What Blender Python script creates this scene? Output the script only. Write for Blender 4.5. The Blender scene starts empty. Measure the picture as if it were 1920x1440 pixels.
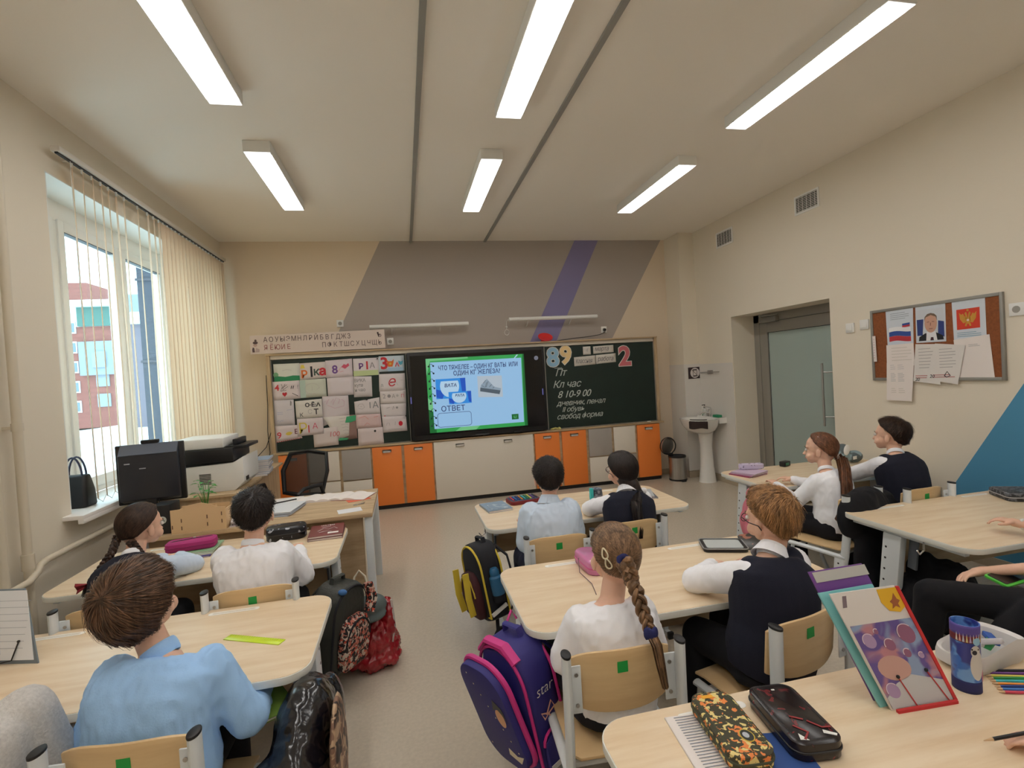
import bpy, bmesh, math, random
import numpy as np
from mathutils import Vector, Matrix, noise, Euler
random.seed(7); np.random.seed(7)
PI = math.pi
SC = bpy.context.scene
COL = SC.collection

# ------------------------------------------------------------------ camera
YAW, PITCH, ROLL, FPX, CAMH = 0.209936484, -0.020489803, 0.0597355043, 949.025854, 1.5
def cam_axes():
    cy, sy, cp, sp = math.cos(YAW), math.sin(YAW), math.cos(PITCH), math.sin(PITCH)
    f = Vector((sy*cp, cy*cp, sp)); r = Vector((cy, -sy, 0)); d = f.cross(r)
    c, s = math.cos(ROLL), math.sin(ROLL)
    return c*r + s*d, -s*r + c*d, f
_r, _d, _f = cam_axes()
cd = bpy.data.cameras.new('camera'); cam = bpy.data.objects.new('camera', cd); COL.objects.link(cam)
cam.matrix_world = Matrix(((_r.x, -_d.x, -_f.x, 0), (_r.y, -_d.y, -_f.y, 0), (_r.z, -_d.z, -_f.z, CAMH), (0, 0, 0, 1)))
cd.sensor_fit = 'HORIZONTAL'; cd.sensor_width = 36; cd.lens = FPX/1920*36; cd.clip_start = 0.02; cd.clip_end = 500
SC.camera = cam

# ------------------------------------------------------------------ world, exposure
W = bpy.data.worlds.new('overcast_sky'); SC.world = W; W.use_nodes = True
_bg = W.node_tree.nodes['Background']; _bg.inputs[0].default_value = (0.70, 0.89, 1.0, 1); _bg.inputs[1].default_value = 3.4
SC.view_settings.view_transform = 'Standard'; SC.view_settings.look = 'None'
SC.view_settings.gamma = 1; SC.view_settings.use_curve_mapping = False
SC.view_settings.exposure = 0.42
SC.cycles.use_denoising = True
SC.cycles.max_bounces = 8; SC.cycles.diffuse_bounces = 5; SC.cycles.sample_clamp_indirect = 8
LAMP = 10.0          # strength of the ceiling lamp diffusers
# daylight portal in the window opening
_pl = bpy.data.lights.new('window_portal', 'AREA'); _pl.shape = 'RECTANGLE'; _pl.size = 2.75; _pl.size_y = 1.95; _pl.cycles.is_portal = True
_po = bpy.data.objects.new('window_portal', _pl); COL.objects.link(_po); _po.location = (-2.27, 4.85, 1.85); _po.rotation_euler = (PI/2, 0, -PI/2)

# ------------------------------------------------------------------ materials
MATS = {}
def mat(name, col, rough=.6, metal=0., grain=None, bump=None, emit=None, alpha=None, trans=None, coat=0., island=0., spec=None, sheen=0.):
    """grain=(sx,sy,sz,amount,(dark r,g,b) or None)   bump=(scale,strength)"""
    if name in MATS: return MATS[name]
    m = bpy.data.materials.new(name); m.use_nodes = True; nt = m.node_tree; N = nt.nodes; L = nt.links
    b = N['Principled BSDF']; c = (col[0], col[1], col[2], 1)
    b.inputs['Base Color'].default_value = c; b.inputs['Roughness'].default_value = rough; b.inputs['Metallic'].default_value = metal
    if coat: b.inputs['Coat Weight'].default_value = coat; b.inputs['Coat Roughness'].default_value = .15
    if sheen: b.inputs['Sheen Weight'].default_value = sheen
    if spec is not None: b.inputs['Specular IOR Level'].default_value = spec
    if emit: b.inputs['Emission Color'].default_value = (emit[0], emit[1], emit[2], 1); b.inputs['Emission Strength'].default_value = emit[3]
    if alpha is not None: b.inputs['Alpha'].default_value = alpha
    if trans is not None: b.inputs['Transmission Weight'].default_value = trans
    src = None
    if grain or bump: tc = N.new('ShaderNodeTexCoord')
    if grain:
        mp = N.new('ShaderNodeMapping'); mp.inputs['Scale'].default_value = grain[:3]
        nz = N.new('ShaderNodeTexNoise'); nz.inputs['Scale'].default_value = 1; nz.inputs['Detail'].default_value = 5; nz.inputs['Roughness'].default_value = .6
        L.new(tc.outputs['Object'], mp.inputs[0]); L.new(mp.outputs[0], nz.inputs['Vector'])
        mx = N.new('ShaderNodeMix'); mx.data_type = 'RGBA'
        dk = grain[4] if len(grain) > 4 and grain[4] else tuple(x*(1-grain[3]) for x in col)
        mx.inputs[6].default_value = (dk[0], dk[1], dk[2], 1); mx.inputs[7].default_value = c
        rp = N.new('ShaderNodeMapRange'); rp.inputs['From Min'].default_value = .35; rp.inputs['From Max'].default_value = .65
        L.new(nz.outputs[0], rp.inputs[0]); L.new(rp.outputs[0], mx.inputs[0]); src = mx.outputs[2]
    if island:
        g = N.new('ShaderNodeNewGeometry'); hs = N.new('ShaderNodeHueSaturation')
        mr = N.new('ShaderNodeMapRange'); mr.inputs['To Min'].default_value = 1-island; mr.inputs['To Max'].default_value = 1+island
        L.new(g.outputs['Random Per Island'], mr.inputs[0]); L.new(mr.outputs[0], hs.inputs['Value'])
        if src: L.new(src, hs.inputs['Color'])
        else: hs.inputs['Color'].default_value = c
        src = hs.outputs[0]
    if src: L.new(src, b.inputs['Base Color'])
    if bump:
        nz2 = N.new('ShaderNodeTexNoise'); nz2.inputs['Scale'].default_value = bump[0]; nz2.inputs['Detail'].default_value = 3
        bp = N.new('ShaderNodeBump'); bp.inputs['Strength'].default_value = bump[1]; bp.inputs['Distance'].default_value = .01
        L.new(tc.outputs['Object'], nz2.inputs['Vector']); L.new(nz2.outputs[0], bp.inputs['Height']); L.new(bp.outputs[0], b.inputs['Normal'])
    MATS[name] = m; return m
def s2l(r, g, b):
    f = lambda v: (v/255/12.92) if v/255 <= .04045 else ((v/255+.055)/1.055)**2.4
    return (f(r), f(g), f(b))
def flat(name, rgb, rough=.7, **k): return mat(name, s2l(*rgb), rough, **k)
def blotch(name, base, spots, scale, lo=.5, hi=.52, rough=.6, dist=0.):
    """printed pattern: base colour with spots [(rgb, seed)], each a thresholded noise"""
    if name in MATS: return MATS[name]
    m = bpy.data.materials.new(name); m.use_nodes = True; nt = m.node_tree; N = nt.nodes; L = nt.links
    b = N['Principled BSDF']; b.inputs['Roughness'].default_value = rough
    tc = N.new('ShaderNodeTexCoord'); prev = None
    for i, (rgb, seed) in enumerate(spots):
        mp = N.new('ShaderNodeMapping'); mp.inputs['Location'].default_value = (seed*3.1, seed*1.7, seed*.9)
        nz = N.new('ShaderNodeTexNoise'); nz.inputs['Scale'].default_value = scale; nz.inputs['Detail'].default_value = 2; nz.inputs['Distortion'].default_value = dist
        mr = N.new('ShaderNodeMapRange'); mr.inputs['From Min'].default_value = lo; mr.inputs['From Max'].default_value = hi
        mx = N.new('ShaderNodeMix'); mx.data_type = 'RGBA'; r = s2l(*rgb); mx.inputs[7].default_value = (*r, 1)
        if prev: L.new(prev, mx.inputs[6])
        else: mx.inputs[6].default_value = (*s2l(*base), 1)
        L.new(tc.outputs['Object'], mp.inputs[0]); L.new(mp.outputs[0], nz.inputs['Vector']); L.new(nz.outputs[0], mr.inputs[0]); L.new(mr.outputs[0], mx.inputs[0]); prev = mx.outputs[2]
    L.new(prev, b.inputs['Base Color']); MATS[name] = m; return m

M_WALL = mat('wall_paint', s2l(230, 221, 204), .85, bump=(60, .04))
M_WALLF = mat('front_wall_paint', s2l(228, 212, 190), .85, bump=(60, .04))
M_CEIL = mat('ceiling_paint', s2l(246, 240, 230), .9, bump=(80, .03))
M_TRUNK = mat('grey_trunking', s2l(150, 148, 142), .6)
M_GRAYP = mat('grey_wall_paint', s2l(178, 169, 162), .85)
M_PURP = mat('violet_wall_paint', s2l(140, 134, 176), .85)
M_BLUEP = mat('blue_wall_paint', s2l(82, 150, 188), .8, bump=(90, .05))
M_FLOOR = mat('linoleum', s2l(208, 196, 178), .25, grain=(60, 60, 60, .10), spec=.4)
M_WHITE = mat('white_plastic', s2l(235, 235, 232), .4)
M_WHMET = mat('white_enamel_metal', s2l(222, 228, 232), .3)
M_BLACK = mat('black_plastic', s2l(24, 24, 27), .45)
M_BLACKG = mat('black_gloss', s2l(14, 14, 17), .15)
M_DESK = mat('desk_wood', s2l(240, 220, 190), .35, grain=(3, 26, 26, .22, s2l(228, 202, 166)), bump=(40, .02))
M_EDGE = mat('desk_edge_band', s2l(226, 226, 218), .4)
M_PLY = mat('plywood', s2l(230, 200, 152), .35, grain=(3, 3, 26, .15, s2l(218, 184, 136)))
M_PLYE = mat('plywood_edge', s2l(226, 200, 150), .5)
M_OAK = mat('oak_laminate', s2l(205, 180, 145), .5, grain=(3, 18, 18, .2, s2l(176, 150, 116)))
M_OAKV = mat('oak_laminate_tall', s2l(205, 180, 145), .5, grain=(18, 18, 3, .2, s2l(176, 150, 116)))
M_ORANGE = mat('orange_laminate', s2l(244, 136, 60), .45)
M_CREAM = mat('cream_laminate', s2l(228, 220, 208), .5)
M_GREYL = mat('grey_laminate', s2l(172, 166, 160), .5)
M_BOARD = mat('green_chalkboard', s2l(22, 42, 36), .55, grain=(4, 4, 4, .25))
M_CHROME = mat('chrome', (.75, .75, .76), .18, 1.)
M_STEEL = mat('brushed_steel', (.55, .54, .53), .32, 1., grain=(120, 120, 2, .2))
M_ALU = mat('aluminium', s2l(150, 148, 142), .45, .3)
M_PAPER = mat('paper', s2l(236, 228, 224), .8)
M_SKIN = mat('skin', s2l(238, 192, 166), .55, grain=(30, 30, 30, .07))
M_SKIN.node_tree.nodes['Principled BSDF'].inputs['Subsurface Weight'].default_value = .08
M_SKIN.node_tree.nodes['Principled BSDF'].inputs['Subsurface Radius'].default_value = (.012, .004, .002)
M_GREEN = mat('green_sticker', s2l(30, 160, 70), .5)

# ------------------------------------------------------------------ mesh helpers
def wloc(o):
    v = Vector((0, 0, 0))
    while o: v += o.location; o = o.parent
    return v
class MB:
    def __init__(s): s.v = []; s.f = []; s.mi = []; s.cur = 0; s.M = Matrix()
    def add(s, vs, fs):
        k = len(s.v); M = s.M
        s.v += [M @ Vector(v) for v in vs]; s.f += [tuple(i+k for i in f) for f in fs]; s.mi += [s.cur]*len(fs); return s
    def box(s, c, d, rot=None):
        x, y, z = d[0]/2, d[1]/2, d[2]/2
        vs = [Vector(p) for p in ((-x,-y,-z),(x,-y,-z),(x,y,-z),(-x,y,-z),(-x,-y,z),(x,-y,z),(x,y,z),(-x,y,z))]
        if rot is not None:
            R = rot if isinstance(rot, Matrix) else Euler(rot).to_matrix()
            vs = [R @ v for v in vs]
        c = Vector(c)
        return s.add([v+c for v in vs], [(0,3,2,1),(4,5,6,7),(0,1,5,4),(1,2,6,5),(2,3,7,6),(3,0,4,7)])
    def bx(s, x0, x1, y0, y1, z0, z1): return s.box(((x0+x1)/2, (y0+y1)/2, (z0+z1)/2), (abs(x1-x0), abs(y1-y0), abs(z1-z0)))
    def prism(s, poly, z0, z1, M=None):
        n = len(poly); vs = [Vector((p[0], p[1], z0)) for p in poly]+[Vector((p[0], p[1], z1)) for p in poly]
        if M is not None: vs = [M @ v for v in vs]
        return s.add(vs, [tuple(range(n-1, -1, -1)), tuple(range(n, 2*n))]+[(i, (i+1) % n, n+(i+1) % n, n+i) for i in range(n)])
    def rings(s, R, closed=False, cap=True):
        n = len(R[0]); vs = [v for r in R for v in r]; m = len(R); fs = []
        for j in range(m if closed else m-1):
            a, b = j*n, ((j+1) % m)*n
            fs += [(a+i, a+(i+1) % n, b+(i+1) % n, b+i) for i in range(n)]
        if cap and not closed: fs += [tuple(range(n-1, -1, -1)), tuple(range((m-1)*n, m*n))]
        return s.add(vs, fs)
    def tube(s, pts, r, n=10, rx=None, up=None, closed=False):
        """r: radius or list; rx: second radius (oval) or list"""
        P = [Vector(p) for p in pts]; m = len(P); rr = r if isinstance(r, (list, tuple)) else [r]*m
        r2 = rr if rx is None else (rx if isinstance(rx, (list, tuple)) else [rx]*m)
        R = []; prev = None
        for i in range(m):
            a = P[i-1] if (i > 0 or closed) else P[i]; b = P[(i+1) % m] if (i < m-1 or closed) else P[i]
            t = (b-a).normalized()
            if prev is None:
                u = Vector(up) if up is not None else (Vector((0, 0, 1)) if abs(t.z) < .9 else Vector((1, 0, 0)))
            else: u = prev
            u = (u - t*u.dot(t)).normalized(); w = t.cross(u); prev = u
            R.append([P[i]+u*(rr[i]*math.cos(2*PI*k/n))+w*(r2[i]*math.sin(2*PI*k/n)) for k in range(n)])
        return s.rings(R, closed)
    def cyl(s, a, b, r, r2=None, n=20): return s.tube([a, b], [r, r if r2 is None else r2], n)
    def lathe(s, prof, c=(0, 0, 0), n=28, M=None):
        c = Vector(c); R = []
        for r, z in prof:
            ring = [Vector((max(r, 1e-5)*math.cos(2*PI*k/n), max(r, 1e-5)*math.sin(2*PI*k/n), z)) for k in range(n)]
            if M is not None: ring = [M @ v for v in ring]
            R.append([c+v for v in ring])
        return s.rings(R)
    def ell(s, c, rad, rot=None, n=16, m=10):
        c = Vector(c); R = []
        if rot is not None and not isinstance(rot, Matrix): rot = Euler(rot).to_matrix()
        for j in range(1, m):
            th = PI*j/m; ring = []
            for k in range(n):
                v = Vector((rad[0]*math.sin(th)*math.cos(2*PI*k/n), rad[1]*math.sin(th)*math.sin(2*PI*k/n), -rad[2]*math.cos(th)))
                ring.append(c+(rot @ v if rot is not None else v))
            R.append(ring)
        return s.rings(R)
    def cap(s, a, ra, b, rb, n=14):
        """rounded cone between two points"""
        a = Vector(a); b = Vector(b); t = (b-a)
        if t.length < 1e-6: return s.ell(a, (ra, ra, ra))
        t.normalize(); u = t.orthogonal().normalized(); w = t.cross(u); R = []
        for k in (80, 55, 30): R.append((a-t*ra*math.sin(math.radians(k)), ra*math.cos(math.radians(k))))
        R.append((a, ra)); R.append((b, rb))
        for k in (30, 55, 80): R.append((b+t*rb*math.sin(math.radians(k)), rb*math.cos(math.radians(k))))
        return s.rings([[c+u*(r*math.cos(2*PI*i/n))+w*(r*math.sin(2*PI*i/n)) for i in range(n)] for c, r in R])
    def chain(s, pts, rad, n=14):
        for i in range(len(pts)-1): s.cap(pts[i], rad[i], pts[i+1], rad[i+1], n)
        return s
    def ribbon(s, pts, w, nrm=(0, 0, 1), th=.0006):
        """flat drawn stroke lying in a plane with the given normal"""
        P = [Vector(p) for p in pts]; N = Vector(nrm).normalized(); vs = []; m = len(P)
        for i in range(m):
            t = (P[min(i+1, m-1)]-P[max(i-1, 0)]).normalized(); d = N.cross(t)*(w/2)
            vs += [P[i]-d, P[i]+d, P[i]+d+N*th, P[i]-d+N*th]
        fs = []
        for i in range(m-1):
            a, b = 4*i, 4*i+4
            fs += [(a+k, a+(k+1) % 4, b+(k+1) % 4, b+k) for k in range(4)]
        fs += [(0, 3, 2, 1), (4*m-4, 4*m-3, 4*m-2, 4*m-1)]
        return s.add(vs, fs)
    def grid(s, fn, nu, nv, closed_u=False):
        vs = [fn(i/(nu if closed_u else nu-1), j/(nv-1)) for j in range(nv) for i in range(nu)]; fs = []
        for j in range(nv-1):
            for i in range(nu if closed_u else nu-1):
                a = j*nu+i; b = j*nu+(i+1) % nu
                fs.append((a, b, b+nu, a+nu))
        return s.add(vs, fs)
    def mesh(s, name, off=Vector((0, 0, 0))):
        me = bpy.data.meshes.new(name); me.from_pydata([tuple(v-off) for v in s.v], [], s.f); return me
    def build(s, name, material, parent=None, bevel=0., seg=2, smooth=True, ang=35, world=True):
        off = wloc(parent) if (parent and world) else Vector((0, 0, 0))
        me = s.mesh(name, off)
        mats = material if isinstance(material, (list, tuple)) else [material]
        for m in mats: me.materials.append(m)
        if len(mats) > 1: me.polygons.foreach_set('material_index', s.mi)
        bm = bmesh.new(); bm.from_mesh(me); bmesh.ops.recalc_face_normals(bm, faces=bm.faces)
        if bevel:
            es = [e for e in bm.edges if len(e.link_faces) == 2 and e.calc_face_angle(0) > .5]
            bmesh.ops.bevel(bm, geom=es, offset=bevel, segments=seg, profile=.5, affect='EDGES', clamp_overlap=True)
        bm.to_mesh(me); bm.free()
        if smooth:
            me.polygons.foreach_set('use_smooth', [True]*len(me.polygons))
            if ang: me.set_sharp_from_angle(angle=math.radians(ang))
        o = bpy.data.objects.new(name, me); COL.objects.link(o)
        if parent: o.parent = parent
        return o
def tag(o, label=None, cat=None, group=None, kind=None):
    if label: o['label'] = label
    if cat: o['category'] = cat
    if group: o['group'] = group
    if kind: o['kind'] = kind
    return o
def thing(name, label, cat, loc=(0, 0, 0), group=None, rz=0):
    o = bpy.data.objects.new(name, None); COL.objects.link(o); o.location = loc; o.rotation_euler = (0, 0, rz); o.empty_display_size = .1
    return tag(o, label, cat, group)
def struct(name, mb, m, **k):
    o = mb.build(name, m, **k); o['kind'] = 'structure'; return o
def copy_tree(o, parent=None):
    c = o.copy(); COL.objects.link(c); c.parent = parent
    for ch in list(o.children): copy_tree(ch, c)
    return c
# scratch scene for evaluating modifiers and text
TMP = bpy.data.scenes.new('scratch')
def evaluated(ob):
    TMP.collection.objects.link(ob); vl = TMP.view_layers[0]; vl.update(); dg = vl.depsgraph; dg.update()
    me = bpy.data.meshes.new_from_object(ob.evaluated_get(dg)); TMP.collection.objects.unlink(ob); return me
def remesh(mb, name, material, parent, voxel=.006, smooth=4, disp=None, world=True):
    """fuse overlapping closed shapes into one continuous surface; disp=fn(co,normal)->offset metres"""
    off = wloc(parent) if (parent and world) else Vector((0, 0, 0))
    me0 = mb.mesh('tmp', off)
    bm = bmesh.new(); bm.from_mesh(me0); bmesh.ops.recalc_face_normals(bm, faces=bm.faces); bm.to_mesh(me0); bm.free()
    ob = bpy.data.objects.new('tmp', me0)
    r = ob.modifiers.new('r', 'REMESH'); r.mode = 'VOXEL'; r.voxel_size = voxel
    if smooth: sm = ob.modifiers.new('s', 'SMOOTH'); sm.factor = .5; sm.iterations = smooth
    me = evaluated(ob); bpy.data.objects.remove(ob); me.name = name
    if disp:
        n = len(me.vertices); co = np.empty(n*3, np.float32); no = np.empty(n*3, np.float32)
        me.vertices.foreach_get('co', co); me.vertex_normals.foreach_get('vector', no)
        co = co.reshape(-1, 3); no = no.reshape(-1, 3)
        d = np.array([disp(Vector(c)+off, Vector(q)) for c, q in zip(co.tolist(), no.tolist())], np.float32)
        co += no*d[:, None]; me.vertices.foreach_set('co', co.ravel()); me.update()
    me.materials.clear()
    for m in (material if isinstance(material, (list, tuple)) else [material]): me.materials.append(m)
    me.polygons.foreach_set('use_smooth', [True]*len(me.polygons))
    o = bpy.data.objects.new(name, me); COL.objects.link(o); o.parent = parent
    return o
def text(name, body, size, material, parent, O, ux, uy, align='LEFT', shear=0., bold=0., depth=.0012, space=1., sx=1., lift=.001):
    """lettering in the plane (O, ux, uy); world coordinates"""
    cu = bpy.data.curves.new('t', 'FONT'); cu.body = body; cu.size = size; cu.shear = shear; cu.offset = bold; cu.extrude = depth/2
    cu.align_x = align; cu.space_character = space; cu.resolution_u = 3
    ob = bpy.data.objects.new('t', cu); me = evaluated(ob); bpy.data.objects.remove(ob)
    ux = Vector(ux).normalized(); uy = Vector(uy).normalized(); n = ux.cross(uy)
    off = wloc(parent) if parent else Vector((0, 0, 0))
    T = Matrix(((ux.x*sx, uy.x, n.x, 0), (ux.y*sx, uy.y, n.y, 0), (ux.z*sx, uy.z, n.z, 0), (0, 0, 0, 1)))
    me.transform(Matrix.Translation(Vector(O)-off+n*lift) @ T); me.name = name
    me.materials.clear(); me.materials.append(material)
    o = bpy.data.objects.new(name, me); COL.objects.link(o); o.parent = parent
    return o
class Plane:
    """2-D drawing frame in a real plane: .P(u,v,w) gives a world point"""
    def __init__(s, O, ux, uy): s.O = Vector(O); s.x = Vector(ux).normalized(); s.y = Vector(uy).normalized(); s.n = s.x.cross(s.y)
    def P(s, u, v, w=0.): return s.O+s.x*u+s.y*v+s.n*w
    def M(s): return Matrix(((s.x.x, s.y.x, s.n.x, s.O.x), (s.x.y, s.y.y, s.n.y, s.O.y), (s.x.z, s.y.z, s.n.z, s.O.z), (0, 0, 0, 1)))
    def poly(s, pts, name, m, parent, w0=.0005, w1=.0012):
        b = MB(); b.prism(pts, w0, w1, s.M()); return b.build(name, m, parent, smooth=False)
    def stroke(s, lines, name, m, parent, width=.004, w=.0012):
        b = MB()
        for ln in lines: b.ribbon([s.P(u, v, w) for u, v in ln], width, s.n)
        return b.build(name, m, parent, smooth=False)
    def text(s, body, u, v, size, m, parent, name='lettering', lift=.0012, **k): return text(name, body, size, m, parent, s.P(u, v), s.x, s.y, lift=lift, **k)
def rrect(w, h, r, n=5, cx=0., cy=0.):
    P = []
    for sx, sy, a0 in ((1, 1, 0), (-1, 1, 90), (-1, -1, 180), (1, -1, 270)):
        for k in range(n+1):
            a = math.radians(a0+90*k/n); P.append((cx+sx*(w/2-r)+r*math.cos(a), cy+sy*(h/2-r)+r*math.sin(a)))
    return P
def circ(r, n=20, cx=0., cy=0., ry=None): return [(cx+r*math.cos(2*PI*k/n), cy+(ry or r)*math.sin(2*PI*k/n)) for k in range(n)]
# ================================================================== ROOM
XL, XR, YF, YB, ZC = -1.96, 3.81, 6.36, -2.6, 3.20
b = MB(); b.bx(XL-.3, 5.6, YB-.2, YF+.2, -.1, 0); struct('floor', b, M_FLOOR)
b = MB(); b.bx(XL-.3, XR+.4, YB-.2, YF+.2, ZC, ZC+.12); struct('ceiling', b, M_CEIL)
b = MB(); b.bx(XL-.3, XR+.5, YF, YF+.15, 0, ZC); struct('wall_front', b, M_WALLF)
b = MB(); b.bx(XL-.3, XR+.5, YB-.15, YB, 0, ZC); struct('wall_back', b, M_WALL)
WY0, WY1, WZ0, WZ1, WX = 3.45, 6.22, .83, 2.84, -2.2
b = MB(); b.bx(XL-.3, XL, YB, YF, 0, WZ0-.02); b.bx(XL-.3, XL, YB, YF, WZ1, ZC); b.bx(XL-.3, XL, YB, WY0, WZ0-.02, WZ1); b.bx(XL-.3, XL, WY1, YF, WZ0-.02, WZ1)
struct('wall_left', b, M_WALL)
DY0, DY1, DZ = 3.89, 5.30, 2.01
b = MB(); b.bx(XR, XR+.34, YB, DY0, 0, ZC); b.bx(XR, XR+.34, DY1, YF, 0, ZC); b.bx(XR, XR+.34, DY0, DY1, DZ, ZC)
wr = struct('wall_right', b, M_WALL)
# corridor behind the glazed door
b = MB(); b.bx(5.5, 5.6, 3.0, YF, 0, 2.6); b.bx(XR+.34, 5.5, YF-.1, YF, 0, 2.6); b.bx(XR+.34, 5.5, 2.9, 3.0, 0, 2.6); b.bx(XR+.34, 5.6, 2.9, YF, 2.6, 2.7)
struct('wall_corridor', b, flat('corridor_paint', (206, 208, 190), .8))
b = MB(); b.bx(3.59, XR, 6.0, YF, 0, ZC); struct('wall_column', b, M_WALL)
t = thing('added_corridor_light', 'corridor ceiling lamp behind the frosted door', 'lamp', (4.85, 4.7, 2.6)); b = MB(); b.bx(4.75, 4.95, 4.1, 5.3, 2.56, 2.5995); b.build('housing', M_WHITE, t); b = MB(); b.bx(4.76, 4.94, 4.12, 5.28, 2.556, 2.5598); b.build('diffuser', mat('added_corridor_glow', (1, 1, 1), .5, emit=(1, .97, .92, 9.)), t)  # unseen light, added so the door glass does not render dark
# painted shapes on the walls
PF = Plane((0, YF, 0), (1, 0, 0), (0, 0, 1))
b = MB(); b.prism([(-.179, ZC), (3.544, ZC), (2.74, 1.853), (-.86, 1.853)], .0005, .0015, PF.M()); struct('trim_1', b, M_GRAYP, smooth=False)
b = MB(); b.prism([(2.308, ZC), (2.637, ZC), (1.965, 1.853), (1.606, 1.853)], .0016, .0026, PF.M()); struct('trim_2', b, M_PURP, smooth=False)
PR = Plane((XR, 0, 0), (0, -1, 0), (0, 0, 1))     # u = -Y
b = MB(); b.prism([(-3.195, 0), (-2.33, 1.43), (.9, 1.43), (.9, 0)], .0005, .002, PR.M()); struct('trim_3', b, M_BLUEP, smooth=False)
# white tile splashback round the basin
M_TILE = mat('white_tile', s2l(226, 222, 216), .22)
b = MB()
b.bx(3.59, XR, 5.992, 6.0, .09, 1.485); b.bx(XR-.008, XR, 5.31, 5.992, .09, 1.475); b.bx(3.582, 3.59, 5.992, YF, .09, 1.485)
struct('trim_4', b, M_TILE)
M_BASE = flat('skirting', (178, 164, 142), .5)
b = MB(); b.bx(XR-.014, XR-.001, YB, DY0, 0, .07); struct('baseboard_right', b, M_BASE)
b = MB(); b.bx(3.575, XR-.015, 5.985, 5.999, 0, .085); b.bx(XR-.014, XR-.001, DY1, 5.985, 0, .085); struct('baseboard_corner', b, M_BASE)
b = MB(); b.bx(XL+.001, XL+.014, YB, YF, 0, .07); struct('baseboard_left', b, M_BASE)
b = MB(); b.bx(XL, 3.58, YF-.014, YF-.001, 0, .07); struct('baseboard_front', b, M_BASE)
# cable trunking on the ceiling
for i, x in enumerate((.191, 1.112)):
    b = MB(); b.bx(x-.016, x+.016, YB, YF, ZC-.018, ZC-.0005); o = struct('trim_%d' % (5+i), b, M_TRUNK)
# ------------------------------------------------------------------ window
b = MB()      # white reveal lining
b.bx(WX, XL, WY0, WY0+.008, WZ0, WZ1); b.bx(WX, XL, WY1-.008, WY1, WZ0, WZ1); b.bx(WX, XL, WY0, WY1, WZ1-.008, WZ1)
struct('trim_7', b, flat('reveal_white', (232, 232, 228), .6))
M_PVC = mat('window_pvc', s2l(240, 236, 232), .3)
def glass_mat(name, tint, refl=.06, extra=0.):
    m = bpy.data.materials.new(name); m.use_nodes = True; N = m.node_tree.nodes; L = m.node_tree.links; N.remove(N['Principled BSDF'])
    t = N.new('ShaderNodeBsdfTransparent'); t.inputs[0].default_value = (*tint, 1); g = N.new('ShaderNodeBsdfGlossy'); g.inputs['Roughness'].default_value = .03
    mx = N.new('ShaderNodeMixShader'); mx.inputs[0].default_value = refl; L.new(t.outputs[0], mx.inputs[1]); L.new(g.outputs[0], mx.inputs[2]); L.new(mx.outputs[0], N['Material Output'].inputs[0]); return m
M_GLASS = glass_mat('window_glass', (.90, .97, .97))
b = MB(); b.bx(WX-.07, WX, WY0, WY1, WZ0, .885); b.bx(WX-.07, WX, WY0, WY1, 2.70, WZ1)
for y in (WY0, 3.885, 4.66, 5.43, 6.16): b.bx(WX-.07, WX, y, y+.07, .885, 2.70)
win = struct('window_1', b, M_PVC, bevel=.004)
for y0, y1 in ((3.52, 3.885), (3.955, 4.66), (4.73, 5.43), (5.50, 6.16)):
    b = MB(); w = .052
    b.bx(WX-.05, WX+.012, y0-.01, y0+w, .875, 2.71); b.bx(WX-.05, WX+.012, y1-w, y1+.01, .875, 2.71)
    b.bx(WX-.05, WX+.012, y0+w, y1-w, .875, .875+w+.02); b.bx(WX-.05, WX+.012, y0+w, y1-w, 2.71-w-.02, 2.71)
    s = b.build('sash', M_PVC, win, bevel=.003)
    b = MB(); b.bx(WX-.028, WX-.022, y0+w-.005, y1-w+.005, .935, 2.65); b.build('pane', M_GLASS, s)
    b = MB(); b.bx(WX-.026, WX+.0125, y0+w, y1-w, 2.634, 2.640); b.build('gasket', flat('gasket', (90, 92, 96)), s)
b = MB(); b.bx(WX+.0, -1.855, WY0-.08, WY1, WZ0-.025, WZ0); b.bx(-1.885, -1.855, WY0-.08, WY1, WZ0-.05, WZ0-.02); struct('trim_8', b, M_PVC, bevel=.004)
# vertical blind
M_SLAT = bpy.data.materials.new('blind_fabric'); M_SLAT.use_nodes = True
_N = M_SLAT.node_tree.nodes; _L = M_SLAT.node_tree.links; _N.remove(_N['Principled BSDF'])
_a = _N.new('ShaderNodeBsdfDiffuse'); _t = _N.new('ShaderNodeBsdfTranslucent'); _a.inputs[0].default_value = (*s2l(236, 222, 205), 1); _t.inputs[0].default_value = (*s2l(250, 230, 208), 1)
_m = _N.new('ShaderNodeMixShader'); _m.inputs[0].default_value = .55; _L.new(_a.outputs[0], _m.inputs[1]); _L.new(_t.outputs[0], _m.inputs[2]); _L.new(_m.outputs[0], _N['Material Output'].inputs[0])
bl = thing('vertical_blind', 'cream fabric vertical blind hanging across the window from a slim rail', 'blind', (-1.9, 3.5, 2.95))
b = MB(); b.bx(-1.925, -1.875, 3.45, 6.27, 2.955, 2.985); b.bx(-1.96, -1.92, 3.6, 3.63, 2.96, 2.98); b.bx(-1.96, -1.92, 5.9, 5.93, 2.96, 2.98)
b.build('headrail', flat('rail_white', (222, 216, 206), .4), bl, bevel=.003)
b = MB(); b.bx(-1.908, -1.892, 3.46, 6.26, 2.945, 2.956); b.build('track_slot', M_BLACK, bl)
ys = [3.60, 3.70, 3.80, 3.90, 3.99, 4.09, 4.19, 4.38, 4.53, 4.63, 4.72]
ys += [4.80+.079*i for i in range(19)]
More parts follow.
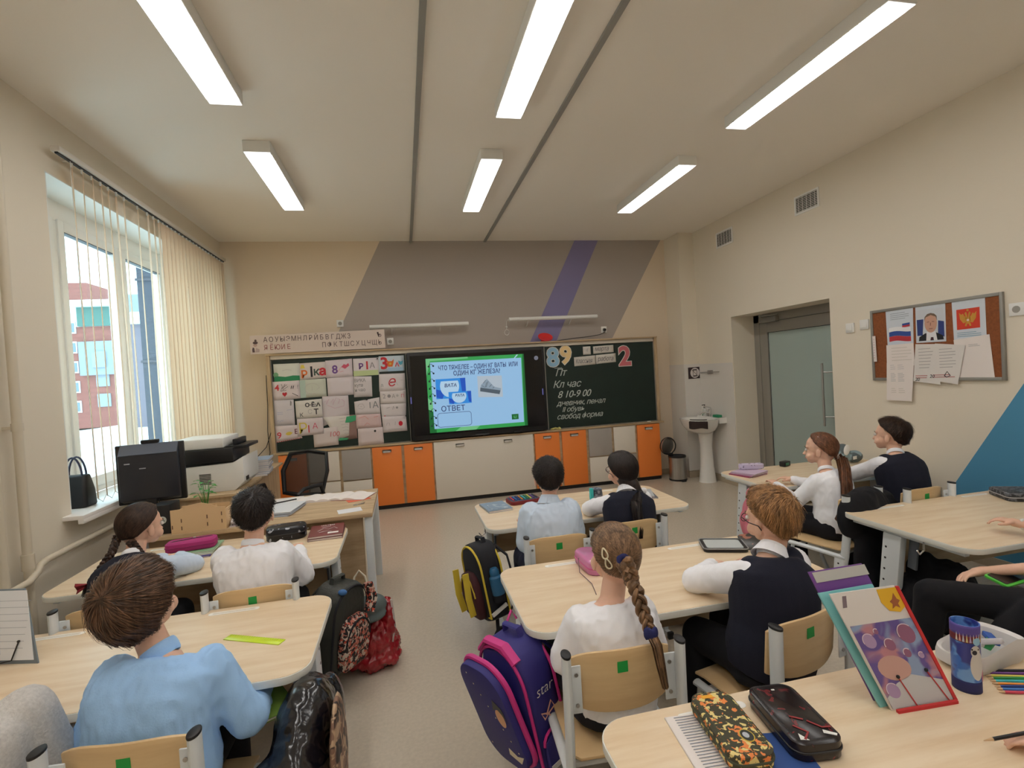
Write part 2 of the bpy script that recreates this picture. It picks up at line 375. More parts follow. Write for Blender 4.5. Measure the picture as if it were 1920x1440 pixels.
for i, y in enumerate(ys):
    a = math.radians(-31+(i*7 % 5)) if i < 11 else math.radians(-4+((i*5) % 4)*1.5)
    dx, dy = math.sin(a)*.0445, math.cos(a)*.0445; zb = .875+.004*(i % 3)
    b = MB(); R = []
    for z in (zb, 1.6, 2.3, 2.925):
        nx, ny = math.cos(a), -math.sin(a); sw = .004*math.sin(z*2+i) if i < 11 else 0
        R.append([Vector((-1.9+t*dx+nx*(.005*(1-t*t)+.0006*k)+sw, y+t*dy+ny*(.005*(1-t*t)), z)) for t, k in ((-1, 0), (-.5, 0), (0, 0), (.5, 0), (1, 0), (1, 1), (.5, 1), (0, 1), (-.5, 1), (-1, 1))])
    b.rings(R); s = b.build('slat', M_SLAT, bl, ang=60)
    b = MB(); b.bx(-1.904, -1.896, y-.006, y+.006, 2.92, 2.95); b.build('hook', M_WHITE, s)
b = MB()
for i in range(10):
    y0, y1 = ys[i], ys[i+1]; b.tube([(-1.9, y0, .885), (-1.895, (y0+y1)/2, .850), (-1.9, y1, .885)], .0018, 5)
b.build('bottom_chain', M_WHITE, bl)
b = MB(); b.tube([(-1.885, 3.56, 2.94), (-1.883, 3.56, 1.8), (-1.88, 3.57, 1.0)], .0018, 5); b.build('pull_cord', M_WHITE, bl)
# ------------------------------------------------------------------ outside
M_SNOW = mat('snow', (.9, .93, .95), .7, bump=(2, .2))
b = MB(); b.grid(lambda u, v: (-60+u*57.5, 2+v*68, -.5+.25*math.sin(u*20+v*9)+.5*max(0, math.sin(v*12+u*5))), 40, 40); o = struct('ground_snow', b, M_SNOW)
M_BRICKR = mat('far_red_brick', s2l(150, 92, 84), .9, grain=(1, 1, 6, .2)); M_GREENR = flat('green_cladding', (66, 112, 104), .6)
M_PALE = flat('pale_render', (140, 152, 168), .8); M_DKBR = mat('near_grey_brick', s2l(72, 76, 88), .9, grain=(8, 8, 26, .3))
M_ROOFS = flat('snowy_roof', (230, 240, 246), .7)
hb = thing('apartment_building', 'red brick apartment block with a green band seen through the window', 'building', (-20, 42, -.5))
b = MB(); b.bx(-30, -11.5, 40, 50, -.5, 6.45); b.build('wall', M_BRICKR, hb)
b = MB(); b.bx(-21.4, -11.45, 39.8, 40, 6.46, 7.75); b.build('green_band', M_GREENR, hb)
b = MB(); b.bx(-21.4, -15, 39.7, 40, 3.1, 5.4); b.build('pale_panel', M_PALE, hb)
b = MB(); b.bx(-30.5, -11.2, 39.2, 51, 7.75, 8.15); b.bx(-30, -11.5, 40, 50, 6.45, 7.75); b.build('roof', M_ROOFS, hb)
b = MB(); b.bx(-26, -21.3, 41, 46, 8.15, 9.65); b.build('tower', M_BRICKR, hb)
for x in (-19.6, -17.9): b = MB(); b.lathe([(.55, 0), (.55, .5), (.3, .8), (.01, .95)], (x, 42, 8.15), 12); b.build('roof_vent', flat('vent_grey', (120, 128, 132)), hb)
for k in range(5):
    for x in (-23.3, -22.2):
        b = MB(); b.bx(x, x+.62, 39.93, 39.99, .6+k*1.35, 1.4+k*1.35); f = b.build('window', flat('far_window', (225, 235, 240), .3), hb)
        b = MB(); b.bx(x+.08, x+.54, 39.9, 39.93, .68+k*1.35, 1.3+k*1.35); b.build('pane', flat('far_pane', (110, 130, 140), .2), f)
for k in range(3):
    for x in (-20.6, -18.6, -17.4):
        b = MB(); b.bx(x, x+.8, 39.93, 39.99, .9+k*1.4, 1.8+k*1.4) if k != 2 else b.bx(x, x+.8, 39.6, 39.69, 3.6, 4.7)
        b.build('window', flat('far_window_dark', (140, 150, 160), .3), hb)
wb = thing('school_wing', 'grey brick wing of a building close outside the window', 'building', (-5, 14, -.5))
b = MB(); b.bx(-6.2, -3.2, 14, 22, -.5, 6.5); b.build('wall', M_DKBR, wb)
for z in (2.3, 4.3): b = MB(); b.bx(-6.23, -3.2, 13.97, 14, z, z+.06); b.build('ledge', flat('ledge', (70, 70, 80)), wb)
for z in (1.0, 3.0):
    b = MB(); b.bx(-5.2, -4.3, 13.96, 13.995, z, z+1.0); b.build('window', flat('wing_window', (60, 66, 78), .2), wb)
hs = thing('snowy_house', 'house with a snowy roof and small dormer beyond the grey wing', 'building', (-9, 24, -.5))
b = MB(); b.bx(-11.3, -7.5, 24, 30, -.5, 4.6); b.build('wall', flat('house_brick', (120, 112, 124)), hs)
b = MB(); b.prism([(-11.5, 4.5), (-7.2, 4.5), (-8, 6.2), (-11, 6.2)], -30.2, -23.8, Matrix(((1, 0, 0, 0), (0, 0, -1, 0), (0, 1, 0, 0), (0, 0, 0, 1)))); b.build('roof', M_ROOFS, hs)
b = MB(); b.bx(-11.2, -10.4, 23.75, 24.4, 5.0, 5.7); b.build('dormer', flat('dormer_grey', (140, 150, 165)), hs)
# ------------------------------------------------------------------ door
M_FROST = bpy.data.materials.new('frosted_glass'); M_FROST.use_nodes = True
_p = M_FROST.node_tree.nodes['Principled BSDF']; _p.inputs['Base Color'].default_value = (*s2l(186, 202, 197), 1); _p.inputs['Roughness'].default_value = .4; _p.inputs['Transmission Weight'].default_value = .25; _p.inputs['IOR'].default_value = 1.3
M_DOORM = mat('door_aluminium', s2l(150, 146, 138), .4, .2)
DX = XR+.30
b = MB(); b.bx(DX, DX+.06, DY0, DY0+.09, 0, DZ); b.bx(DX, DX+.06, DY1-.09, DY1, 0, DZ); b.bx(DX, DX+.06, DY0, DY1, DZ-.09, DZ)
door = struct('door_1', b, M_DOORM, bevel=.003)
y0, y1 = DY0+.093, DY1-.093
b = MB(); b.bx(DX+.005, DX+.05, y0, y0+.12, .01, DZ-.093); b.bx(DX+.005, DX+.05, y1-.12, y1, .01, DZ-.093); b.bx(DX+.005, DX+.05, y0+.12, y1-.12, DZ-.213, DZ-.093); b.bx(DX+.005, DX+.05, y0+.12, y1-.12, .01, .17)
leaf = b.build('door_leaf', M_DOORM, door, bevel=.003)
b = MB(); b.bx(DX+.022, DX+.030, y0+.115, y1-.115, .165, DZ-.208); b.build('pane', M_FROST, leaf)
b = MB()
for a in ((y0+.114, y0+.124), (y1-.124, y1-.114)): b.bx(DX+.018, DX+.034, *a, .165, DZ-.208)
b.bx(DX+.018, DX+.034, y0+.12, y1-.12, DZ-.218, DZ-.208); b.build('gasket', M_BLACK, leaf)
b = MB(); hy = y0+.21
b.tube([(DX-.09, hy+.035, .80), (DX-.09, hy+.035, 1.42)], .011, 12); b.tube([(DX-.09, hy+.035, 1.33), (DX-.05, hy, 1.33), (DX+.01, hy-.12, 1.33)], .008, 8); b.tube([(DX-.09, hy+.035, .89), (DX-.05, hy, .89), (DX+.01, hy-.12, .89)], .008, 8)
b.build('door_handle', mat('satin_handle', (.45, .45, .44), .35, .8), leaf)
b = MB(); b.cyl((DX+.005, y0+.06, 1.03), (DX-.006, y0+.06, 1.03), .012, n=12); b.build('lock', M_BLACK, leaf)
b = MB(); b.bx(DX-.05, DX-.001, y1-.33, y1-.06, DZ-.1, DZ-.045); b.tube([(DX-.04, y1-.1, DZ-.03), (DX-.14, y1-.2, DZ-.03), (DX-.03, y1-.34, DZ-.03)], .008, 6); b.build('door_closer', mat('closer_grey', s2l(150, 148, 142), .4, .4), door, bevel=.003)
# ------------------------------------------------------------------ ceiling lamps
M_LENS = mat('lamp_diffuser', (1, 1, 1), .5, emit=(1.0, .972, .94, LAMP))
M_LENSD = mat('lamp_end_diffuser', (.9, .9, .9), .5, emit=(1.0, .98, .95, 1.6))
rows = {1.94: 'nearest full', 3.77: 'farther'}
cols = ((-.975, -.797, 'window side'), (.668, .838, 'middle'), (2.302, 2.468, 'door side'))
for y0 in (3.77, 1.94, .11, -1.72):
    for x0, x1, cname in cols:
        where = {3.77: 'front row by the board wall', 1.94: 'second row from the board', .11: 'third row from the board', -1.72: 'rear row behind the viewer'}[y0]
        t = thing('ceiling_lamp', 'long white ceiling lamp, %s column, %s' % (cname, where), 'lamp', ((x0+x1)/2, y0+.61, ZC), 'long rectangular ceiling lamps')
        b = MB(); b.bx(x0, x1, y0, y0+1.225, ZC-.078, ZC-.0005); b.build('housing', M_WHITE, t, bevel=.003)
        b = MB(); b.bx(x0+.006, x1-.006, y0+.05, y0+1.175, ZC-.081, ZC-.0775); b.build('diffuser', M_LENS, t)
        for a in (y0+.006, y0+1.175): b = MB(); b.bx(x0+.006, x1-.006, a, a+.044, ZC-.081, ZC-.0775); b.build('end_panel', M_LENSD, t)
# ------------------------------------------------------------------ heating pipes
M_PIPE = flat('pipe_paint', (214, 204, 184), .4)
t = thing('heating_pipes', 'cream painted heating riser pipes at the left wall with a branch running under the window', 'pipe', (-1.9, 2.95, 0))
b = MB(); b.tube([(-1.90, 2.99, 0.0), (-1.90, 2.99, ZC)], .021, 14); b.build('riser', M_PIPE, t)
b = MB(); b.tube([(-1.90, 2.83, 0.0), (-1.90, 2.83, ZC)], .021, 14); b.build('riser', M_PIPE, t)
b = MB(); b.tube([(-1.90, 6.2, .70), (-1.90, 3.12, .665), (-1.895, 3.06, .655), (-1.88, 3.02, .635), (-1.865, 2.93, .615), (-1.87, 2.80, .61), (-1.89, 2.2, .60), (-1.90, 1.0, .60)], .017, 12); b.build('branch', M_PIPE, t)
b = MB(); b.tube([(-1.90, 2.99, .66), (-1.90, 2.99, .74)], .027, 12); b.build('coupling', M_PIPE, t); b = MB(); b.tube([(-1.90, 2.99, 1.36), (-1.90, 2.99, 1.40)], .025, 12); b.bx(-1.96, -1.92, 2.98, 3.0, 1.37, 1.385); b.build('pipe_clip', M_PIPE, t)
# ------------------------------------------------------------------ vents, switches, sockets
M_GRILLE = flat('vent_dark', (40, 38, 34))
def vent(y0, y1, z0, z1, label):
    t = thing('ventilation_grille', label, 'vent', (XR, (y0+y1)/2, z0), 'ventilation grilles high on the door wall')
    b = MB(); w = .018
    b.bx(XR-.008, XR-.0003, y0, y0+w, z0, z1); b.bx(XR-.008, XR-.0003, y1-w, y1, z0, z1); b.bx(XR-.008, XR-.0003, y0+w, y1-w, z0, z0+w); b.bx(XR-.008, XR-.0003, y0+w, y1-w, z1-w, z1); b.build('frame', M_WHITE, t)
    b = MB(); b.bx(XR-.002, XR-.0003, y0+w, y1-w, z0+w, z1-w); b.build('backing', M_GRILLE, t)
    n = 9
    for k in range(n):
        z = z0+w+(z1-z0-2*w)*(k+.5)/n; b = MB(); b.box((XR-.005, (y0+y1)/2, z), (.006, y1-y0-2*w, .0016), (0, .7, 0)); b.build('slat', M_WHITE, t)
    b = MB()
    for k in range(1, 6): y = y0+(y1-y0)*k/6; b.bx(XR-.006, XR-.003, y-.0015, y+.0015, z0+w, z1-w)
    b.build('divider', M_WHITE, t)
vent(5.19, 5.50, 2.86, 3.045, 'louvred white wall vent above the doorway')
vent(3.945, 4.24, 2.86, 3.037, 'louvred white wall vent between the doorway and the cork board')
def switch(y, z, label, name='light_switch'):
    t = thing(name, label, 'switch' if name == 'light_switch' else 'socket', (XR, y, z), 'wall plates by the cork board')
    b = MB(); b.box((XR-.006, y, z), (.011, .082, .082)); b.build('plate', M_WHITE, t, bevel=.004)
    if name == 'light_switch': b = MB(); b.box((XR-.013, y, z), (.005, .055, .055), (0, .08, 0)); b.build('rocker', M_WHITE, t, bevel=.002)
    else: b = MB(); b.cyl((XR-.0115, y, z), (XR-.0125, y, z), .022); b.build('well', flat('socket_well', (160, 158, 152)), t)
switch(3.68, 1.72, 'white square light switch nearer the door, by the doorway')
switch(3.54, 1.735, 'white square light switch nearer the cork board')
switch(2.46, 1.715, 'white wall socket just past the cork board', 'wall_socket')
switch(2.37, 1.715, 'white wall socket at the picture edge past the cork board', 'wall_socket')
def fsocket(x, z, label, plug=False):
    t = thing('wall_socket', label, 'socket', (x, YF, z), 'sockets on the front wall')
    b = MB(); b.box((x, YF-.0065, z), (.078, .012, .085)); b.build('plate', M_WHITE, t, bevel=.004)
    b = MB(); b.cyl((x, YF-.0125, z), (x, YF-.014, z), .022); b.build('well', flat('socket_well', (160, 158, 152)), t)
fsocket(-.70, 2.22, 'white wall socket above the alphabet strip'); fsocket(2.65, 2.012, 'white wall socket with a black plug above the chalkboard'); fsocket(-.13, 1.98, 'white wall socket behind the right end of the alphabet strip')
t = thing('power_cable', 'black power cable drooping from the front wall socket to the board top', 'cable', (2.65, YF-.03, 2.012))
b = MB(); b.cyl((2.65, YF-.0145, 2.012), (2.65, YF-.05, 2.008), .018, n=12); b.build('plug', M_BLACK, t, bevel=.003)
b = MB(); b.tube([(2.65, YF-.05, 2.0), (2.64, YF-.055, 1.975), (2.57, YF-.05, 1.945), (2.4, YF-.05, 1.925), (2.2, YF-.06, 1.912), (2.0, YF-.08, 1.892), (1.96, YF-.1, 1.885)], .0045, 6); b.build('lead', M_BLACK, t)
t = thing('wall_hook_ring', 'small white cord loop hanging on the front wall under the board lamp', 'hook', (1.325, YF, 2.1))
b = MB(); b.tube([(1.325+.03*math.cos(a), YF-.012, 2.03+.035*math.sin(a)) for a in [k*PI/8 for k in range(16)]], .004, 6, closed=True); b.tube([(1.325, YF-.01, 2.07), (1.33, YF-.012, 2.17), (1.36, YF-.03, 2.2)], .003, 6); b.cyl((1.325, YF-.0005, 2.10), (1.325, YF-.02, 2.10), .012, n=10); b.build('cord_loop', M_WHITE, t)
# board lamps: two slim white tubes
for x0, x1, z, lab in ((-.356, .823, 2.15, 'slim white board lamp tube above the drawings'), (1.335, 2.509, 2.18, 'slim white board lamp tube above the chalkboard')):
    t = thing('board_lamp', lab, 'lamp', ((x0+x1)/2, YF, z), 'board lamps on the front wall'); b = MB(); yy = YF-.14
    b.tube([(x0, yy, z), (x1, yy, z)], .024, 16); b.build('shade', M_WHITE, t)
    for x in (x0+.25, x1-.35): b = MB(); b.tube([(x, YF-.001, z-.08), (x, YF-.04, z-.08), (x, yy, z-.01)], .006, 8); b.build('bracket', M_WHITE, t)
# ================================================================== BOARD WALL
XZ = Matrix(((1, 0, 0, 0), (0, 0, -1, 0), (0, 1, 0, 0), (0, 0, 0, 1)))   # (x, y, z)->(x,-z,y): prism drawn in the front plane; depth y=-z
YC, YBD = 6.08, 6.14
cab = thing('cabinet_row', 'long low cabinet row with orange, cream and grey doors under the boards', 'cabinet', (.9, 6.2, 0))
b = MB(); b.bx(-1.43, 3.24, YC+.03, YF-.002, .0, .045); b.build('plinth', M_BLACK, cab)
b = MB(); b.bx(-1.43, 3.24, YC+.02, YF-.002, .046, .742); b.build('carcass', M_OAK, cab, bevel=.001)
b = MB(); b.bx(-1.46, 3.30, YC-.01, YF-.002, .743, .762); b.build('worktop', M_OAK, cab, bevel=.002)
def handle(d, x, z, w=.10):
    b = MB(); b.bx(x-w/2, x+w/2, YC-.0195, YC-.001, z, z+.010); b.bx(x-w/2, x+w/2, YC-.0195, YC-.015, z-.022, z+.010); b.bx(x-w/2, x-w/2+.006, YC-.0195, YC-.001, z-.022, z+.01); b.bx(x+w/2-.006, x+w/2, YC-.0195, YC-.001, z-.022, z+.01)
    b.build('handle', mat('handle_silver', s2l(214, 212, 208), .4, .3), d)
OR, CR, GR = (M_ORANGE, 'orange door'), (M_CREAM, 'cream door'), (M_GREYL, 'grey door')
doors = [(-1.426, -1.13, .052, .735, OR, 1), (-1.107, -.78, .40, .735, CR, 0), (-1.107, -.78, .052, .385, CR, 0), (-.75, -.43, .385, .735, GR, 0), (-.75, -.43, .052, .37, CR, 0),
 (-.41, -.078, .052, .735, OR, 1), (-.047, .282, .052, .735, OR, 1), (.30, 1.52, .052, .738, CR, 2), (1.542, 1.861, .052, .735, OR, 1), (1.896, 2.215, .052, .735, OR, 1),
 (2.25, 2.562, .385, .735, GR, 0), (2.25, 2.562, .052, .37, CR, 0), (2.592, 2.888, .385, .735, CR, 0), (2.592, 2.888, .052, .37, GR, 0), (2.918, 3.235, .052, .735, OR, 1)]
for x0, x1, z0, z1, (m, lab), h in doors:
    b = MB(); b.bx(x0, x1, YC-.001, YC+.0185, z0, z1); d = b.build('door', m, cab, bevel=.0015); d['label'] = lab
    if h == 1: handle(d, (x0+x1)/2, .690)
    if h == 2: handle(d, x0+.31, .690); handle(d, x1-.32, .690)
# board housing
bd = thing('board_surround', 'wide wooden surround housing the drawing board, screen and chalkboard', 'frame', (.9, 6.2, .762))
b = MB(); b.bx(-1.492, -1.455, YBD-.02, YF-.002, .7625, 1.86); b.build('side_panel', M_OAKV, bd, bevel=.002)
b = MB(); b.bx(3.245, 3.283, YBD-.02, YF-.002, .7625, 1.86); b.build('side_panel', M_OAKV, bd, bevel=.002)
b = MB(); b.bx(-1.492, 3.283, YBD-.035, YF-.002, 1.8605, 1.878); b.build('top_shelf', M_OAK, bd, bevel=.002)
b = MB(); b.bx(-1.453, 3.243, YBD-.005, YF-.02, 1.815, 1.86); b.build('rail', flat('board_rail', (214, 204, 190), .4), bd, bevel=.002)
b = MB(); b.bx(-1.454, 3.244, YF-.03, YF-.004, .7625, 1.81); b.build('back_panel', flat('frame_back', (60, 60, 58), .7), bd)
def boardp(name, label, x0, x1):
    t = thing(name, label, 'board', ((x0+x1)/2, YBD+.05, .763))
    b = MB(); b.bx(x0+.006, x1-.006, YBD+.008, YBD+.03, .775, 1.808); b.build('surface', M_BOARD, t)
    b = MB(); w = .008
    b.bx(x0, x0+w, YBD, YBD+.035, .7635, 1.81); b.bx(x1-w, x1, YBD, YBD+.035, .7635, 1.81); b.bx(x0+w, x1-w, YBD, YBD+.035, .7635, .7635+w); b.build('edge_profile', M_ALU, t)
    return t
lb = boardp('drawing_board', 'dark green board panel covered in sheets of children\'s drawings', -1.453, .045)
rb = boardp('chalkboard', 'dark green chalkboard with white handwriting and paper numbers', 1.745, 3.243)
b = MB(); b.bx(1.722, 1.742, YBD-.004, YBD+.035, .7635, 1.81); b.build('post', flat('post_grey', (190, 186, 180), .4), rb, bevel=.002)
# handwriting
M_CHALK = flat('chalk', (196, 204, 198), .9)
PB = Plane((0, YBD+.008, 0), (1, 0, 0), (0, 0, 1))
def hand(s, u, v, size, m, par, sh=.35, bold=.0, nm='lettering'): return PB.text(s, u, v, size, m, par, nm, shear=sh, bold=bold, space=.92, lift=.0008)
for s, u, v, z in (('Пт', 1.87, 1.435, .125), ('Кл час', 1.83, 1.285, .125), ('8 10-9 00', 1.885, 1.155, .125), ('дневник, пенал', 1.87, 1.055, .095), ('II обувь', 1.935, .975, .09), ('свобод форма', 1.86, .885, .095)):
    hand(s, u, v, z, M_CHALK, rb)
b = MB(); b.ribbon([PB.P(1.87, 1.535, .001), PB.P(1.97, 1.537, .001)], .006, PB.n); b.build('chalk_stroke', M_CHALK, rb)
# paper word strips and cut-out numbers on the chalkboard
def sheet(name, label, pts, cat='paper', m=None, group=None, w=.001, curl=True):
    """paper on the board plane, pts = four corners (u,v) from top left clockwise"""
    us = [p[0] for p in pts]; vs = [p[1] for p in pts]
    t = thing(name, label, cat, PB.P(sum(us)/4, min(vs), w), group)
    b = MB(); P = [Vector(p) for p in pts]
    def fn(i, j):
        q = P[0].lerp(P[1], i).lerp(P[3].lerp(P[2], i), j); return PB.P(q.x, q.y, w+(.002*math.sin(i*3+j*4)**2 if curl else 0))
    b.grid(fn, 7, 5); o = b.build('sheet', m or M_PAPER, t, ang=None)
    sm = o.modifiers.new('thickness', 'SOLIDIFY'); sm.thickness = .0006; sm.offset = 1
    return t
M_INK = flat('dark_ink', (44, 40, 44)); M_STRIP = flat('strip_paper', (214, 208, 200))
for lab, s, x0, x1, z0, z1, tl, sz in (('small blank-looking date card at the top of the chalkboard', '4', 2.262, 2.365, 1.685, 1.79, 0, .07), ('word strip reading марта at the top of the chalkboard', 'марта', 2.400, 2.680, 1.690, 1.795, .01, .085),
    ('word strip reading Классная on the chalkboard', 'Классная', 2.135, 2.425, 1.545, 1.672, .012, .082), ('word strip reading работа on the chalkboard', 'работа', 2.432, 2.705, 1.558, 1.685, .012, .085)):
    t = sheet('word_strip', lab, [(x0, z1-tl), (x1, z1), (x1, z0+tl), (x0, z0)], 'sign', M_STRIP, 'word strips on the chalkboard', w=.0035, curl=False)
    PB.text(s, x0+.018 if len(s) > 1 else x0+.035, z0+.035, sz, flat('grey_ink', (110, 108, 112)) if len(s) > 1 else flat('faint_ink', (180, 176, 172)), t, lift=.005, shear=.3, space=.95, sx=.62 if len(s) > 6 else .8)
def number(ch, lab, u, v, size, rgb, lift):
    t = thing('paper_number', lab, 'decoration', PB.P(u, v, lift), 'cut-out paper numbers on the chalkboard')
    M_B = flat('number_border', (226, 220, 212)); PB.text(ch, u, v, size, M_B, t, 'border', lift=lift, bold=size*.055, depth=.001)
    PB.text(ch, u, v, size, flat('num_%d' % rgb[0], rgb), t, 'face', lift=lift+.0015, bold=size*.03, depth=.001)
    return t
number('8', 'light blue paper number 8 in the corner of the chalkboard', 1.775, 1.565, .325, (150, 192, 220), .004)
number('9', 'cream yellow paper number 9 on the chalkboard', 1.95, 1.59, .31, (236, 206, 150), .004)
number('2', 'pink paper number 2 on the chalkboard', 2.745, 1.525, .345, (205, 110, 118), .004)
# ------------------------------------------------------------------ interactive screen
tv = thing('interactive_screen', 'large black interactive screen showing a school quiz slide', 'screen', (.88, 6.12, .763))
b = MB(); b.bx(.052, 1.715, 6.045, 6.13, .778, 1.815); b.build('casing', M_BLACK, tv, bevel=.006)
b = MB(); b.bx(.085, 1.685, 6.042, 6.0448, .835, 1.775); b.build('glass_panel', M_BLACKG, tv)
b = MB(); b.bx(.80, .97, 6.03, 6.0449, .785, .80); b.build('logo_plate', flat('tv_plate', (70, 70, 74)), tv)
b = MB(); b.bx(1.28, 1.38, 6.025, 6.0449, .778, .80); b.build('sensor', M_BLACK, tv, bevel=.003)
PT = Plane((.265, 6.0418, .855), (1, 0, 0), (0, 0, 1)); SWd, SHt = 1.19, .878
def emi(name, rgb, k=.56): c = s2l(*rgb); return mat(name, (.01, .01, .01), .3, emit=(*c, k))
E_G = emi('screen_green', (52, 168, 84)); E_G2 = emi('screen_green_dark', (20, 110, 50)); E_G3 = emi('screen_green_light', (120, 205, 140)); E_BG = emi('screen_blue', (160, 206, 246)); E_NAVY = emi('screen_navy', (40, 52, 110)); E_BL = emi('screen_azure', (50, 150, 238)); E_BL2 = emi('screen_cobalt', (24, 90, 205)); E_LB = emi('screen_pale', (190, 224, 250))
E_DK = emi('screen_black', (16, 30, 40)); E_GY = emi('screen_grey', (150, 170, 186)); E_GY2 = emi('screen_dkgrey', (86, 100, 112)); E_GY3 = emi('screen_midgrey', (190, 204, 216))
sl = PT.poly([(0, 0), (SWd, 0), (SWd, SHt), (0, SHt)], 'slide', E_G, tv, 0, .0006)
PT.poly([(0, 0), (.08, 0), (.06, .32), (.0, .42)], 'slide_shade', E_G2, sl, .0007, .0009)
PT.poly([(0, .42), (.07, .34), (.05, .25), (0, .28)], 'slide_shade', E_G3, sl, .00095, .0011)
PT.poly([(.3, 0), (.55, 0), (.6, .045), (.37, .045)], 'slide_shade', E_G3, sl, .0007, .0009)
PT.poly([(SWd-.035, 0), (SWd, 0), (SWd, SHt), (SWd-.02, SHt)], 'slide_shade', E_G2, sl, .0007, .0009)
PT.poly([(0, SHt-.2), (.05, SHt-.03), (.5, SHt-.02), (.5, SHt), (0, SHt)], 'slide_shade', E_G3, sl, .0007, .0009)
PT.poly([(.055, .045), (SWd-.045, .045), (SWd-.035, SHt-.045), (.05, SHt-.045)], 'page', E_BG, sl, .0012, .0015)
PT.poly([(1.06, SHt-.05), (1.075, SHt-.05), (1.12, SHt-.005), (1.1, SHt-.005)], 'clip', E_LB, sl, .0016, .0018)
PT.text('ЧТО ТЯЖЕЛЕЕ – ОДИН КГ ВАТЫ  ИЛИ', .625, .735, .074, E_NAVY, sl, align='CENTER', lift=.0022, sx=.70, bold=.0012)
PT.text('ОДИН КГ ЖЕЛЕЗА?', .60, .665, .074, E_NAVY, sl, align='CENTER', lift=.0022, sx=.82, bold=.0012)
PT.text('ОТВЕТ', .145, .245, .088, E_NAVY, sl, lift=.0022, bold=.0006)
for k in range(9):
    v = .79-k*.088; u = .035-.0005*k
    PT.stroke([[(u-.005, v-.002), (u+.008, v+.02), (u+.03, v+.024), (u+.045, v+.004)]], 'binder_ring', E_DK, sl, .006, .0024)
    PT.poly(circ(.011, 12, u-.004, v-.004), 'ring_hole', E_DK, sl, .0016, .0018); PT.poly(circ(.011, 12, u+.05, v), 'ring_hole', E_DK, sl, .0016, .0018)
def cotton(u, v, w, h, s):
    PT.poly([(u, v), (u+w, v), (u+w, v+h), (u, v+h)], 'cotton_pack', E_BL, sl, .0016+s, .0018+s); PT.poly([(u, v+.02), (u+w*.2, v+.0), (u+w*.3, v+h*.35), (u+.0, v+h*.5)], 'pack_shade', E_BL2, sl, .0019+s, .002+s)
    PT.poly([(u+w*.88, v+h*.1), (u+w, v+h*.06), (u+w, v+h), (u+w*.82, v+h)], 'pack_side', E_BL2, sl, .0019+s, .002+s)
    PT.poly([p for p in circ(w*.32, 26, u+w*.46, v+h*.62, h*.56) if p[1] <= v+h*.985], 'pack_label', E_LB, sl, .0021+s, .0023+s)
    PT.text('ВАТА', u+w*.28, v+h*.58, w*.155, E_NAVY, sl, lift=.0026+s, shear=.15, bold=.0014)
cotton(.10, .395, .355, .235, 0); cotton(.245, .325, .27, .145, .001)
PT.stroke([[(.10+p[0], .055+p[1]) for p in rrect(.40, .165, .03, 5, .20, .0875)+[rrect(.40, .165, .03, 5, .20, .0875)[0]]]], 'answer_box', E_NAVY, sl, .005, .002)
PT.poly([(.60, .385), (.90, .37), (.90, .63), (.60, .64)], 'iron_photo', E_GY3, sl, .0016, .0018)
PT.poly([(.625, .47), (.86, .41), (.885, .475), (.80, .50), (.715, .60), (.64, .53)], 'iron_ingot', E_GY, sl, .0019, .002)
PT.poly([(.625, .455), (.86, .405), (.875, .45), (.63, .50)], 'iron_side', E_GY2, sl, .0021, .0023)
PT.stroke([[(.65, .52), (.69, .50), (.71, .56)], [(.70, .50), (.73, .57)], [(.74, .50), (.77, .53)], [(.78, .48), (.80, .50)], [(.67, .55), (.70, .585)]], 'iron_texture', E_GY2, sl, .006, .0024)
PT.poly([(.995, .085), (1.08, .085), (1.08, .15), (.995, .15)], 'back_button', E_G2, sl, .0016, .0018)
PT.stroke([[(1.025, .13), (1.025, .105), (1.045, .10), (1.05, .13)]], 'button_arrow', E_G3, sl, .007, .0024)
PT.poly(circ(.026, 20, 1.345, .82), 'screen_icon', emi('icon_grey', (130, 132, 146)), tv, .0002, .0012)
PT.stroke([[(1.335, .81), (1.355, .81), (1.355, .83), (1.335, .83), (1.335, .81)]], 'icon_mark', E_DK, tv, .003, .0016)
for u in (-.195, 1.405): PT.poly(rrect(.014, .08, .006, 3, u, .40), 'side_mark', emi('mark_violet', (100, 98, 160)), tv, .0002, .001)
# red dish on the board top, sponge on the ledge
t = thing('red_plate', 'red plastic plate standing on top of the board frame', 'plate', (1.785, 6.2, 1.879))
b = MB(); b.lathe([(.03, 0), (.055, .004), (.088, .022), (.094, .03), (.09, .032), (.05, .012), (.001, .008)], (1.785, 6.2, 1.915), 32, Matrix.Rotation(math.radians(38), 3, 'X')); b.build('dish', flat('red_plastic', (222, 52, 52), .35), t)
b = MB(); b.bx(1.74, 1.83, 6.2, 6.26, 1.8785, 1.9); b.build('foot', flat('red_plastic', (222, 52, 52), .35), t, bevel=.004)
t = thing('sponge', 'crumpled yellow cleaning cloth on the ledge at the chalkboard corner', 'cloth', (1.83, 6.10, .762))
b = MB()
for k in range(5): b.ell((1.78+.024*k, 6.10+.008*(k % 2), .774+.004*(k % 3)), (.025, .02, .012), (.2*k, .1, .3))
remesh(b, 'cloth', flat('cloth_yellow', (204, 196, 120), .9), t, .004, 2)
t = thing('chalk_piece', 'small stub of white chalk on the ledge under the chalkboard', 'chalk', (3.1, 6.11, .762))
b = MB(); b.cyl((3.08, 6.105, .768), (3.13, 6.11, .768), .0055, n=10); b.build('stick', flat('chalk_white', (236, 236, 232)), t)
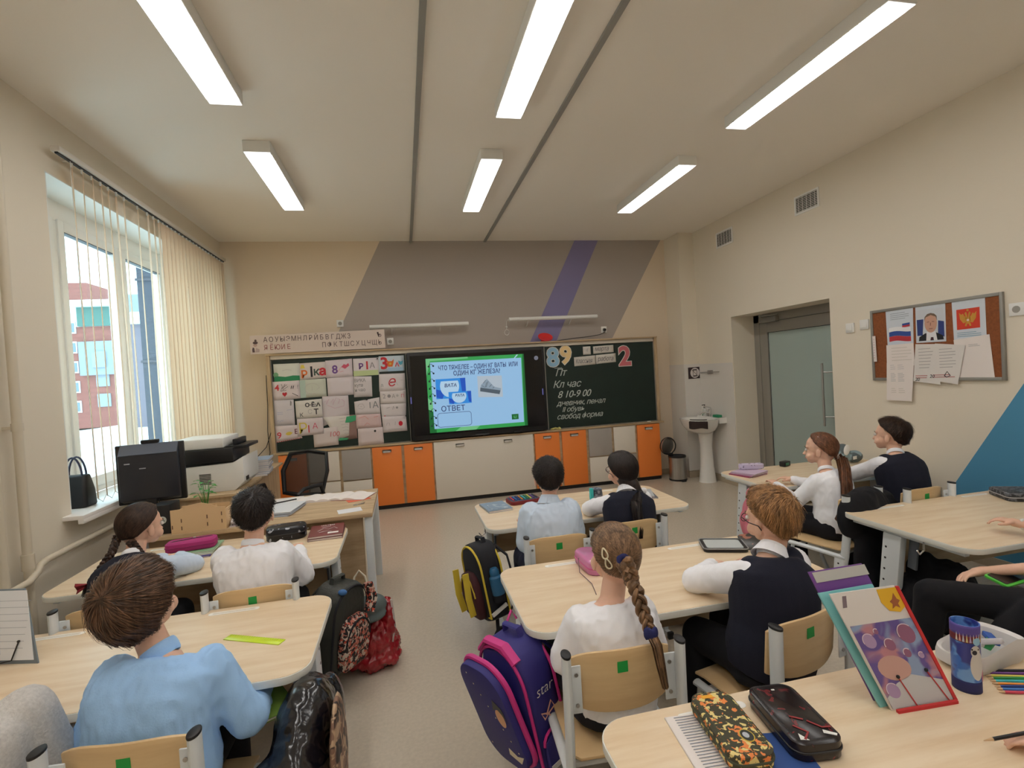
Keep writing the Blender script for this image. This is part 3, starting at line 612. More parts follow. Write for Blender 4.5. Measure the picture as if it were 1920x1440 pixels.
# ------------------------------------------------------------------ alphabet strip
PA = Plane((-1.637, YBD-.045, 1.885), (1, 0, .005), (0, 0, 1))
t = thing('alphabet_strip', 'long white alphabet poster strip above the drawings board', 'poster', (-.9, YBD-.04, 1.885))
b = MB(); b.prism([(0, 0), (1.452, -.004), (1.452, .212), (0, .205)], -.004, 0, PA.M()); b.build('panel', flat('strip_board', (216, 200, 190), .6), t)
M_LET = flat('letter_brown', (92, 74, 74)); M_LETR = flat('letter_red', (150, 84, 84))
def letters(s, u0, v, size, m, step):
    u = u0
    for ch in s:
        if ch != ' ': PA.text(ch, u+step/2, v, size, m, t, 'letter', align='CENTER', bold=.0, lift=.0008, sx=.85)
        u += step
letters('АОУЫЭМНЛРЙБВГДЖЗ', .13, .128, .078, M_LET, .0595); letters('Ъ', 1.36, .128, .078, M_LET, .06)
letters('ЯЁЮИЕ', .13, .040, .078, M_LETR, .060); letters('ПФКТШСХЦЧЩЬ', .745, .040, .078, M_LET, .0618)
for pts, m in (([p for p in circ(.026, 14, .055, .125, .016)], M_LET), ([p for p in circ(.012, 10, .058, .15)], M_LET), (circ(.020, 12, .052, .098, .017), flat('print_face', (190, 160, 150))), ([(.02, .02), (.045, .02), (.04, .07), (.025, .075), (.018, .05)], M_LET), ([(.05, .02), (.09, .02), (.095, .05), (.06, .07)], flat('print_pink', (186, 164, 160)))):
    PA.poly(pts, 'print_figure', m, t, .0004+.0002*len(pts), .0012+.0002*len(pts))
# ------------------------------------------------------------------ cork notice board
def rplane(Y, Z): return Plane((XR, Y, Z), (0, -1, 0), (0, 0, 1))
cb = thing('cork_board', 'grey framed cork notice board on the door wall', 'board', (XR, 3.0, 1.26))
b = MB(); b.bx(XR-.012, XR-.0005, 2.545, 3.455, 1.285, 1.818); b.build('cork', mat('cork', s2l(150, 88, 50), .9, grain=(60, 60, 60, .25)), cb)
b = MB(); b.bx(XR-.02, XR-.0005, 2.527, 2.547, 1.265, 1.838); b.bx(XR-.02, XR-.0005, 3.453, 3.473, 1.265, 1.838); b.bx(XR-.02, XR-.0005, 2.547, 3.453, 1.265, 1.287); b.bx(XR-.02, XR-.0005, 2.547, 3.453, 1.816, 1.838); b.build('frame', M_ALU, cb, bevel=.002)
PC = Plane((XR-.0125, 0, 0), (0, -1, 0), (0, 0, 1))
def note(name, label, pts, w, m=M_PAPER, cat='notice'):
    """corners (Y,Z) clockwise from top left"""
    cy = sum(p[0] for p in pts)/4; cz = min(p[1] for p in pts)
    t = thing(name, label, cat, (XR-.0125-w, cy, cz), 'notices on the cork board')
    b = MB(); b.prism([(-p[0], p[1]) for p in reversed(pts)], w, w+.0008, PC.M()); b.build('sheet', m, t, smooth=False); t['w'] = w+.0008; return t
def lines(t, y0, y1, z0, z1, n, rgb=(170, 168, 166), wd=.004, name='print_line'):
    w = t['w']+.0003
    PC.stroke([[(-y0, z0+(z1-z0)*k/max(n-1, 1)), (-y0+(y0-y1)*(1 if k % 3 else .8), z0+(z1-z0)*k/max(n-1, 1)+.002)] for k in range(n)], name, flat('line_%d_%d' % rgb[:2], rgb), t, wd, w)
M_LAM = flat('laminated', (214, 222, 232), .25)
t = note('flag_poster', 'poster with the white, blue and red flag at the left of the cork board', [(3.338, 1.825), (3.115, 1.832), (3.122, 1.548), (3.333, 1.546)], .001, M_LAM, 'poster')
lines(t, 3.30, 3.15, 1.79, 1.745, 4, (150, 160, 170))
w = t['w']
def wave(y0, y1, z0, z1, rgb, nm):
    n = 8; top = [(-(y0+(y1-y0)*k/n), z1+.006*math.sin(k/n*5)) for k in range(n+1)]; bot = [(-(y0+(y1-y0)*k/n), z0+.006*math.sin(k/n*5)) for k in range(n, -1, -1)]
    PC.poly(bot[::-1]+top[::-1], nm, flat('flag_%d' % rgb[0], rgb), t, w+.0002, w+.0008)
wave(3.315, 3.14, 1.648, 1.680, (236, 236, 240), 'white_band'); wave(3.315, 3.14, 1.611, 1.647, (50, 82, 158), 'blue_band'); wave(3.315, 3.14, 1.572, 1.610, (192, 56, 66), 'red_band')
PC.poly([(-3.205, 1.69), (-3.145, 1.695), (-3.145, 1.71), (-3.205, 1.705)], 'small_flag', flat('flag_50', (50, 82, 158)), t, w+.0002, w+.0008)
PC.poly([(-3.205, 1.675), (-3.145, 1.68), (-3.145, 1.695), (-3.205, 1.69)], 'small_flag', flat('flag_192', (192, 56, 66)), t, w+.0002, w+.0008)
t = note('portrait_poster', 'portrait photo of a man in dark suit and tie on the cork board', [(3.097, 1.825), (2.882, 1.832), (2.886, 1.545), (3.101, 1.548)], .001, M_LAM, 'poster'); w = t['w']
PC.poly([(-3.09, 1.56), (-2.895, 1.56), (-2.895, 1.79), (-3.09, 1.79)], 'backdrop', flat('portrait_bg', (206, 212, 220)), t, w+.0002, w+.0004)
PC.poly([(-3.09, 1.60), (-3.05, 1.60), (-3.04, 1.72), (-3.09, 1.72)], 'flag_blue', flat('portrait_blue', (48, 66, 130)), t, w+.0005, w+.0006); PC.poly([(-2.94, 1.59), (-2.895, 1.58), (-2.895, 1.69), (-2.935, 1.70)], 'flag_blue', flat('portrait_blue', (48, 66, 130)), t, w+.0005, w+.0006)
PC.poly([(-3.08, 1.56), (-2.90, 1.56), (-2.905, 1.59), (-2.95, 1.615), (-3.03, 1.615), (-3.075, 1.59)], 'suit', flat('suit', (30, 30, 36)), t, w+.0007, w+.0009)
PC.poly([(-3.025, 1.56), (-2.945, 1.56), (-2.955, 1.625), (-3.02, 1.625)], 'shirt', flat('portrait_shirt', (232, 232, 236)), t, w+.001, w+.0011)
PC.poly([(-2.995, 1.56), (-2.97, 1.56), (-2.973, 1.583), (-2.990, 1.583)], 'tie', flat('portrait_tie', (70, 40, 50)), t, w+.0012, w+.0013)
PC.poly(circ(.045, 20, -2.988, 1.685, .068), 'face', flat('portrait_skin', (206, 160, 138)), t, w+.0012, w+.0014)
PC.poly([(-3.034, 1.70), (-3.03, 1.735), (-3.01, 1.755), (-2.985, 1.76), (-2.96, 1.752), (-2.944, 1.735), (-2.942, 1.70), (-2.952, 1.73), (-2.985, 1.745), (-3.022, 1.732)], 'hair', flat('portrait_hair', (120, 100, 84)), t, w+.0015, w+.0016)
PC.stroke([[(-3.015, 1.695), (-2.998, 1.697)], [(-2.978, 1.697), (-2.962, 1.695)], [(-3.0, 1.646), (-2.975, 1.646)], [(-2.988, 1.69), (-2.99, 1.668)]], 'features', flat('portrait_line', (130, 84, 76)), t, .004, w+.0017)
t = note('emblem_poster', 'poster with a gold eagle emblem on a red square, right of the portrait', [(2.839, 1.825), (2.630, 1.822), (2.629, 1.52), (2.833, 1.53)], .001, M_LAM, 'poster'); w = t['w']
PC.poly([(-2.81, 1.618), (-2.665, 1.622), (-2.664, 1.76), (-2.81, 1.758)], 'red_field', flat('emblem_red', (214, 66, 44)), t, w+.0002, w+.0006)
G = flat('emblem_gold', (206, 150, 60))
PC.poly([(-2.748, 1.655), (-2.728, 1.655), (-2.722, 1.70), (-2.754, 1.70)], 'eagle_body', G, t, w+.0007, w+.0009)
for sg in (-1, 1):
    c = -2.738; PC.poly([(c+sg*.012, 1.665), (c+sg*.03, 1.66), (c+sg*.05, 1.69), (c+sg*.055, 1.735), (c+sg*.04, 1.72), (c+sg*.03, 1.728), (c+sg*.022, 1.71), (c+sg*.01, 1.70)][::sg], 'eagle_wing', G, t, w+.0007, w+.0009)
    PC.poly([(c+sg*.002, 1.70), (c+sg*.012, 1.70), (c+sg*.02, 1.728), (c+sg*.01, 1.738), (c+sg*.004, 1.72)][::sg], 'eagle_head', G, t, w+.0010, w+.0012)
    PC.poly([(c+sg*.004, 1.655), (c+sg*.016, 1.66), (c+sg*.02, 1.64), (c+sg*.01, 1.638)][::-sg], 'eagle_leg', G, t, w+.0010, w+.0012)
PC.poly(circ(.008, 10, -2.738, 1.748), 'crown', G, t, w+.0007, w+.0009); PC.poly(circ(.008, 10, -2.738, 1.68), 'shield', flat('shield_pale', (226, 200, 190)), t, w+.0012, w+.0014)
lines(t, 2.81, 2.66, 1.595, 1.57, 3, (120, 160, 180))
t = note('timetable_sheet', 'white sheet hanging below the flag poster, upper of two', [(3.342, 1.547), (3.121, 1.55), (3.118, 1.38), (3.345, 1.38)], .003, M_PAPER); lines(t, 3.30, 3.14, 1.52, 1.40, 6, (206, 200, 192))
t = note('timetable_sheet', 'white sheet hanging past the lower frame of the cork board', [(3.34, 1.405), (3.118, 1.408), (3.149, 1.106), (3.354, 1.106)], .0095, M_PAPER)
for a, c in ((3.31, 3.27), (3.25, 3.20)): lines(t, a, c, 1.385, 1.355, 3, (200, 198, 200)); lines(t, a, c, 1.32, 1.26, 6, (190, 190, 192)); lines(t, a, c, 1.20, 1.17, 3, (206, 200, 206))
t = note('notice_sheet', 'blank white notice under the emblem poster', [(2.835, 1.55), (2.611, 1.572), (2.590, 1.285), (2.815, 1.277)], .003, M_PAPER); lines(t, 2.74, 2.67, 1.51, 1.50, 2, (190, 186, 186))
t = note('certificate', 'certificate under the portrait, behind the tilted one', [(3.101, 1.54), (2.935, 1.53), (2.932, 1.235), (3.129, 1.26)], .0095, flat('certificate', (226, 222, 218))); lines(t, 3.08, 2.97, 1.50, 1.36, 7, (176, 172, 172)); lines(t, 3.11, 2.96, 1.30, 1.285, 2, (190, 130, 130), .006)
PC.text('20', -3.115, 1.262, .035, M_INK, t, lift=.0115, shear=.2)
t = note('certificate', 'tilted certificate overlapping the other on the cork board', [(2.957, 1.535), (2.755, 1.51), (2.813, 1.238), (3.029, 1.274)], .011, flat('certificate', (226, 222, 218))); lines(t, 2.93, 2.82, 1.49, 1.36, 7, (176, 172, 172)); lines(t, 2.98, 2.83, 1.305, 1.29, 2, (190, 130, 130), .006)
PC.text('20', -3.005, 1.285, .035, M_INK, t, lift=.0125, shear=.2); PC.stroke([[(-2.90, 1.30), (-2.88, 1.33), (-2.86, 1.30), (-2.885, 1.29), (-2.90, 1.30)]], 'star_mark', M_INK, t, .006, .0125)
t = note('label_strip', 'narrow white label strip on the window-side edge of the cork board', [(3.458, 1.63), (3.43, 1.63), (3.425, 1.42), (3.452, 1.42)], .009, M_PAPER); lines(t, 3.45, 3.44, 1.60, 1.45, 8, (210, 160, 170))
# ------------------------------------------------------------------ washbasin corner
M_CER = mat('ceramic', s2l(236, 234, 230), .12, coat=.4)
SY, SZ = 5.70, .80
sk = thing('washbasin', 'white ceramic pedestal washbasin in the corner by the door', 'sink', (3.62, SY, 0))
b = MB(); R = []
def oval(cx, cz, rx, ry, n=36): return [Vector((cx-rx*max(-.55, math.cos(2*PI*k/n)) if True else 0, SY+ry*math.sin(2*PI*k/n), cz)) for k in range(n)]
for cx, cz, rx, ry in ((3.62, .62, .10, .12), (3.60, .66, .17, .20), (3.585, .72, .20, .255), (3.58, .785, .215, .275), (3.58, .80, .22, .28), (3.58, .803, .20, .26), (3.57, .78, .165, .20), (3.575, .72, .12, .15), (3.58, .69, .03, .03)): R.append(oval(cx, cz, rx, ry))
b.rings(R); b.bx(3.70, XR-.0085, SY-.235, SY+.235, .745, .815); b.build('basin', M_CER, sk, bevel=0)
b = MB(); R = []
for z, rx, ry in ((0, .11, .10), (.02, .105, .095), (.2, .085, .075), (.45, .075, .068), (.6, .09, .085), (.66, .11, .10)): R.append([Vector((3.655+rx*math.cos(2*PI*k/28)-.0, SY+ry*math.sin(2*PI*k/28), z)) for k in range(28)])
b.rings(R); b.build('pedestal', M_CER, sk)
b = MB(); b.cyl((3.735, SY, .815), (3.735, SY, .90), .021, .018); b.tube([(3.73, SY, .865), (3.68, SY, .875), (3.62, SY, .85), (3.61, SY, .835)], .012, 10); b.tube([(3.735, SY, .90), (3.735, SY, .915), (3.66, SY, .945)], [.02, .019, .008], 10); b.build('tap', M_CHROME, sk)
t = thing('dark_cloth', 'dark brown cloth draped over the front rim of the washbasin', 'cloth', (3.36, 5.76, .74))
b = MB()
def _dr(u, v):
    a = math.radians(22+52*u); k = 1.03 if v > .15 else .93; return (3.58-.222*k*math.cos(a)-.006*math.sin(u*9)*v, SY-.282*k*math.sin(a), .812-.105*v-.007*math.sin(u*7)*v-.006*(v > .15))
b.grid(_dr, 14, 9)
o = b.build('drape', flat('cloth_brown', (52, 40, 38), .9), t, ang=None); sm = o.modifiers.new('thickness', 'SOLIDIFY'); sm.thickness = .004
t = thing('soap_bottle', 'clear soap dispenser bottle with a dark pump beside the tap', 'bottle', (3.74, 5.82, .815))
b = MB(); b.lathe([(.026, 0), (.028, .006), (.028, .075), (.012, .09), (.012, .1)], (3.74, 5.82, .8155), 20); b.build('body', mat('soap_clear', s2l(206, 208, 204), .1, coat=.3), t)
b = MB(); b.lathe([(.014, 0), (.014, .014), (.005, .018), (.005, .04)], (3.74, 5.82, .916), 14); b.tube([(3.745, 5.82, .955), (3.705, 5.825, .952)], .006, 8); b.build('pump', flat('pump', (70, 66, 64)), t)
t = thing('soap_dish', 'small green sponge on the right side of the washbasin', 'sponge', (3.72, 5.53, .815)); b = MB(); b.box((3.72, 5.53, .832), (.06, .11, .032)); b.build('block', flat('sponge_green', (44, 140, 98), .8), t, bevel=.006)
t = thing('towel_hook_rail', 'small steel hook rail on the tiles above the washbasin', 'hook', (3.79, 5.74, 1.37))
b = MB(); b.box((XR-.02, 5.74, 1.37), (.018, .10, .045)); b.build('plate', M_STEEL, t, bevel=.004); b = MB(); b.tube([(XR-.03, 5.94, 1.365), (XR-.03, 5.54, 1.372)], .006, 8); b.cyl((XR-.0085, 5.74, 1.37), (XR-.03, 5.74, 1.37), .008, n=8); b.build('bar', M_STEEL, t)
t = thing('no_phone_sign', 'dark square sign with a crossed-out phone in a white circle', 'sign', (3.72, 5.99, 1.29)); PS = Plane((3.637, 5.9915, 1.29), (1, 0, .02), (0, 0, 1))
PS.poly([(0, 0), (.192, 0), (.192, .15), (0, .15)], 'panel', flat('sign_dark', (54, 36, 38), .5), t, .0002, .003)
PS.poly(circ(.066, 28, .096, .075), 'circle', flat('sign_white', (222, 214, 210)), t, .0031, .0035)
PS.stroke([[(.07, .03), (.122, .03), (.122, .12), (.07, .12), (.07, .03)]], 'phone_outline', flat('sign_dark', (54, 36, 38), .5), t, .006, .0036); PS.poly([(.07, .108), (.122, .108), (.122, .122), (.07, .122)], 'phone_top', flat('sign_dark', (54, 36, 38)), t, .0036, .004); PS.poly([(.07, .028), (.122, .028), (.122, .042), (.07, .042)], 'phone_base', flat('sign_dark', (54, 36, 38)), t, .0036, .004)
PS.stroke([[(.055, .118), (.135, .03)]], 'slash', flat('sign_dark', (54, 36, 38)), t, .005, .0043)
# pedal bin
bn = thing('pedal_bin', 'round steel pedal bin with its lid raised beside the cabinets', 'bin', (3.39, 5.93, 0)); c = (3.39, 5.95, 0)
b = MB(); b.lathe([(.105, .018), (.107, .02), (.107, .30), (.104, .302), (.098, .30), (.098, .03), (.001, .028)], c, 40); b.build('bucket', M_STEEL, bn)
b = MB(); b.lathe([(.110, 0), (.112, .004), (.112, .02), (.107, .022)], c, 32); b.bx(3.36, 3.42, 5.80, 5.85, .004, .014); b.build('base_ring', M_BLACK, bn); b = MB(); b.lathe([(.107, .296), (.112, .298), (.112, .318), (.104, .319), (.101, .30)], c, 32); b.build('trim_ring', M_BLACK, bn)
b = MB(); M3 = Matrix.Rotation(math.radians(80), 3, 'X') ; b.lathe([(.112, 0), (.112, .016), (.10, .026), (.05, .036), (.001, .038), (.001, .034), (.05, .032), (.098, .02), (.104, .0)], (3.33, 6.068-.0, .43), 40, Matrix.Rotation(math.radians(20), 3, 'Z') @ Matrix.Rotation(math.radians(-84), 3, 'X')); b.build('lid', M_STEEL, bn)
b = MB(); b.tube([(3.33+.109*math.cos(a), 6.06, .43+.109*math.sin(a)) for a in [k*PI/14 for k in range(28)]], .008, 6, closed=True); b.bx(3.33, 3.38, 6.03, 6.06, .30, .34); b.build('lid_rim', M_BLACK, bn)
# ================================================================== DESKS AND CHAIRS
DW, DZT = 1.31, .605; M_TRAY = mat('tray_white', s2l(250, 248, 242), .35)
def make_desk(depth):
    """two-seat school desk; origin on the floor under the centre of the top"""
    t = thing('school_desk', 'x', 'desk'); w, d = DW, depth
    b = MB(); b.prism(rrect(w, d, .085, 7), DZT-.026, DZT-.0012); b.build('edge_band', M_EDGE, t, bevel=.002)
    b = MB(); b.prism(rrect(w-.006, d-.006, .083, 7), DZT-.0013, DZT); b.build('tabletop', M_DESK, t, smooth=False)
    for x in (-.345, .275):
        b = MB(); b.prism(rrect(.19, .026, .012, 4, x, d/2-.048), DZT-.001, DZT+.0008); tr = b.build('pencil_tray', M_TRAY, t, smooth=False)
        b = MB(); b.prism(rrect(.16, .010, .005, 3, x, d/2-.048), DZT+.0006, DZT+.0012); b.build('tray_slot', flat('tray_slot', (232, 226, 214)), tr, smooth=False)
    for s in (-1, 1):
        x = s*(w/2-.055)
        b = MB(); b.bx(x-.014, x+.014, -d/2+.06, d/2-.05, DZT-.052, DZT-.027); b.build('side_rail', M_WHMET, t, bevel=.003)
        b = MB(); b.prism([(.07, .035), (.17, .035), (.105, DZT-.05), (.005, DZT-.05)], x-.02, x+.02, Matrix(((0, 0, 1, 0), (1, 0, 0, 0), (0, 1, 0, 0), (0, 0, 0, 1)))); lg = b.build('leg', M_WHMET, t, bevel=.006)
        b = MB()
        for k in range(7):
            z = .12+k*.06; y = .145-(z-.035)*.122
            for sx in (-1, 1): b.cyl((x+sx*.0199, y, z), (x+sx*.0206, y, z), .006, n=8)
        b.build('hole', M_BLACK, lg)['kind'] = 'stuff'
        b = MB(); b.box((x-s*.03, -.015, DZT-.13), (.012, .045, .17), (.12, 0, 0)); b.build('slide_bar', flat('slide_grey', (90, 96, 104), .35), t, bevel=.002)
        b = MB(); b.bx(x-.02, x+.02, -d/2+.02, d/2-.03, .006, .036); ft = b.build('foot_rail', M_WHMET, t, bevel=.006)
        for y in (-d/2+.012, d/2-.022): b = MB(); b.bx(x-.022, x+.022, y-.010, y+.010, 0, .039); b.build('foot_cap', M_BLACK, ft, bevel=.004)
    b = MB(); b.bx(-w/2+.075, w/2-.075, .085, .10, .33, .555); b.build('modesty_panel', M_OAK, t)
    b = MB(); b.bx(-w/2+.075, w/2-.075, .04, .07, .07, .10); b.build('stretcher', M_WHMET, t, bevel=.003)
    b = MB()
    b.tube([(-w/2+.01, -.13, DZT-.028), (-w/2+.01, -.13, DZT-.07), (-w/2-.015, -.13, DZT-.085), (-w/2-.03, -.13, DZT-.065)], .004, 6); b.build('bag_hook', M_CHROME, t)
    return t
def place_desk(xc, y0, y1, label):
    t = make_desk(y1-y0); t.location = (xc, (y0+y1)/2, 0); t['label'] = label; t['group'] = 'two-seat school desks'
    return t
place_desk(1.075, 2.865, 3.515, 'two-seat school desk in the middle row, nearest the cabinets')
place_desk(1.02, 1.665, 2.285, 'two-seat school desk in the middle row with the pink soft case')
place_desk(1.065, .60, 1.205, 'two-seat school desk in front with two zip pencil cases and standing folders')
place_desk(-1.05, 2.69, 3.335, 'two-seat school desk in the window row touching the teacher desk')
place_desk(-1.005, 1.67, 2.285, 'two-seat school desk in the window row with a yellow-green ruler')
place_desk(3.085, 3.02, 3.66, 'two-seat school desk by the door wall below the doorway')
place_desk(3.03, 1.735, 2.435, 'two-seat school desk by the blue wall paint with a dark case on it')

CW = .173
def make_chair():
    t = thing('school_chair', 'x', 'chair')
    # backrest: thin bent plywood
    b = MB()
    def side(off):
        rows = []
        for j in range(7):
            v = j/6; row = []
            for i in range(13):
                u = -1+2*i/12; hw = .157; zt = .668-.022*abs(u)**4; zb = .478+.028*abs(u)**3
                z = zb+(zt-zb)*v; y = -.185+.030*(u*u)-.012*(v-.5)+off
                x = u*hw
                row.append(Vector((x, y, z)))
            rows.append(row)
        return rows
    A, B = side(-.0), side(.010); n = 13; vs = [v for r in A for v in r]+[v for r in B for v in r]; m = 7*n; fs = []
    for j in range(6):
        for i in range(n-1):
            a = j*n+i; fs += [(a, a+1, a+n+1, a+n), (m+a, m+a+n, m+a+n+1, m+a+1)]
    for i in range(n-1): fs += [(i, m+i, m+i+1, i+1), (6*n+i, 6*n+i+1, m+6*n+i+1, m+6*n+i)]
    for j in range(6): a = j*n; fs += [(a, a+n, m+a+n, m+a), (a+n-1, m+a+n-1, m+a+2*n-1, a+2*n-1)]
    b.add(vs, fs); br = b.build('backrest', M_PLY, t, bevel=.002)
    b = MB(); b.prism([(-.016, .600), (.016, .601), (.016, .634), (-.016, .633)], .1875, .1892, Matrix(((1, 0, 0, 0), (0, 0, -1, 0), (0, 1, 0, 0), (0, 0, 0, 1)))); st = b.build('sticker', M_GREEN, br, smooth=False); st['label'] = 'small green square sticker'
    # seat: plywood with rolled front edge
    b = MB(); sec = [(-.185, .352), (-.15, .347), (0, .345), (.12, .349), (.165, .343), (.185, .325)]
    P = [Vector((0, y, z)) for y, z in sec]; R = []
    for k, (y, z) in enumerate(sec):
        hw = .165-(.025 if k in (0, 5) else 0)
        R.append([Vector((-hw, y, z)), Vector((hw, y, z)), Vector((hw, y, z+.010)), Vector((-hw, y, z+.010))])
    b.rings(R); b.build('seat', M_PLY, t, bevel=.003)
    for s in (-1, 1):
        x = s*CW
        b = MB(); b.tube([(x, -.205, .682), (x, -.200, .45), (x, -.185, .33), (x, -.165, .23)], .0235, 16, rx=.0135, up=(0, 1, 0)); po = b.build('post', M_WHMET, t)
        b = MB(); b.tube([(x, -.205, .681), (x, -.2052, .689)], .0245, 16, rx=.0145, up=(0, 1, 0)); b.build('post_cap', M_BLACK, po, bevel=.002)
        b = MB(); b.bx(min(x-s*.008, x-s*.045), max(x-s*.008, x-s*.045), -.192, -.186, .50, .64); br2 = b.build('bracket', M_WHMET, t, bevel=.002)
        for z in (.525, .615): b = MB(); b.cyl((x-s*.03, -.1925, z), (x-s*.03, -.1955, z), .006, n=10); b.build('screw', M_STEEL, br2)
        b = MB(); b.tube([(x, -.19, .318), (x, 0, .325), (x, .15, .325)], .012, 10, rx=.018, up=(0, 0, 1)); b.build('seat_rail', M_WHMET, t)
        b = MB(); b.prism([(-.17, .03), (-.10, .03), (-.13, .32), (-.19, .32)], x-.0125, x+.0125, Matrix(((0, 0, 1, 0), (1, 0, 0, 0), (0, 1, 0, 0), (0, 0, 0, 1)))); lg = b.build('leg', M_WHMET, t, bevel=.005)
        b = MB()
        for k in range(5):
            z = .08+k*.05
            for sx in (-1, 1): b.cyl((x+sx*.0124, -.137-(z-.03)*.06, z), (x+sx*.0130, -.137-(z-.03)*.06, z), .0055, n=8)
        b.build('hole', M_BLACK, lg)['kind'] = 'stuff'
        b = MB(); b.bx(x-.014, x+.014, -.20, .20, .006, .034); fr = b.build('foot_rail', M_WHMET, t, bevel=.005)
        for y in (-.205, .205): b = MB(); b.bx(x-.016, x+.016, y-.010, y+.010, 0, .037); b.build('foot_cap', M_BLACK, fr, bevel=.003)
        b = MB(); b.tube([(x, .13, .318), (x*.98, .16, .16), (x, .10, .03)], .011, 8); b.build('brace', M_WHMET, t)
    for y in (.10, -.15): b = MB(); b.tube([(-CW, y, .322), (CW, y, .322)], .010, 8); b.build('crossbar', M_WHMET, t)
    return t
chair0 = make_chair(); _used = []
def chair(x, y, rz, label):
    """x, y = middle of the backrest, chair facing +Y turned by rz degrees"""
    t = chair0 if not _used else copy_tree(chair0); _used.append(1)
    a = math.radians(rz); t.rotation_euler = (0, 0, a); t.location = (x-.19*math.sin(a)*1, y+.19*math.cos(a), 0)
    t['label'] = label; t['group'] = 'plywood school chairs'; return t
chair(.715, 2.44, 0, 'plywood school chair behind the boy in the short-sleeved pale blue shirt')
chair(1.165, 2.52, 4, 'plywood school chair behind the girl with the long dark ponytail')
chair(.578, 1.385, -4, 'plywood school chair behind the girl with the long braid')
chair(1.220, 1.375, 11, 'plywood school chair behind the ginger boy, its seat showing')
chair(-.675, 2.29, 2, 'plywood school chair behind the dark-haired boy in the white shirt')
chair(-1.21, 2.30, 2, 'plywood school chair half hidden in the window row, behind the girl with two braids')
chair(-.715, 1.375, -6, 'plywood school chair at the bottom, behind the boy in the blue shirt')
chair(3.02, 2.44, 2, 'plywood school chair behind the boy in the dark vest by the door wall')
chair(2.60, 2.50, 16, 'plywood school chair with a black jacket over it, under the ponytail girl in white')
chair(2.72, 1.22, 0, 'plywood school chair under the child at the picture edge by the blue paint')

# ------------------------------------------------------------------ teacher's desk
TZ = .665
td = thing('teacher_desk', 'oak teacher desk with white metal legs, covered in papers', 'desk', (-.85, 3.75, 0))
b = MB(); b.bx(-1.60, -.25, 3.345, 4.10, TZ-.025, TZ); b.build('tabletop', M_OAK, td, bevel=.002)
b = MB(); b.bx(-1.55, -.315, 3.40, 3.418, .12, TZ-.03); b.build('modesty_panel', M_OAK, td)
for y in (3.362, 4.05):
    b = MB(); b.bx(-.302, -.254, y, y+.045, .0, TZ-.026); b.build('leg', M_WHMET, td, bevel=.003)
for y in (3.362, 4.05):
    b = MB(); b.bx(-1.59, -1.545, y, y+.045, .0, TZ-.026); b.build('leg', M_WHMET, td, bevel=.003)
b = MB(); b.bx(-.30, -.256, 3.41, 4.05, TZ-.075, TZ-.03); b.build('side_rail', M_WHMET, td, bevel=.003)
sd = thing('side_desk', 'oak side desk along the window wall carrying the printer', 'desk', (-1.6, 4.7, 0))
b = MB(); b.bx(-1.93, -1.26, 4.10, 5.55, .715, .735); b.build('tabletop', M_OAK, sd, bevel=.002)
b = MB(); b.bx(-1.86, -1.30, 4.115, 4.14, 0, .714); b.build('side_panel', M_OAKV, sd); b = MB(); b.bx(-1.86, -1.30, 5.51, 5.535, 0, .714); b.build('side_panel', M_OAKV, sd)
b = MB(); b.bx(-1.31, -1.29, 4.6, 5.50, .30, .70); b.build('front_panel', M_OAKV, sd)
# monitor, seen from behind
mo = thing('computer_monitor', 'black computer monitor seen from behind on the teacher desk', 'monitor', (-1.65, 3.73, TZ))
Mm = Matrix.Translation((-1.65, 3.73, 0)) @ Matrix.Rotation(math.radians(8), 4, 'Z')
b = MB(); b.M = Mm; b.bx(-.19, .19, .0, .03, .80, 1.185); b.build('screen', M_BLACK, mo, bevel=.006)
b = MB(); b.M = Mm; b.prism([(0, 1.18), (-.05, 1.125), (-.05, .83), (0, .81)], -.165, .165, Matrix(((0, 0, 1, 0), (1, 0, 0, 0), (0, 1, 0, 0), (0, 0, 0, 1)))); b.build('rear_housing', mat('monitor_grey', s2l(44, 46, 54), .35), mo, bevel=.008)
b = MB(); b.M = Mm; b.bx(-.05, .05, .0, .035, 1.186, 1.21); b.build('webcam', M_BLACK, mo, bevel=.006)
b = MB(); b.M = Mm; b.bx(-.03, .03, -.045, -.01, TZ+.012, .86); b.bx(-.12, .12, -.09, .09, TZ, TZ+.012); b.build('stand', M_BLACK, mo, bevel=.004)
b = MB(); b.M = Mm; b.bx(-.13, -.10, -.0515, -.05, 1.065, 1.072); b.bx(-.05, -.015, -.0515, -.05, 1.03, 1.036); b.build('label_mark', flat('mark_grey', (170, 176, 186)), mo)
for k in range(4): b = MB(); b.M = Mm; b.tube([(-.02+.02*k, -.03, .83), (-.04+.03*k, -.06, .76), (-.01+.02*k, -.06, .70), (.02*k, -.03, TZ+.005)], .003, 6); b.build('cable', M_BLACK, mo)
b = MB(); b.M = Mm; b.prism([(.002, 1.186), (-.056, 1.124), (-.053, 1.120), (.004, 1.181)], -.16, .16, Matrix(((0, 0, 1, 0), (1, 0, 0, 0), (0, 1, 0, 0), (0, 0, 0, 1)))); b.build('top_bevel', flat('bevel_grey', (92, 98, 112), .4), mo)
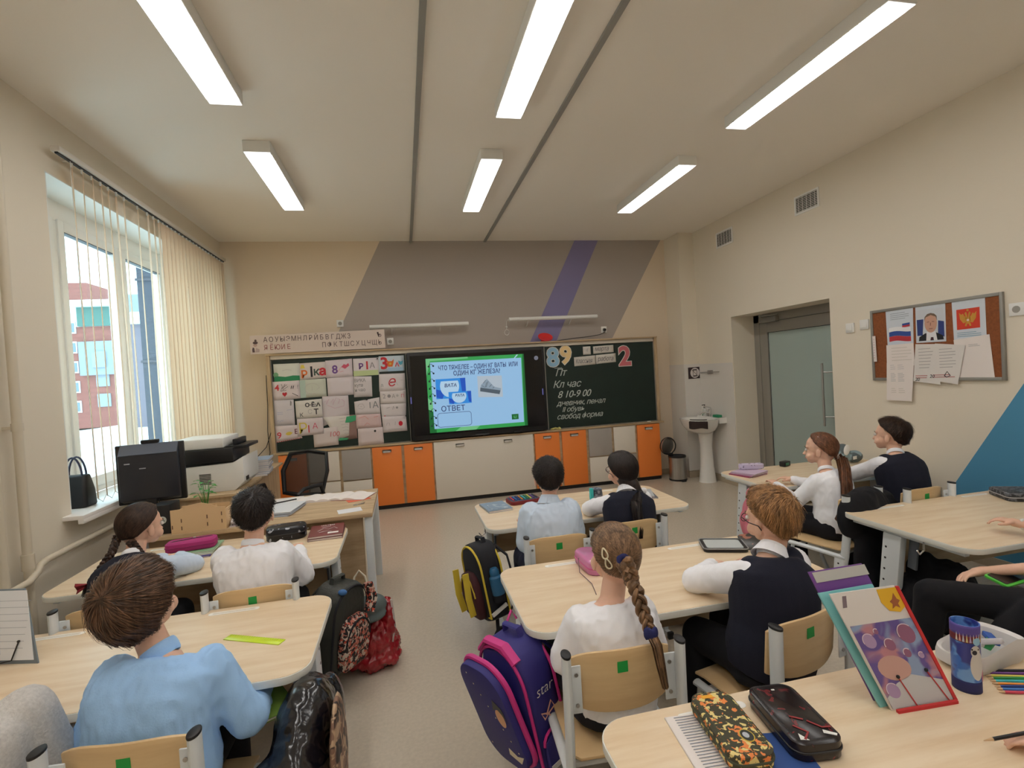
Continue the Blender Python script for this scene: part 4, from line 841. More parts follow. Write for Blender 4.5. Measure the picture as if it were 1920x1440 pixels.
# printer
pr = thing('printer', 'white and black multifunction printer on the side desk by the window', 'printer', (-1.52, 4.4, .735))
b = MB(); b.prism([(-1.70, .7355), (-1.31, .7355), (-1.24, .80), (-1.24, .99), (-1.31, .95), (-1.70, .935)], -4.62, -4.22, XZ); b.build('body', M_WHITE, pr, bevel=.006)
b = MB(); b.bx(-1.715, -1.30, 4.20, 4.62, .965, 1.065); b.build('scanner_body', M_BLACK, pr, bevel=.01)
b = MB(); b.bx(-1.69, -1.32, 4.24, 4.60, .935, .97); b.build('neck', M_BLACK, pr, bevel=.006)
b = MB(); b.bx(-1.72, -1.37, 4.22, 4.60, 1.066, 1.145); b.build('document_feeder', M_WHITE, pr, bevel=.012)
b = MB(); b.bx(-1.365, -1.22, 4.25, 4.58, 1.05, 1.075); b.bx(-1.33, -1.30, 4.3, 4.55, 1.075, 1.12); b.build('paper_tray', M_BLACK, pr, bevel=.004)
b = MB()
for k in range(7): b.bx(-1.55, -1.47, 4.217, 4.2195, .80+k*.012, .807+k*.012)
b.build('vent_slots', flat('slot_dark', (90, 88, 84)), pr)['kind'] = 'stuff'
b = MB(); b.bx(-1.2385, -1.2365, 4.26, 4.33, .80, .83); b.build('side_port', M_BLACK, pr)
# office chair
oc = thing('office_chair', 'black mesh-backed office chair behind the teacher desk', 'chair', (-1.0, 4.62, 0))
M_MESH = bpy.data.materials.new('chair_mesh'); M_MESH.use_nodes = True; _N = M_MESH.node_tree.nodes; _p = _N['Principled BSDF']; _p.inputs['Base Color'].default_value = (.02, .018, .018, 1); _p.inputs['Roughness'].default_value = .8; _p.inputs['Alpha'].default_value = .86
Mo = Matrix.Translation((-1.03, 4.62, 0)) @ Matrix.Rotation(math.radians(152), 4, 'Z') @ Matrix.Rotation(math.radians(0), 4, 'X')
b = MB(); b.M = Mo; fr = [(-.20, -.20, .55), (-.235, -.24, .74), (-.19, -.30, .885), (0, -.315, .905), (.19, -.30, .885), (.235, -.24, .74), (.20, -.20, .55), (0, -.19, .53)]
b.tube(fr, .016, 8, rx=.022, closed=True); b.build('back_frame', M_BLACK, oc)
b = MB(); b.M = Mo; b.grid(lambda u, v: ((u*2-1)*(.20+.03*math.sin(v*PI)), -.20-.11*v+.02*(1-(2*u-1)**2), .55+.345*v), 9, 9); b.build('back_mesh', M_MESH, oc)
b = MB(); b.M = Mo; b.prism(rrect(.46, .44, .1, 5, 0, .02), .43, .49); b.build('seat', M_BLACK, oc, bevel=.02)
for s in (-1, 1): b = MB(); b.M = Mo; b.tube([(s*.24, -.12, .46), (s*.29, -.10, .56), (s*.29, -.06, .655), (s*.285, .14, .665), (s*.28, .20, .64), (s*.25, .12, .46)], .016, 8); b.build('armrest', M_BLACK, oc)
b = MB(); b.M = Mo; b.cyl((0, 0, .10), (0, 0, .43), .025)
for k in range(5): a = 2*PI*k/5; b.tube([(0, 0, .11), (.28*math.cos(a), .28*math.sin(a), .07)], .018, 8)
b.build('base', M_BLACK, oc)
for k in range(5): a = 2*PI*k/5; b = MB(); b.M = Mo; b.cyl((.28*math.cos(a)-.015, .28*math.sin(a), .03), (.28*math.cos(a)+.015, .28*math.sin(a), .03), .03); b.build('castor', M_BLACK, oc)
# ================================================================== PEOPLE
def V(*a): return Vector(a)
TS = [(-.09, .120, .096), (0, .122, .098), (.15, .126, .102), (.35, .116, .094), (.58, .124, .094), (.75, .130, .090), (.85, .128, .078), (.93, .090, .062), (.985, .055, .050), (1.03, .044, .044)]
def torso(b, hip, neck, yaw, slouch=.03, grow=0., t0=-.25, t1=2., wide=1.):
    hip, neck = V(*hip), V(*neck); rx = V(math.cos(yaw), math.sin(yaw), 0); fw0 = V(-math.sin(yaw), math.cos(yaw), 0)
    mid = (hip+neck)/2 - fw0*slouch; R = []
    def q(t): return hip*(1-t)**2+mid*2*t*(1-t)+neck*t*t
    for t, hw, hd in TS:
        if t < t0 or t > t1: continue
        c = q(t); tg = (q(t+.02)-q(t-.02)).normalized(); r = (rx-tg*rx.dot(tg)).normalized(); f = tg.cross(r)
        if f.dot(fw0) < 0: f = -f
        hw = hw*wide+grow; hd = hd+grow; n = 26; ring = []
        for k in range(n):
            a = 2*PI*k/n; ca, sa = math.cos(a), math.sin(a); e = .82
            ring.append(c+r*(hw*math.copysign(abs(ca)**e, ca))+f*(hd*math.copysign(abs(sa)**e, sa)))
        R.append(ring)
    b.rings(R)
def headM(c, yaw, pitch, roll): return Matrix.Translation(V(*c)) @ Matrix.Rotation(math.radians(yaw), 4, 'Z') @ Matrix.Rotation(math.radians(pitch), 4, 'X') @ Matrix.Rotation(math.radians(roll), 4, 'Y')
def hand(b, wrist, d, n, side=1, curl=.6, k=1.):
    """palm with four unequal curled fingers and a thumb; d = direction of the fingers, n = back of the hand"""
    w = V(*wrist); d = V(*d).normalized(); n = V(*n); n = (n-d*n.dot(d)).normalized(); s = d.cross(n)*side
    b.chain([w-d*.02, w+d*.012], [.019*k, .020*k])
    for q in (-.018, -.006, .006, .018): b.cap(w+d*.005*k+s*q*.6*k, .012*k, w+d*.048*k+s*q*k, .0095*k, 10)
    for q, ln, r in ((-.0235, .038, .0062), (-.008, .048, .0068), (.008, .052, .0070), (.0235, .046, .0066)):
        p = w+d*.050*k+s*q*k; pts = [p]; dd = d.copy(); rr = [r*k]
        for j in range(3):
            a = curl*(.45+.35*j); dd = (dd*math.cos(a)-n*math.sin(a)).normalized(); n2 = n
            p = p+dd*(ln/3*k*1.15); pts.append(p); rr.append(r*k*(1-.1*(j+1)))
        b.chain(pts, rr, 8)
    p0 = w+d*.014*k+s*.020*k; p1 = p0+(d*.6+s*.8).normalized()*.026*k-n*.006; p2 = p1+(d*.9+s*.3-n*.35).normalized()*.024*k
    b.chain([p0, p1, p2], [.011*k, .0088*k, .0070*k], 8)
def wr(amp, freq, seed=0., fold=1.):
    def f(c, n):
        q = Vector((c.x*freq+seed, c.y*freq, c.z*freq*.55)); v = noise.noise(q)
        q2 = Vector((c.x*freq*2.3+seed, c.y*freq*2.3, c.z*freq*1.1+7)); v2 = 1-abs(noise.noise(q2))*2
        return amp*(.7*v+.45*fold*v2-.2)
    return f
HC = Vector((0, -.012, .018))
def skull_r(d, T=0.):
    rx, ry, rz = .072+T, .092+T, (.082 if d.z > 0 else .108)+T
    return 1/math.sqrt((d.x/rx)**2+(d.y/ry)**2+(d.z/rz)**2)
BOY = [(0, -.82), (45, -.76), (68, -.52), (84, -.12), (98, .06), (110, .22), (135, .50), (180, .60)]
BOYL = [(0, -.78), (50, -.70), (75, -.42), (92, -.10), (108, .10), (135, .40), (180, .50)]
GIRL = [(0, -.70), (50, -.62), (75, -.30), (92, -.02), (108, .20), (135, .55), (180, .68)]
def hairfit(M, root, name, mat_, line, T=.016, Tlow=.004, strands=1100, L=.05, w=.0022, tie=None, crown=(.15, -.55, .82), mess=.3, seed=1, lift=.004, part_=None, bump=0., swirl=0.):
    rng = random.Random(seed)
    def zmin(az):
        for (a, z), (a2, z2) in zip(line, line[1:]):
            if az <= a2: u = (az-a)/(a2-a); return z+(z2-z)*u
        return line[-1][1]
    def mask(d):
        az = abs(math.degrees(math.atan2(d.x, -d.y))); zz = d.z/math.sqrt(d.x**2+d.y**2+d.z**2)
        return max(0, min(1, (zz-zmin(az))/.13))
    def surf(d):
        m = mask(d); m = m*m*(3-2*m); up = max(0, min(1, (d.z+.5)/1.0)); th = Tlow+(T-Tlow)*up
        nz = bump*noise.noise(d*3.1+Vector((seed, 0, 0)))
        if part_ is not None: nz -= .004*math.exp(-((d.x-part_)/.05)**2)*(1 if d.z > 0 else 0)
        return skull_r(d, -.006+(th+.006+nz)*m)*(.80+.20*min(1, mask(d)*4))
    off = wloc(root); b = MB(); b.M = Matrix.Translation(-off) @ M
    nu, nv = 72, 44
    def fn(u, v):
        a = 2*PI*u; th = PI*(.02+.96*v); d = Vector((math.sin(th)*math.cos(a), math.sin(th)*math.sin(a), math.cos(th))); return HC+d*surf(d)
    b.grid(fn, nu, nv, closed_u=True); b.f.append(tuple(range(nu))); b.mi.append(0); 
    hs = MB(); hs.M = b.M; cr = Vector(crown).normalized(); tv = Vector(tie).normalized() if tie else None; k = 0
    while k < strands:
        d = Vector((rng.gauss(0, 1), rng.gauss(0, 1), rng.gauss(0, 1))).normalized()
        if mask(d) < .35: continue
        k += 1; l = L*rng.uniform(.6, 1.15); n = 6; st = l/.095/n; pts = []
        j = Vector((rng.gauss(0, mess), rng.gauss(0, mess), rng.gauss(0, mess)))
        hl = lift*rng.uniform(.3, 1.3); fly = rng.random()**3*lift*2
        for i in range(n+1):
            f = i/n; r = surf(d)+.0008+hl*min(1, f*3)*.5+fly*f
            if tv: r = surf(d)+.0006+.0022*rng.random()
            pts.append((HC+d*r, d.copy()))
            if tv: t = tv-d*tv.dot(d)
            else:
                t = d-cr*d.dot(cr); t = t-d*t.dot(d); t = t.normalized() if t.length > 1e-4 else Vector((0, 1, 0))
                t = t+Vector((0, .0, -.25))+j+cr.cross(d)*swirl
            t = t-d*t.dot(d)
            if t.length < 1e-3: break
            d = (d+t.normalized()*st).normalized()
            if mask(d) < .08 and i > 2 and not (d.y > .4): break
        if len(pts) < 3: continue
        vs = []; m = len(pts)
        for i, (p, dd) in enumerate(pts):
            tg = (pts[min(i+1, m-1)][0]-pts[max(i-1, 0)][0]); sd = tg.cross(dd)
            sd = sd.normalized() if sd.length > 1e-7 else Vector((1, 0, 0)); ww = w*(1-.75*(i/(m-1))**2)*.5
            vs += [p-sd*ww, p+dd*ww*.5, p+sd*ww]
        hs.add(vs, [q for i in range(m-1) for q in ((3*i, 3*i+1, 3*i+4, 3*i+3), (3*i+1, 3*i+2, 3*i+5, 3*i+4))])
    nb = len(b.v); b.v += hs.v; b.f += [tuple(i+nb for i in f) for f in hs.f]; b.mi += hs.mi
    me = bpy.data.meshes.new(name); me.from_pydata([tuple(v) for v in b.v], [], b.f); me.materials.append(mat_)
    me.polygons.foreach_set('use_smooth', [True]*len(me.polygons)); o = bpy.data.objects.new(name, me); COL.objects.link(o); o.parent = root
    return o
def hairmat(name, rgb, dark=.6):
    c = s2l(*rgb); m = mat(name, c, .36, island=.5, grain=(60, 60, 12, .45, tuple(x*dark*.6 for x in c)), spec=.35); return m
def strandbundle(b, path, r0, r1, n=60, w=.003, spread=1., seed=3, wave=.0):
    """loose hair: ribbons following a path"""
    rng = random.Random(seed); P = [V(*p) for p in path]; m = len(P)
    for k in range(n):
        a = rng.uniform(0, 2*PI); q = rng.random()**.5; ph = rng.uniform(0, 6); vs = []
        for i, p in enumerate(P):
            f = i/(m-1); t = (P[min(i+1, m-1)]-P[max(i-1, 0)]).normalized(); u = t.cross(V(.3, 1, .1)).normalized(); v2 = t.cross(u)
            r = (r0+(r1-r0)*f)*(1+.25*math.sin(f*PI))*spread
            c = p+u*(r*q*math.cos(a+wave*f))+v2*(r*q*math.sin(a+wave*f)); s = (u*math.cos(ph)+v2*math.sin(ph))*w*.5*(1-.6*f*f)
            vs += [c-s, c+t.cross(s).normalized()*w*.25, c+s]
        b.add(vs, [x for i in range(m-1) for x in ((3*i, 3*i+1, 3*i+4, 3*i+3), (3*i+1, 3*i+2, 3*i+5, 3*i+4))])
def braid(b, path, R, turns, n=60):
    P = [V(*p) for p in path]; m = len(P)-1
    def at(s): x = s*m; i = min(int(x), m-1); return P[i].lerp(P[i+1], x-i)
    for k in range(3):
        pts = []; rad = []
        for i in range(n):
            s = i/(n-1); c = at(s); t = (at(min(s+.02, 1))-at(max(s-.02, 0))).normalized(); u = t.cross(V(0, 1, 0)).normalized(); v2 = t.cross(u); a = 2*PI*(turns*s+k/3)
            rr = R*(1-.35*s); pts.append(c+u*(rr*.75*math.sin(a))+v2*(rr*.45*math.sin(2*a))); rad.append(rr*.52)
        b.tube(pts, rad, 8, rx=[x*.8 for x in rad])
M_WSH = mat('white_shirt', s2l(246, 247, 253), .8, bump=(300, .05)); M_NAVY = mat('navy_wool', s2l(24, 27, 44), .95, bump=(250, .15)); M_BLK = mat('black_trousers', s2l(18, 18, 24), .95)
M_LBL = mat('light_blue_shirt', s2l(206, 222, 242), .8, bump=(300, .05)); M_BLU = mat('blue_linen', s2l(166, 208, 255), .85, bump=(200, .12)); M_GRK = mat('grey_knit', s2l(226, 223, 220), .95, grain=(110, 110, 110, .18), bump=(150, .4))
M_SHOE = flat('dark_shoe', (52, 40, 38)); M_SOLE = flat('shoe_sole', (200, 196, 190)); M_EYEW = flat('eye_white', (236, 232, 230), .2); M_IRIS = flat('eye_iris', (70, 52, 40), .15); M_LIP = flat('lips', (196, 116, 108), .5)
def person(name_, label, hip, neck, head, yaw, armL, armR, top=M_WSH, vest=None, grow=.016, sleeve='long', legs=None, trousers=M_BLK, trouser_name='trousers', slouch=.03, byaw=0., wide=1., wrinkle=.006, seed=1, handL=None, handR=None, hands=True, collar=None, hips_low=True, shirt_name='shirt', skirt=False, sh=1.):
    """head=(centre, yaw, pitch, roll); arm=(elbow, wrist)"""
    root = thing('person', label, 'person', (hip[0], hip[1], 0), 'children in the classroom'); by = math.radians(byaw)
    M = headM(*head); rx = V(math.cos(by), math.sin(by), 0); fw = V(-math.sin(by), math.cos(by), 0); hip_, nk = V(*hip), V(*neck)
    sL = nk-rx*.108*wide*sh+V(0, 0, -.052); sR = nk+rx*.108*wide*sh+V(0, 0, -.052)
    legs = legs or [((hip[0]-.09, hip[1]+.30, .43), (hip[0]-.09, hip[1]+.30, .10)), ((hip[0]+.09, hip[1]+.30, .43), (hip[0]+.09, hip[1]+.30, .10))]
    # continuous body
    b = MB(); torso(b, hip, neck, by, slouch, -.006, wide=wide)
    hc = M.translation; b.chain([nk+V(0, 0, -.03), M @ V(0, -.022, -.055)], [.042, .040])
    R3 = M.to_3x3()
    for c, r in ((HC, (.071, .090, .081)), (V(0, -.032, -.028), (.058, .056, .058)), (V(0, .026, -.032), (.056, .054, .064)), (V(0, .046, -.078), (.028, .026, .023)), (V(.03, .052, -.048), (.026, .025, .026)), (V(-.03, .052, -.048), (.026, .025, .026)),
                 (V(0, .086, -.040), (.0105, .012, .009)), (V(0, .078, -.024), (.007, .012, .020)), (V(.073, -.004, -.022), (.007, .016, .027)), (V(-.073, -.004, -.022), (.007, .016, .027)), (V(0, .066, .012), (.045, .014, .012))):
        b.ell(M @ c, r, R3)
    for s, (el, w_), hd in ((-1, armL, handL), (1, armR, handR)):
        S = sL if s < 0 else sR; b.chain([S, V(*el), V(*w_)], [.036, .027, .019])
        if hands:
            d, n = hd if hd else ((V(*w_)-V(*el)).normalized(), V(0, 0, 1)); hand(b, w_, d, n, side=-s)
    for s, (kn, an) in zip((-1, 1), legs):
        b.chain([hip_+rx*s*.07, V(*kn), V(*an)], [.062, .045, .030]); b.ell(V(*an)+V(0, .04, -.055), (.028, .075, .025))
    bd = remesh(b, 'body', M_SKIN, root, .0046, 3)
    # face details
    for s in (-1, 1):
        e = MB(); e.ell(M @ V(s*.029, .0735, -.008), (.0105, .0085, .0085), R3, 14, 10); ey = e.build('eye', M_EYEW, root)
        e = MB(); e.ell(M @ V(s*.029, .0805, -.008), (.0052, .0022, .0056), R3, 12, 8); e.build('iris', M_IRIS, ey)
        e = MB(); e.tube([M @ V(s*.016, .0815, .010), M @ V(s*.030, .080, .014), M @ V(s*.044, .069, .009)], [.002, .0024, .0012], 6); e.build('eyebrow', flat('brow', (110, 80, 60)), root)
    e = MB(); e.ell(M @ V(0, .0765, -.066), (.017, .006, .0045), R3, 12, 8); e.build('lips', M_LIP, root)
    # clothes
    g = grow; b = MB(); torso(b, hip, neck, by, slouch, g, t1=(1.0 if vest is None else .95), wide=wide)
    if sleeve != 'none':
        for s, (el, w_) in ((-1, armL), (1, armR)):
            S = sL if s < 0 else sR; el, w_ = V(*el), V(*w_)
            if sleeve == 'long': b.chain([S, el, el.lerp(w_, .93)], [.036+g*1.05, .030+g*.95, .022+g*.55])
            else: b.chain([S, S.lerp(el, .78)], [.036+g*1.1, .040+g*.9])
    st = remesh(b, shirt_name, top, root, .007, 7, wr(wrinkle, 14, seed*3.3))
    if collar is not None:
        cm, hh = collar; b = MB(); ax = ((M @ V(0, -.022, -.055))-nk).normalized(); u = ax.orthogonal().normalized(); v2 = ax.cross(u)
        for q, r, rr, rz in ((.004, .0440, .004, hh), ):
            b.tube([nk+ax*(q+hh*.3)+u*(r*math.cos(2*PI*k/24))+v2*(r*1.02*math.sin(2*PI*k/24)) for k in range(24)], rr, 8, rx=rz, up=tuple(u), closed=True)
        R = []
        for k in range(25):
            a = 2*PI*k/24; dr = u*math.cos(a)+v2*math.sin(a)
            R.append((nk+ax*(hh*1.0)+dr*.0455, nk+ax*(-.012)+dr*.062, dr))
        for k in range(24 if hh > .0205 else 0):
            a0, a1, da = R[k]; c0, c1, dc = R[k+1]
            b.add([a0, c0, c1, a1, a0+da*.004, c0+dc*.004, c1+dc*.005, a1+da*.005], [(0, 1, 2, 3), (4, 7, 6, 5), (0, 4, 5, 1), (3, 2, 6, 7)])
        b.build('collar', cm, st, ang=60)
    if vest is not None:
        b = MB(); torso(b, hip, neck, by, slouch, g+.0085, t1=.99, wide=wide)
        for s, S in ((-1, sL), (1, sR)): b.cap(S-rx*s*.026+V(0, 0, .010), .037+g, S-rx*s*.046+V(0, 0, -.05), .035+g)
        remesh(b, 'vest', vest, root, .0065, 6, wr(wrinkle*.5, 10, seed*1.7, .4))
    b = MB(); b.ell(hip_+V(0, 0, -.035), (.152*wide, .122, .058), Euler((0, 0, by)).to_matrix())
    for s, (kn, an) in zip((-1, 1), legs): b.chain([hip_+rx*s*.07, V(*kn), V(*an)], [.080, .062, .052])
    remesh(b, trouser_name, trousers, root, .009, 5, wr(.005, 9, seed))
    for kn, an in legs:
        a = V(*an); b = MB(); b.ell(a+V(0, .045, -.048), (.040, .098, .040)); b.ell(a+V(0, -.01, -.03), (.036, .045, .045)); sh_ = remesh(b, 'shoe', M_SHOE, root, .006, 3)
        b = MB(); b.prism(circ(.04, 18, a.x, a.y+.045, .102), max(.002, a.z-.098), a.z-.075); b.build('sole', M_SOLE, sh_)
    return root, M
H_BRN = hairmat('hair_dark_brown', (72, 52, 42)); H_BRN2 = hairmat('hair_brown', (112, 82, 62)); H_DK = hairmat('hair_near_black', (44, 34, 32)); H_LT = hairmat('hair_light_brown', (146, 112, 82)); H_GIN = hairmat('hair_ginger', (196, 146, 96)); H_CHE = hairmat('hair_chestnut', (134, 88, 62))
SK = M_SKIN
# --- boy in blue linen shirt, bottom of the window row
r, M = person('p', 'boy with thick brown hair and plain blue long-sleeved shirt, seated in front', (-.73, 1.545, .44), (-.715, 1.60, .765), ((-.775, 1.640, .905), -6, 12, -10), 0, ((-.905, 1.60, .545), (-.90, 1.80, .50)), ((-.505, 1.60, .545), (-.515, 1.80, .49)), top=M_BLU, grow=.024, wide=1.12, byaw=-6, seed=2, wrinkle=.010, collar=(M_BLU, .020), slouch=.05)
hairfit(M, r, 'hair', H_BRN2, BOYL, T=.031, Tlow=.018, strands=3800, L=.085, w=.003, mess=.16, seed=4, lift=.007, bump=.008, crown=(-.1, -.75, .60), swirl=.4)
# --- girl with two braids
r, M = person('p', 'girl with two thin dark braids, pale blue sleeves and navy vest', (-1.24, 2.48, .44), (-1.29, 2.68, .745), ((-1.29, 2.79, .870), -34, 0, 4), 0, ((-1.42, 2.86, .64), (-1.28, 2.98, .64)), ((-1.09, 2.83, .635), (-1.22, 2.98, .64)), top=M_LBL, vest=M_NAVY, seed=3, byaw=-10, collar=(M_WSH, .016))
hairfit(M, r, 'hair', H_BRN, GIRL, T=.012, Tlow=.008, strands=1500, L=.08, tie=(0, -.75, -.75), seed=5, part_=0)
for s, pts in ((-1, [M @ V(-.050, -.080, -.03), (-1.36, 2.66, .79), (-1.40, 2.62, .72), (-1.415, 2.58, .69)]), (1, [M @ V(.045, -.085, -.045), (-1.255, 2.68, .76), (-1.25, 2.60, .71), (-1.275, 2.575, .685)])):
    b = MB(); braid(b, pts, .017, 5); br = b.build('braid', H_BRN, r)
    e = V(*pts[-1]); b = MB()
    for q in (-1, 1): b.grid(lambda u, v: (e.x+q*(.005+.045*u), e.y-.01+.008*math.sin(v*6), e.z-.008+(v-.5)*(.012+.035*u)-.012*u), 5, 5)
    o = b.build('bow', flat('bow_red', (150, 40, 52), .7), br); sm = o.modifiers.new('thickness', 'SOLIDIFY'); sm.thickness = .003
    b = MB(); b.ell(e, (.01, .01, .009)); strandbundle(b, [e, e+V(-.01, -.01, -.03), e+V(-.02, -.01, -.06)], .006, .012, 30, seed=8); b.build('braid_end', H_DK, br)
# --- boy in white shirt, window row
r, M = person('p', 'boy with short dark hair and white shirt seen from behind in the window row', (-.69, 2.45, .44), (-.72, 2.50, .79), ((-.715, 2.555, .925), 0, 4, 0), 0, ((-.88, 2.62, .60), (-.80, 2.86, .645)), ((-.535, 2.60, .585), (-.60, 2.85, .64)), grow=.022, wide=1.08, seed=5, wrinkle=.011, collar=(M_WSH, .014))
hairfit(M, r, 'hair', H_DK, BOY, T=.015, Tlow=.003, strands=2600, L=.035, mess=.45, seed=6, lift=.009)
# --- boy in short-sleeved pale blue shirt, front of the middle row
r, M = person('p', 'boy with cropped dark hair in short-sleeved pale blue shirt, first desk of the middle row', (.715, 2.60, .44), (.725, 2.62, .80), ((.738, 2.66, .925), -9, 2, 0), 0, ((.585, 2.64, .555), (.62, 2.86, .62)), ((.865, 2.64, .58), (.84, 2.88, .64)), top=M_LBL, sleeve='short', grow=.024, seed=7, wrinkle=.010, collar=(M_LBL, .024), trousers=mat('navy_trousers', s2l(26, 28, 52), .9))
hairfit(M, r, 'hair', H_DK, BOY, T=.012, Tlow=.002, strands=2600, L=.025, mess=.45, seed=7, lift=.006)
# --- girl with long dark ponytail and glasses
r, M = person('p', 'girl with long dark low ponytail, glasses, white collar and dark vest', (1.20, 2.66, .44), (1.235, 2.76, .765), ((1.240, 2.83, .885), 14, 4, -4), 0, ((1.055, 2.93, .645), (1.15, 3.06, .645)), ((1.42, 2.93, .64), (1.30, 3.06, .645)), vest=M_NAVY, seed=9, collar=(M_WSH, .024), byaw=4)
hairfit(M, r, 'hair', H_DK, GIRL, T=.017, Tlow=.012, strands=1900, L=.09, tie=(.1, -.55, -.83), seed=8, part_=.1)
b = MB(); pt = [M @ V(.01, -.085, -.075), M @ V(.02, -.115, -.12), (1.212, 2.595, .735), (1.205, 2.560, .67), (1.20, 2.545, .61), (1.197, 2.54, .565)]; strandbundle(b, pt, .030, .018, 240, .005, seed=4); b.chain([M @ V(0, -.045, -.045)]+[V(*p) for p in pt[:4]], [.058, .042, .030, .026, .022]); po = b.build('ponytail', H_DK, r)
b = MB(); c0 = V(*pt[1]); b.tube([c0+V(.022*math.cos(a), .006, .022*math.sin(a)*.4) for a in [k*PI/6 for k in range(12)]], .007, 8, closed=True); b.build('hair_tie', flat('tie_beige', (196, 170, 156)), po)
for s in (-1, 1):
    b = MB(); c = V(*pt[1])+V(s*.035, .0, .012); b.ell(c, (.024, .010, .018)); b.build('hair_bow', M_WSH, po)
def specs(M, r, rgb, name='glasses'):
    m = flat('specs_%d' % rgb[0], rgb, .3); t = MB()
    for s in (-1, 1): t.tube([M @ V(s*.030+.019*math.cos(a), .088, -.010+.015*math.sin(a)) for a in [k*PI/10 for k in range(20)]], .0014, 6, closed=True); t.tube([M @ V(s*.048, .087, -.004), M @ V(s*.078, .03, -.006), M @ V(s*.080, -.012, -.010), M @ V(s*.078, -.022, -.026)], .0020, 6)
    t.tube([M @ V(-.011, .090, -.008), M @ V(.011, .090, -.008)], .0014, 6); return t.build('glasses', m, r)
specs(M, r, (70, 40, 44))
# --- girl with long braid, middle row
r, M = person('p', 'girl in white blouse with one long light brown braid and two white hair clips', (.605, 1.545, .44), (.625, 1.575, .725), ((.668, 1.635, .855), 5, 4, 3), 0, ((.465, 1.60, .545), (.55, 1.78, .49)), ((.785, 1.60, .54), (.70, 1.78, .49)), grow=.019, seed=11, wrinkle=.009, shirt_name='blouse', wide=.98)
hairfit(M, r, 'hair', H_LT, GIRL, T=.013, Tlow=.009, strands=2400, L=.09, tie=(-.2, -.95, .10), seed=9, w=.0024)
q0 = M @ V(-.022, -.112, .025); pt = [q0, M @ V(-.012, -.130, .0), M @ V(.0, -.130, -.04), (.668, 1.462, .80), (.672, 1.425, .745), (.674, 1.392, .705)]
b = MB(); braid(b, pt, .026, 3.6, 80); bd = b.build('braid', H_LT, r); tl = V(.674, 1.388, .70)
b = MB(); strandbundle(b, [tl, tl+V(.004, -.028, -.025), tl+V(.008, -.038, -.08), tl+V(.018, -.04, -.145)], .013, .009, 130, .004, seed=2); b.chain([tl, tl+V(.004, -.028, -.025), tl+V(.008, -.038, -.08), tl+V(.013, -.04, -.115)], [.012, .012, .011, .004]); b.build('braid_end', H_LT, bd)
M_HT = flat('hair_tie_navy', (34, 40, 96), .8)
b = MB(); 
for k in range(10): a = 2*PI*k/10; b.ell(M @ V(-.022+.017*math.cos(a), -.108-.004*(k % 2), .022+.020*math.sin(a)), (.010, .010, .010))
remesh(b, 'hair_tie', M_HT, r, .004, 2)
b = MB()
for k in range(8): a = 2*PI*k/8; b.ell(tl+V(.014*math.cos(a), .014*math.sin(a), .006*(k % 2)), (.009, .009, .019))
remesh(b, 'hair_tie', M_HT, bd, .004, 2)
M_CLIP = flat('clip_cream', (236, 226, 196), .3)
for cx, cz, an in ((-.070, .040, 14), (-.052, .012, 22)):
    d = V(cx, -.060, cz-.018).normalized(); c = HC+d*(skull_r(d)+.016); n = d; u = V(.35, -.2, -.9); u = (u-n*u.dot(n)).normalized(); v2 = n.cross(u)
    b = MB(); b.tube([M @ (c+u*(.017*math.cos(a))+v2*(.009*math.sin(a)*(1+.5*math.cos(a)))) for a in [k*PI/9 for k in range(18)]], .0026, 6, closed=True); b.build('hair_clip', M_CLIP, r)
# --- ginger boy with glasses
r, M = person('p', 'ginger-haired boy with glasses in white shirt and navy vest', (1.215, 1.565, .44), (1.265, 1.60, .785), ((1.310, 1.655, .905), 14, -2, -6), 0, ((1.065, 1.79, .645), (1.22, 1.90, .645)), ((1.44, 1.66, .60), (1.40, 1.86, .635)), vest=M_NAVY, seed=13, grow=.020, collar=(M_WSH, .026), byaw=10, wide=1.06, legs=[((1.075, 1.80, .43), (1.06, 1.78, .10)), ((1.24, 1.87, .43), (1.25, 1.85, .10))])
hairfit(M, r, 'hair', H_GIN, BOY, T=.016, Tlow=.003, strands=3200, L=.05, mess=.2, seed=10, lift=.008, crown=(.25, -.75, .55), swirl=.5)
specs(M, r, (30, 30, 36))
# --- girl with long chestnut ponytail, door side
r, M = person('p', 'girl in white blouse with very long chestnut ponytail in profile by the door wall', (2.62, 2.70, .42), (2.63, 2.77, .750), ((2.650, 2.84, .885), 40, 2, -2), 0, ((2.44, 2.84, .555), (2.47, 3.04, .625)), ((2.74, 2.92, .60), (2.62, 3.06, .64)), seed=15, grow=.018, byaw=22, collar=(M_WSH, .012), shirt_name='blouse', wrinkle=.008, legs=[((2.44, 2.96, .42), (2.42, 2.93, .10)), ((2.60, 3.02, .42), (2.60, 3.0, .10))])
hairfit(M, r, 'hair', H_CHE, GIRL, T=.009, Tlow=.006, strands=2000, L=.09, tie=(0, -.85, -.45), seed=11)
pt = [M @ V(0, -.100, -.045), M @ V(0, -.125, -.065), (2.64, 2.64, .78), (2.61, 2.60, .70), (2.59, 2.585, .61), (2.55, 2.57, .54), (2.50, 2.56, .50)]
b = MB(); strandbundle(b, pt, .030, .022, 260, .005, seed=6); b.chain([V(*p) for p in pt], [.020, .020, .024, .026, .024, .018, .008]); po = b.build('ponytail', H_CHE, r)
b = MB()
for k in range(9): a = 2*PI*k/9; b.ell(M @ V(.018*math.cos(a), -.108, -.052+.018*math.sin(a)), (.010, .010, .010))
remesh(b, 'scrunchie', flat('scrunchie', (206, 194, 186), .8), po, .004, 2)
for q in ((-.045, .0, .085), (-.02, -.02, .098)): b = MB(); b.ell(M @ V(*q), (.010, .010, .006), None, 10, 6); b.build('hair_clip', M_WSH, r)
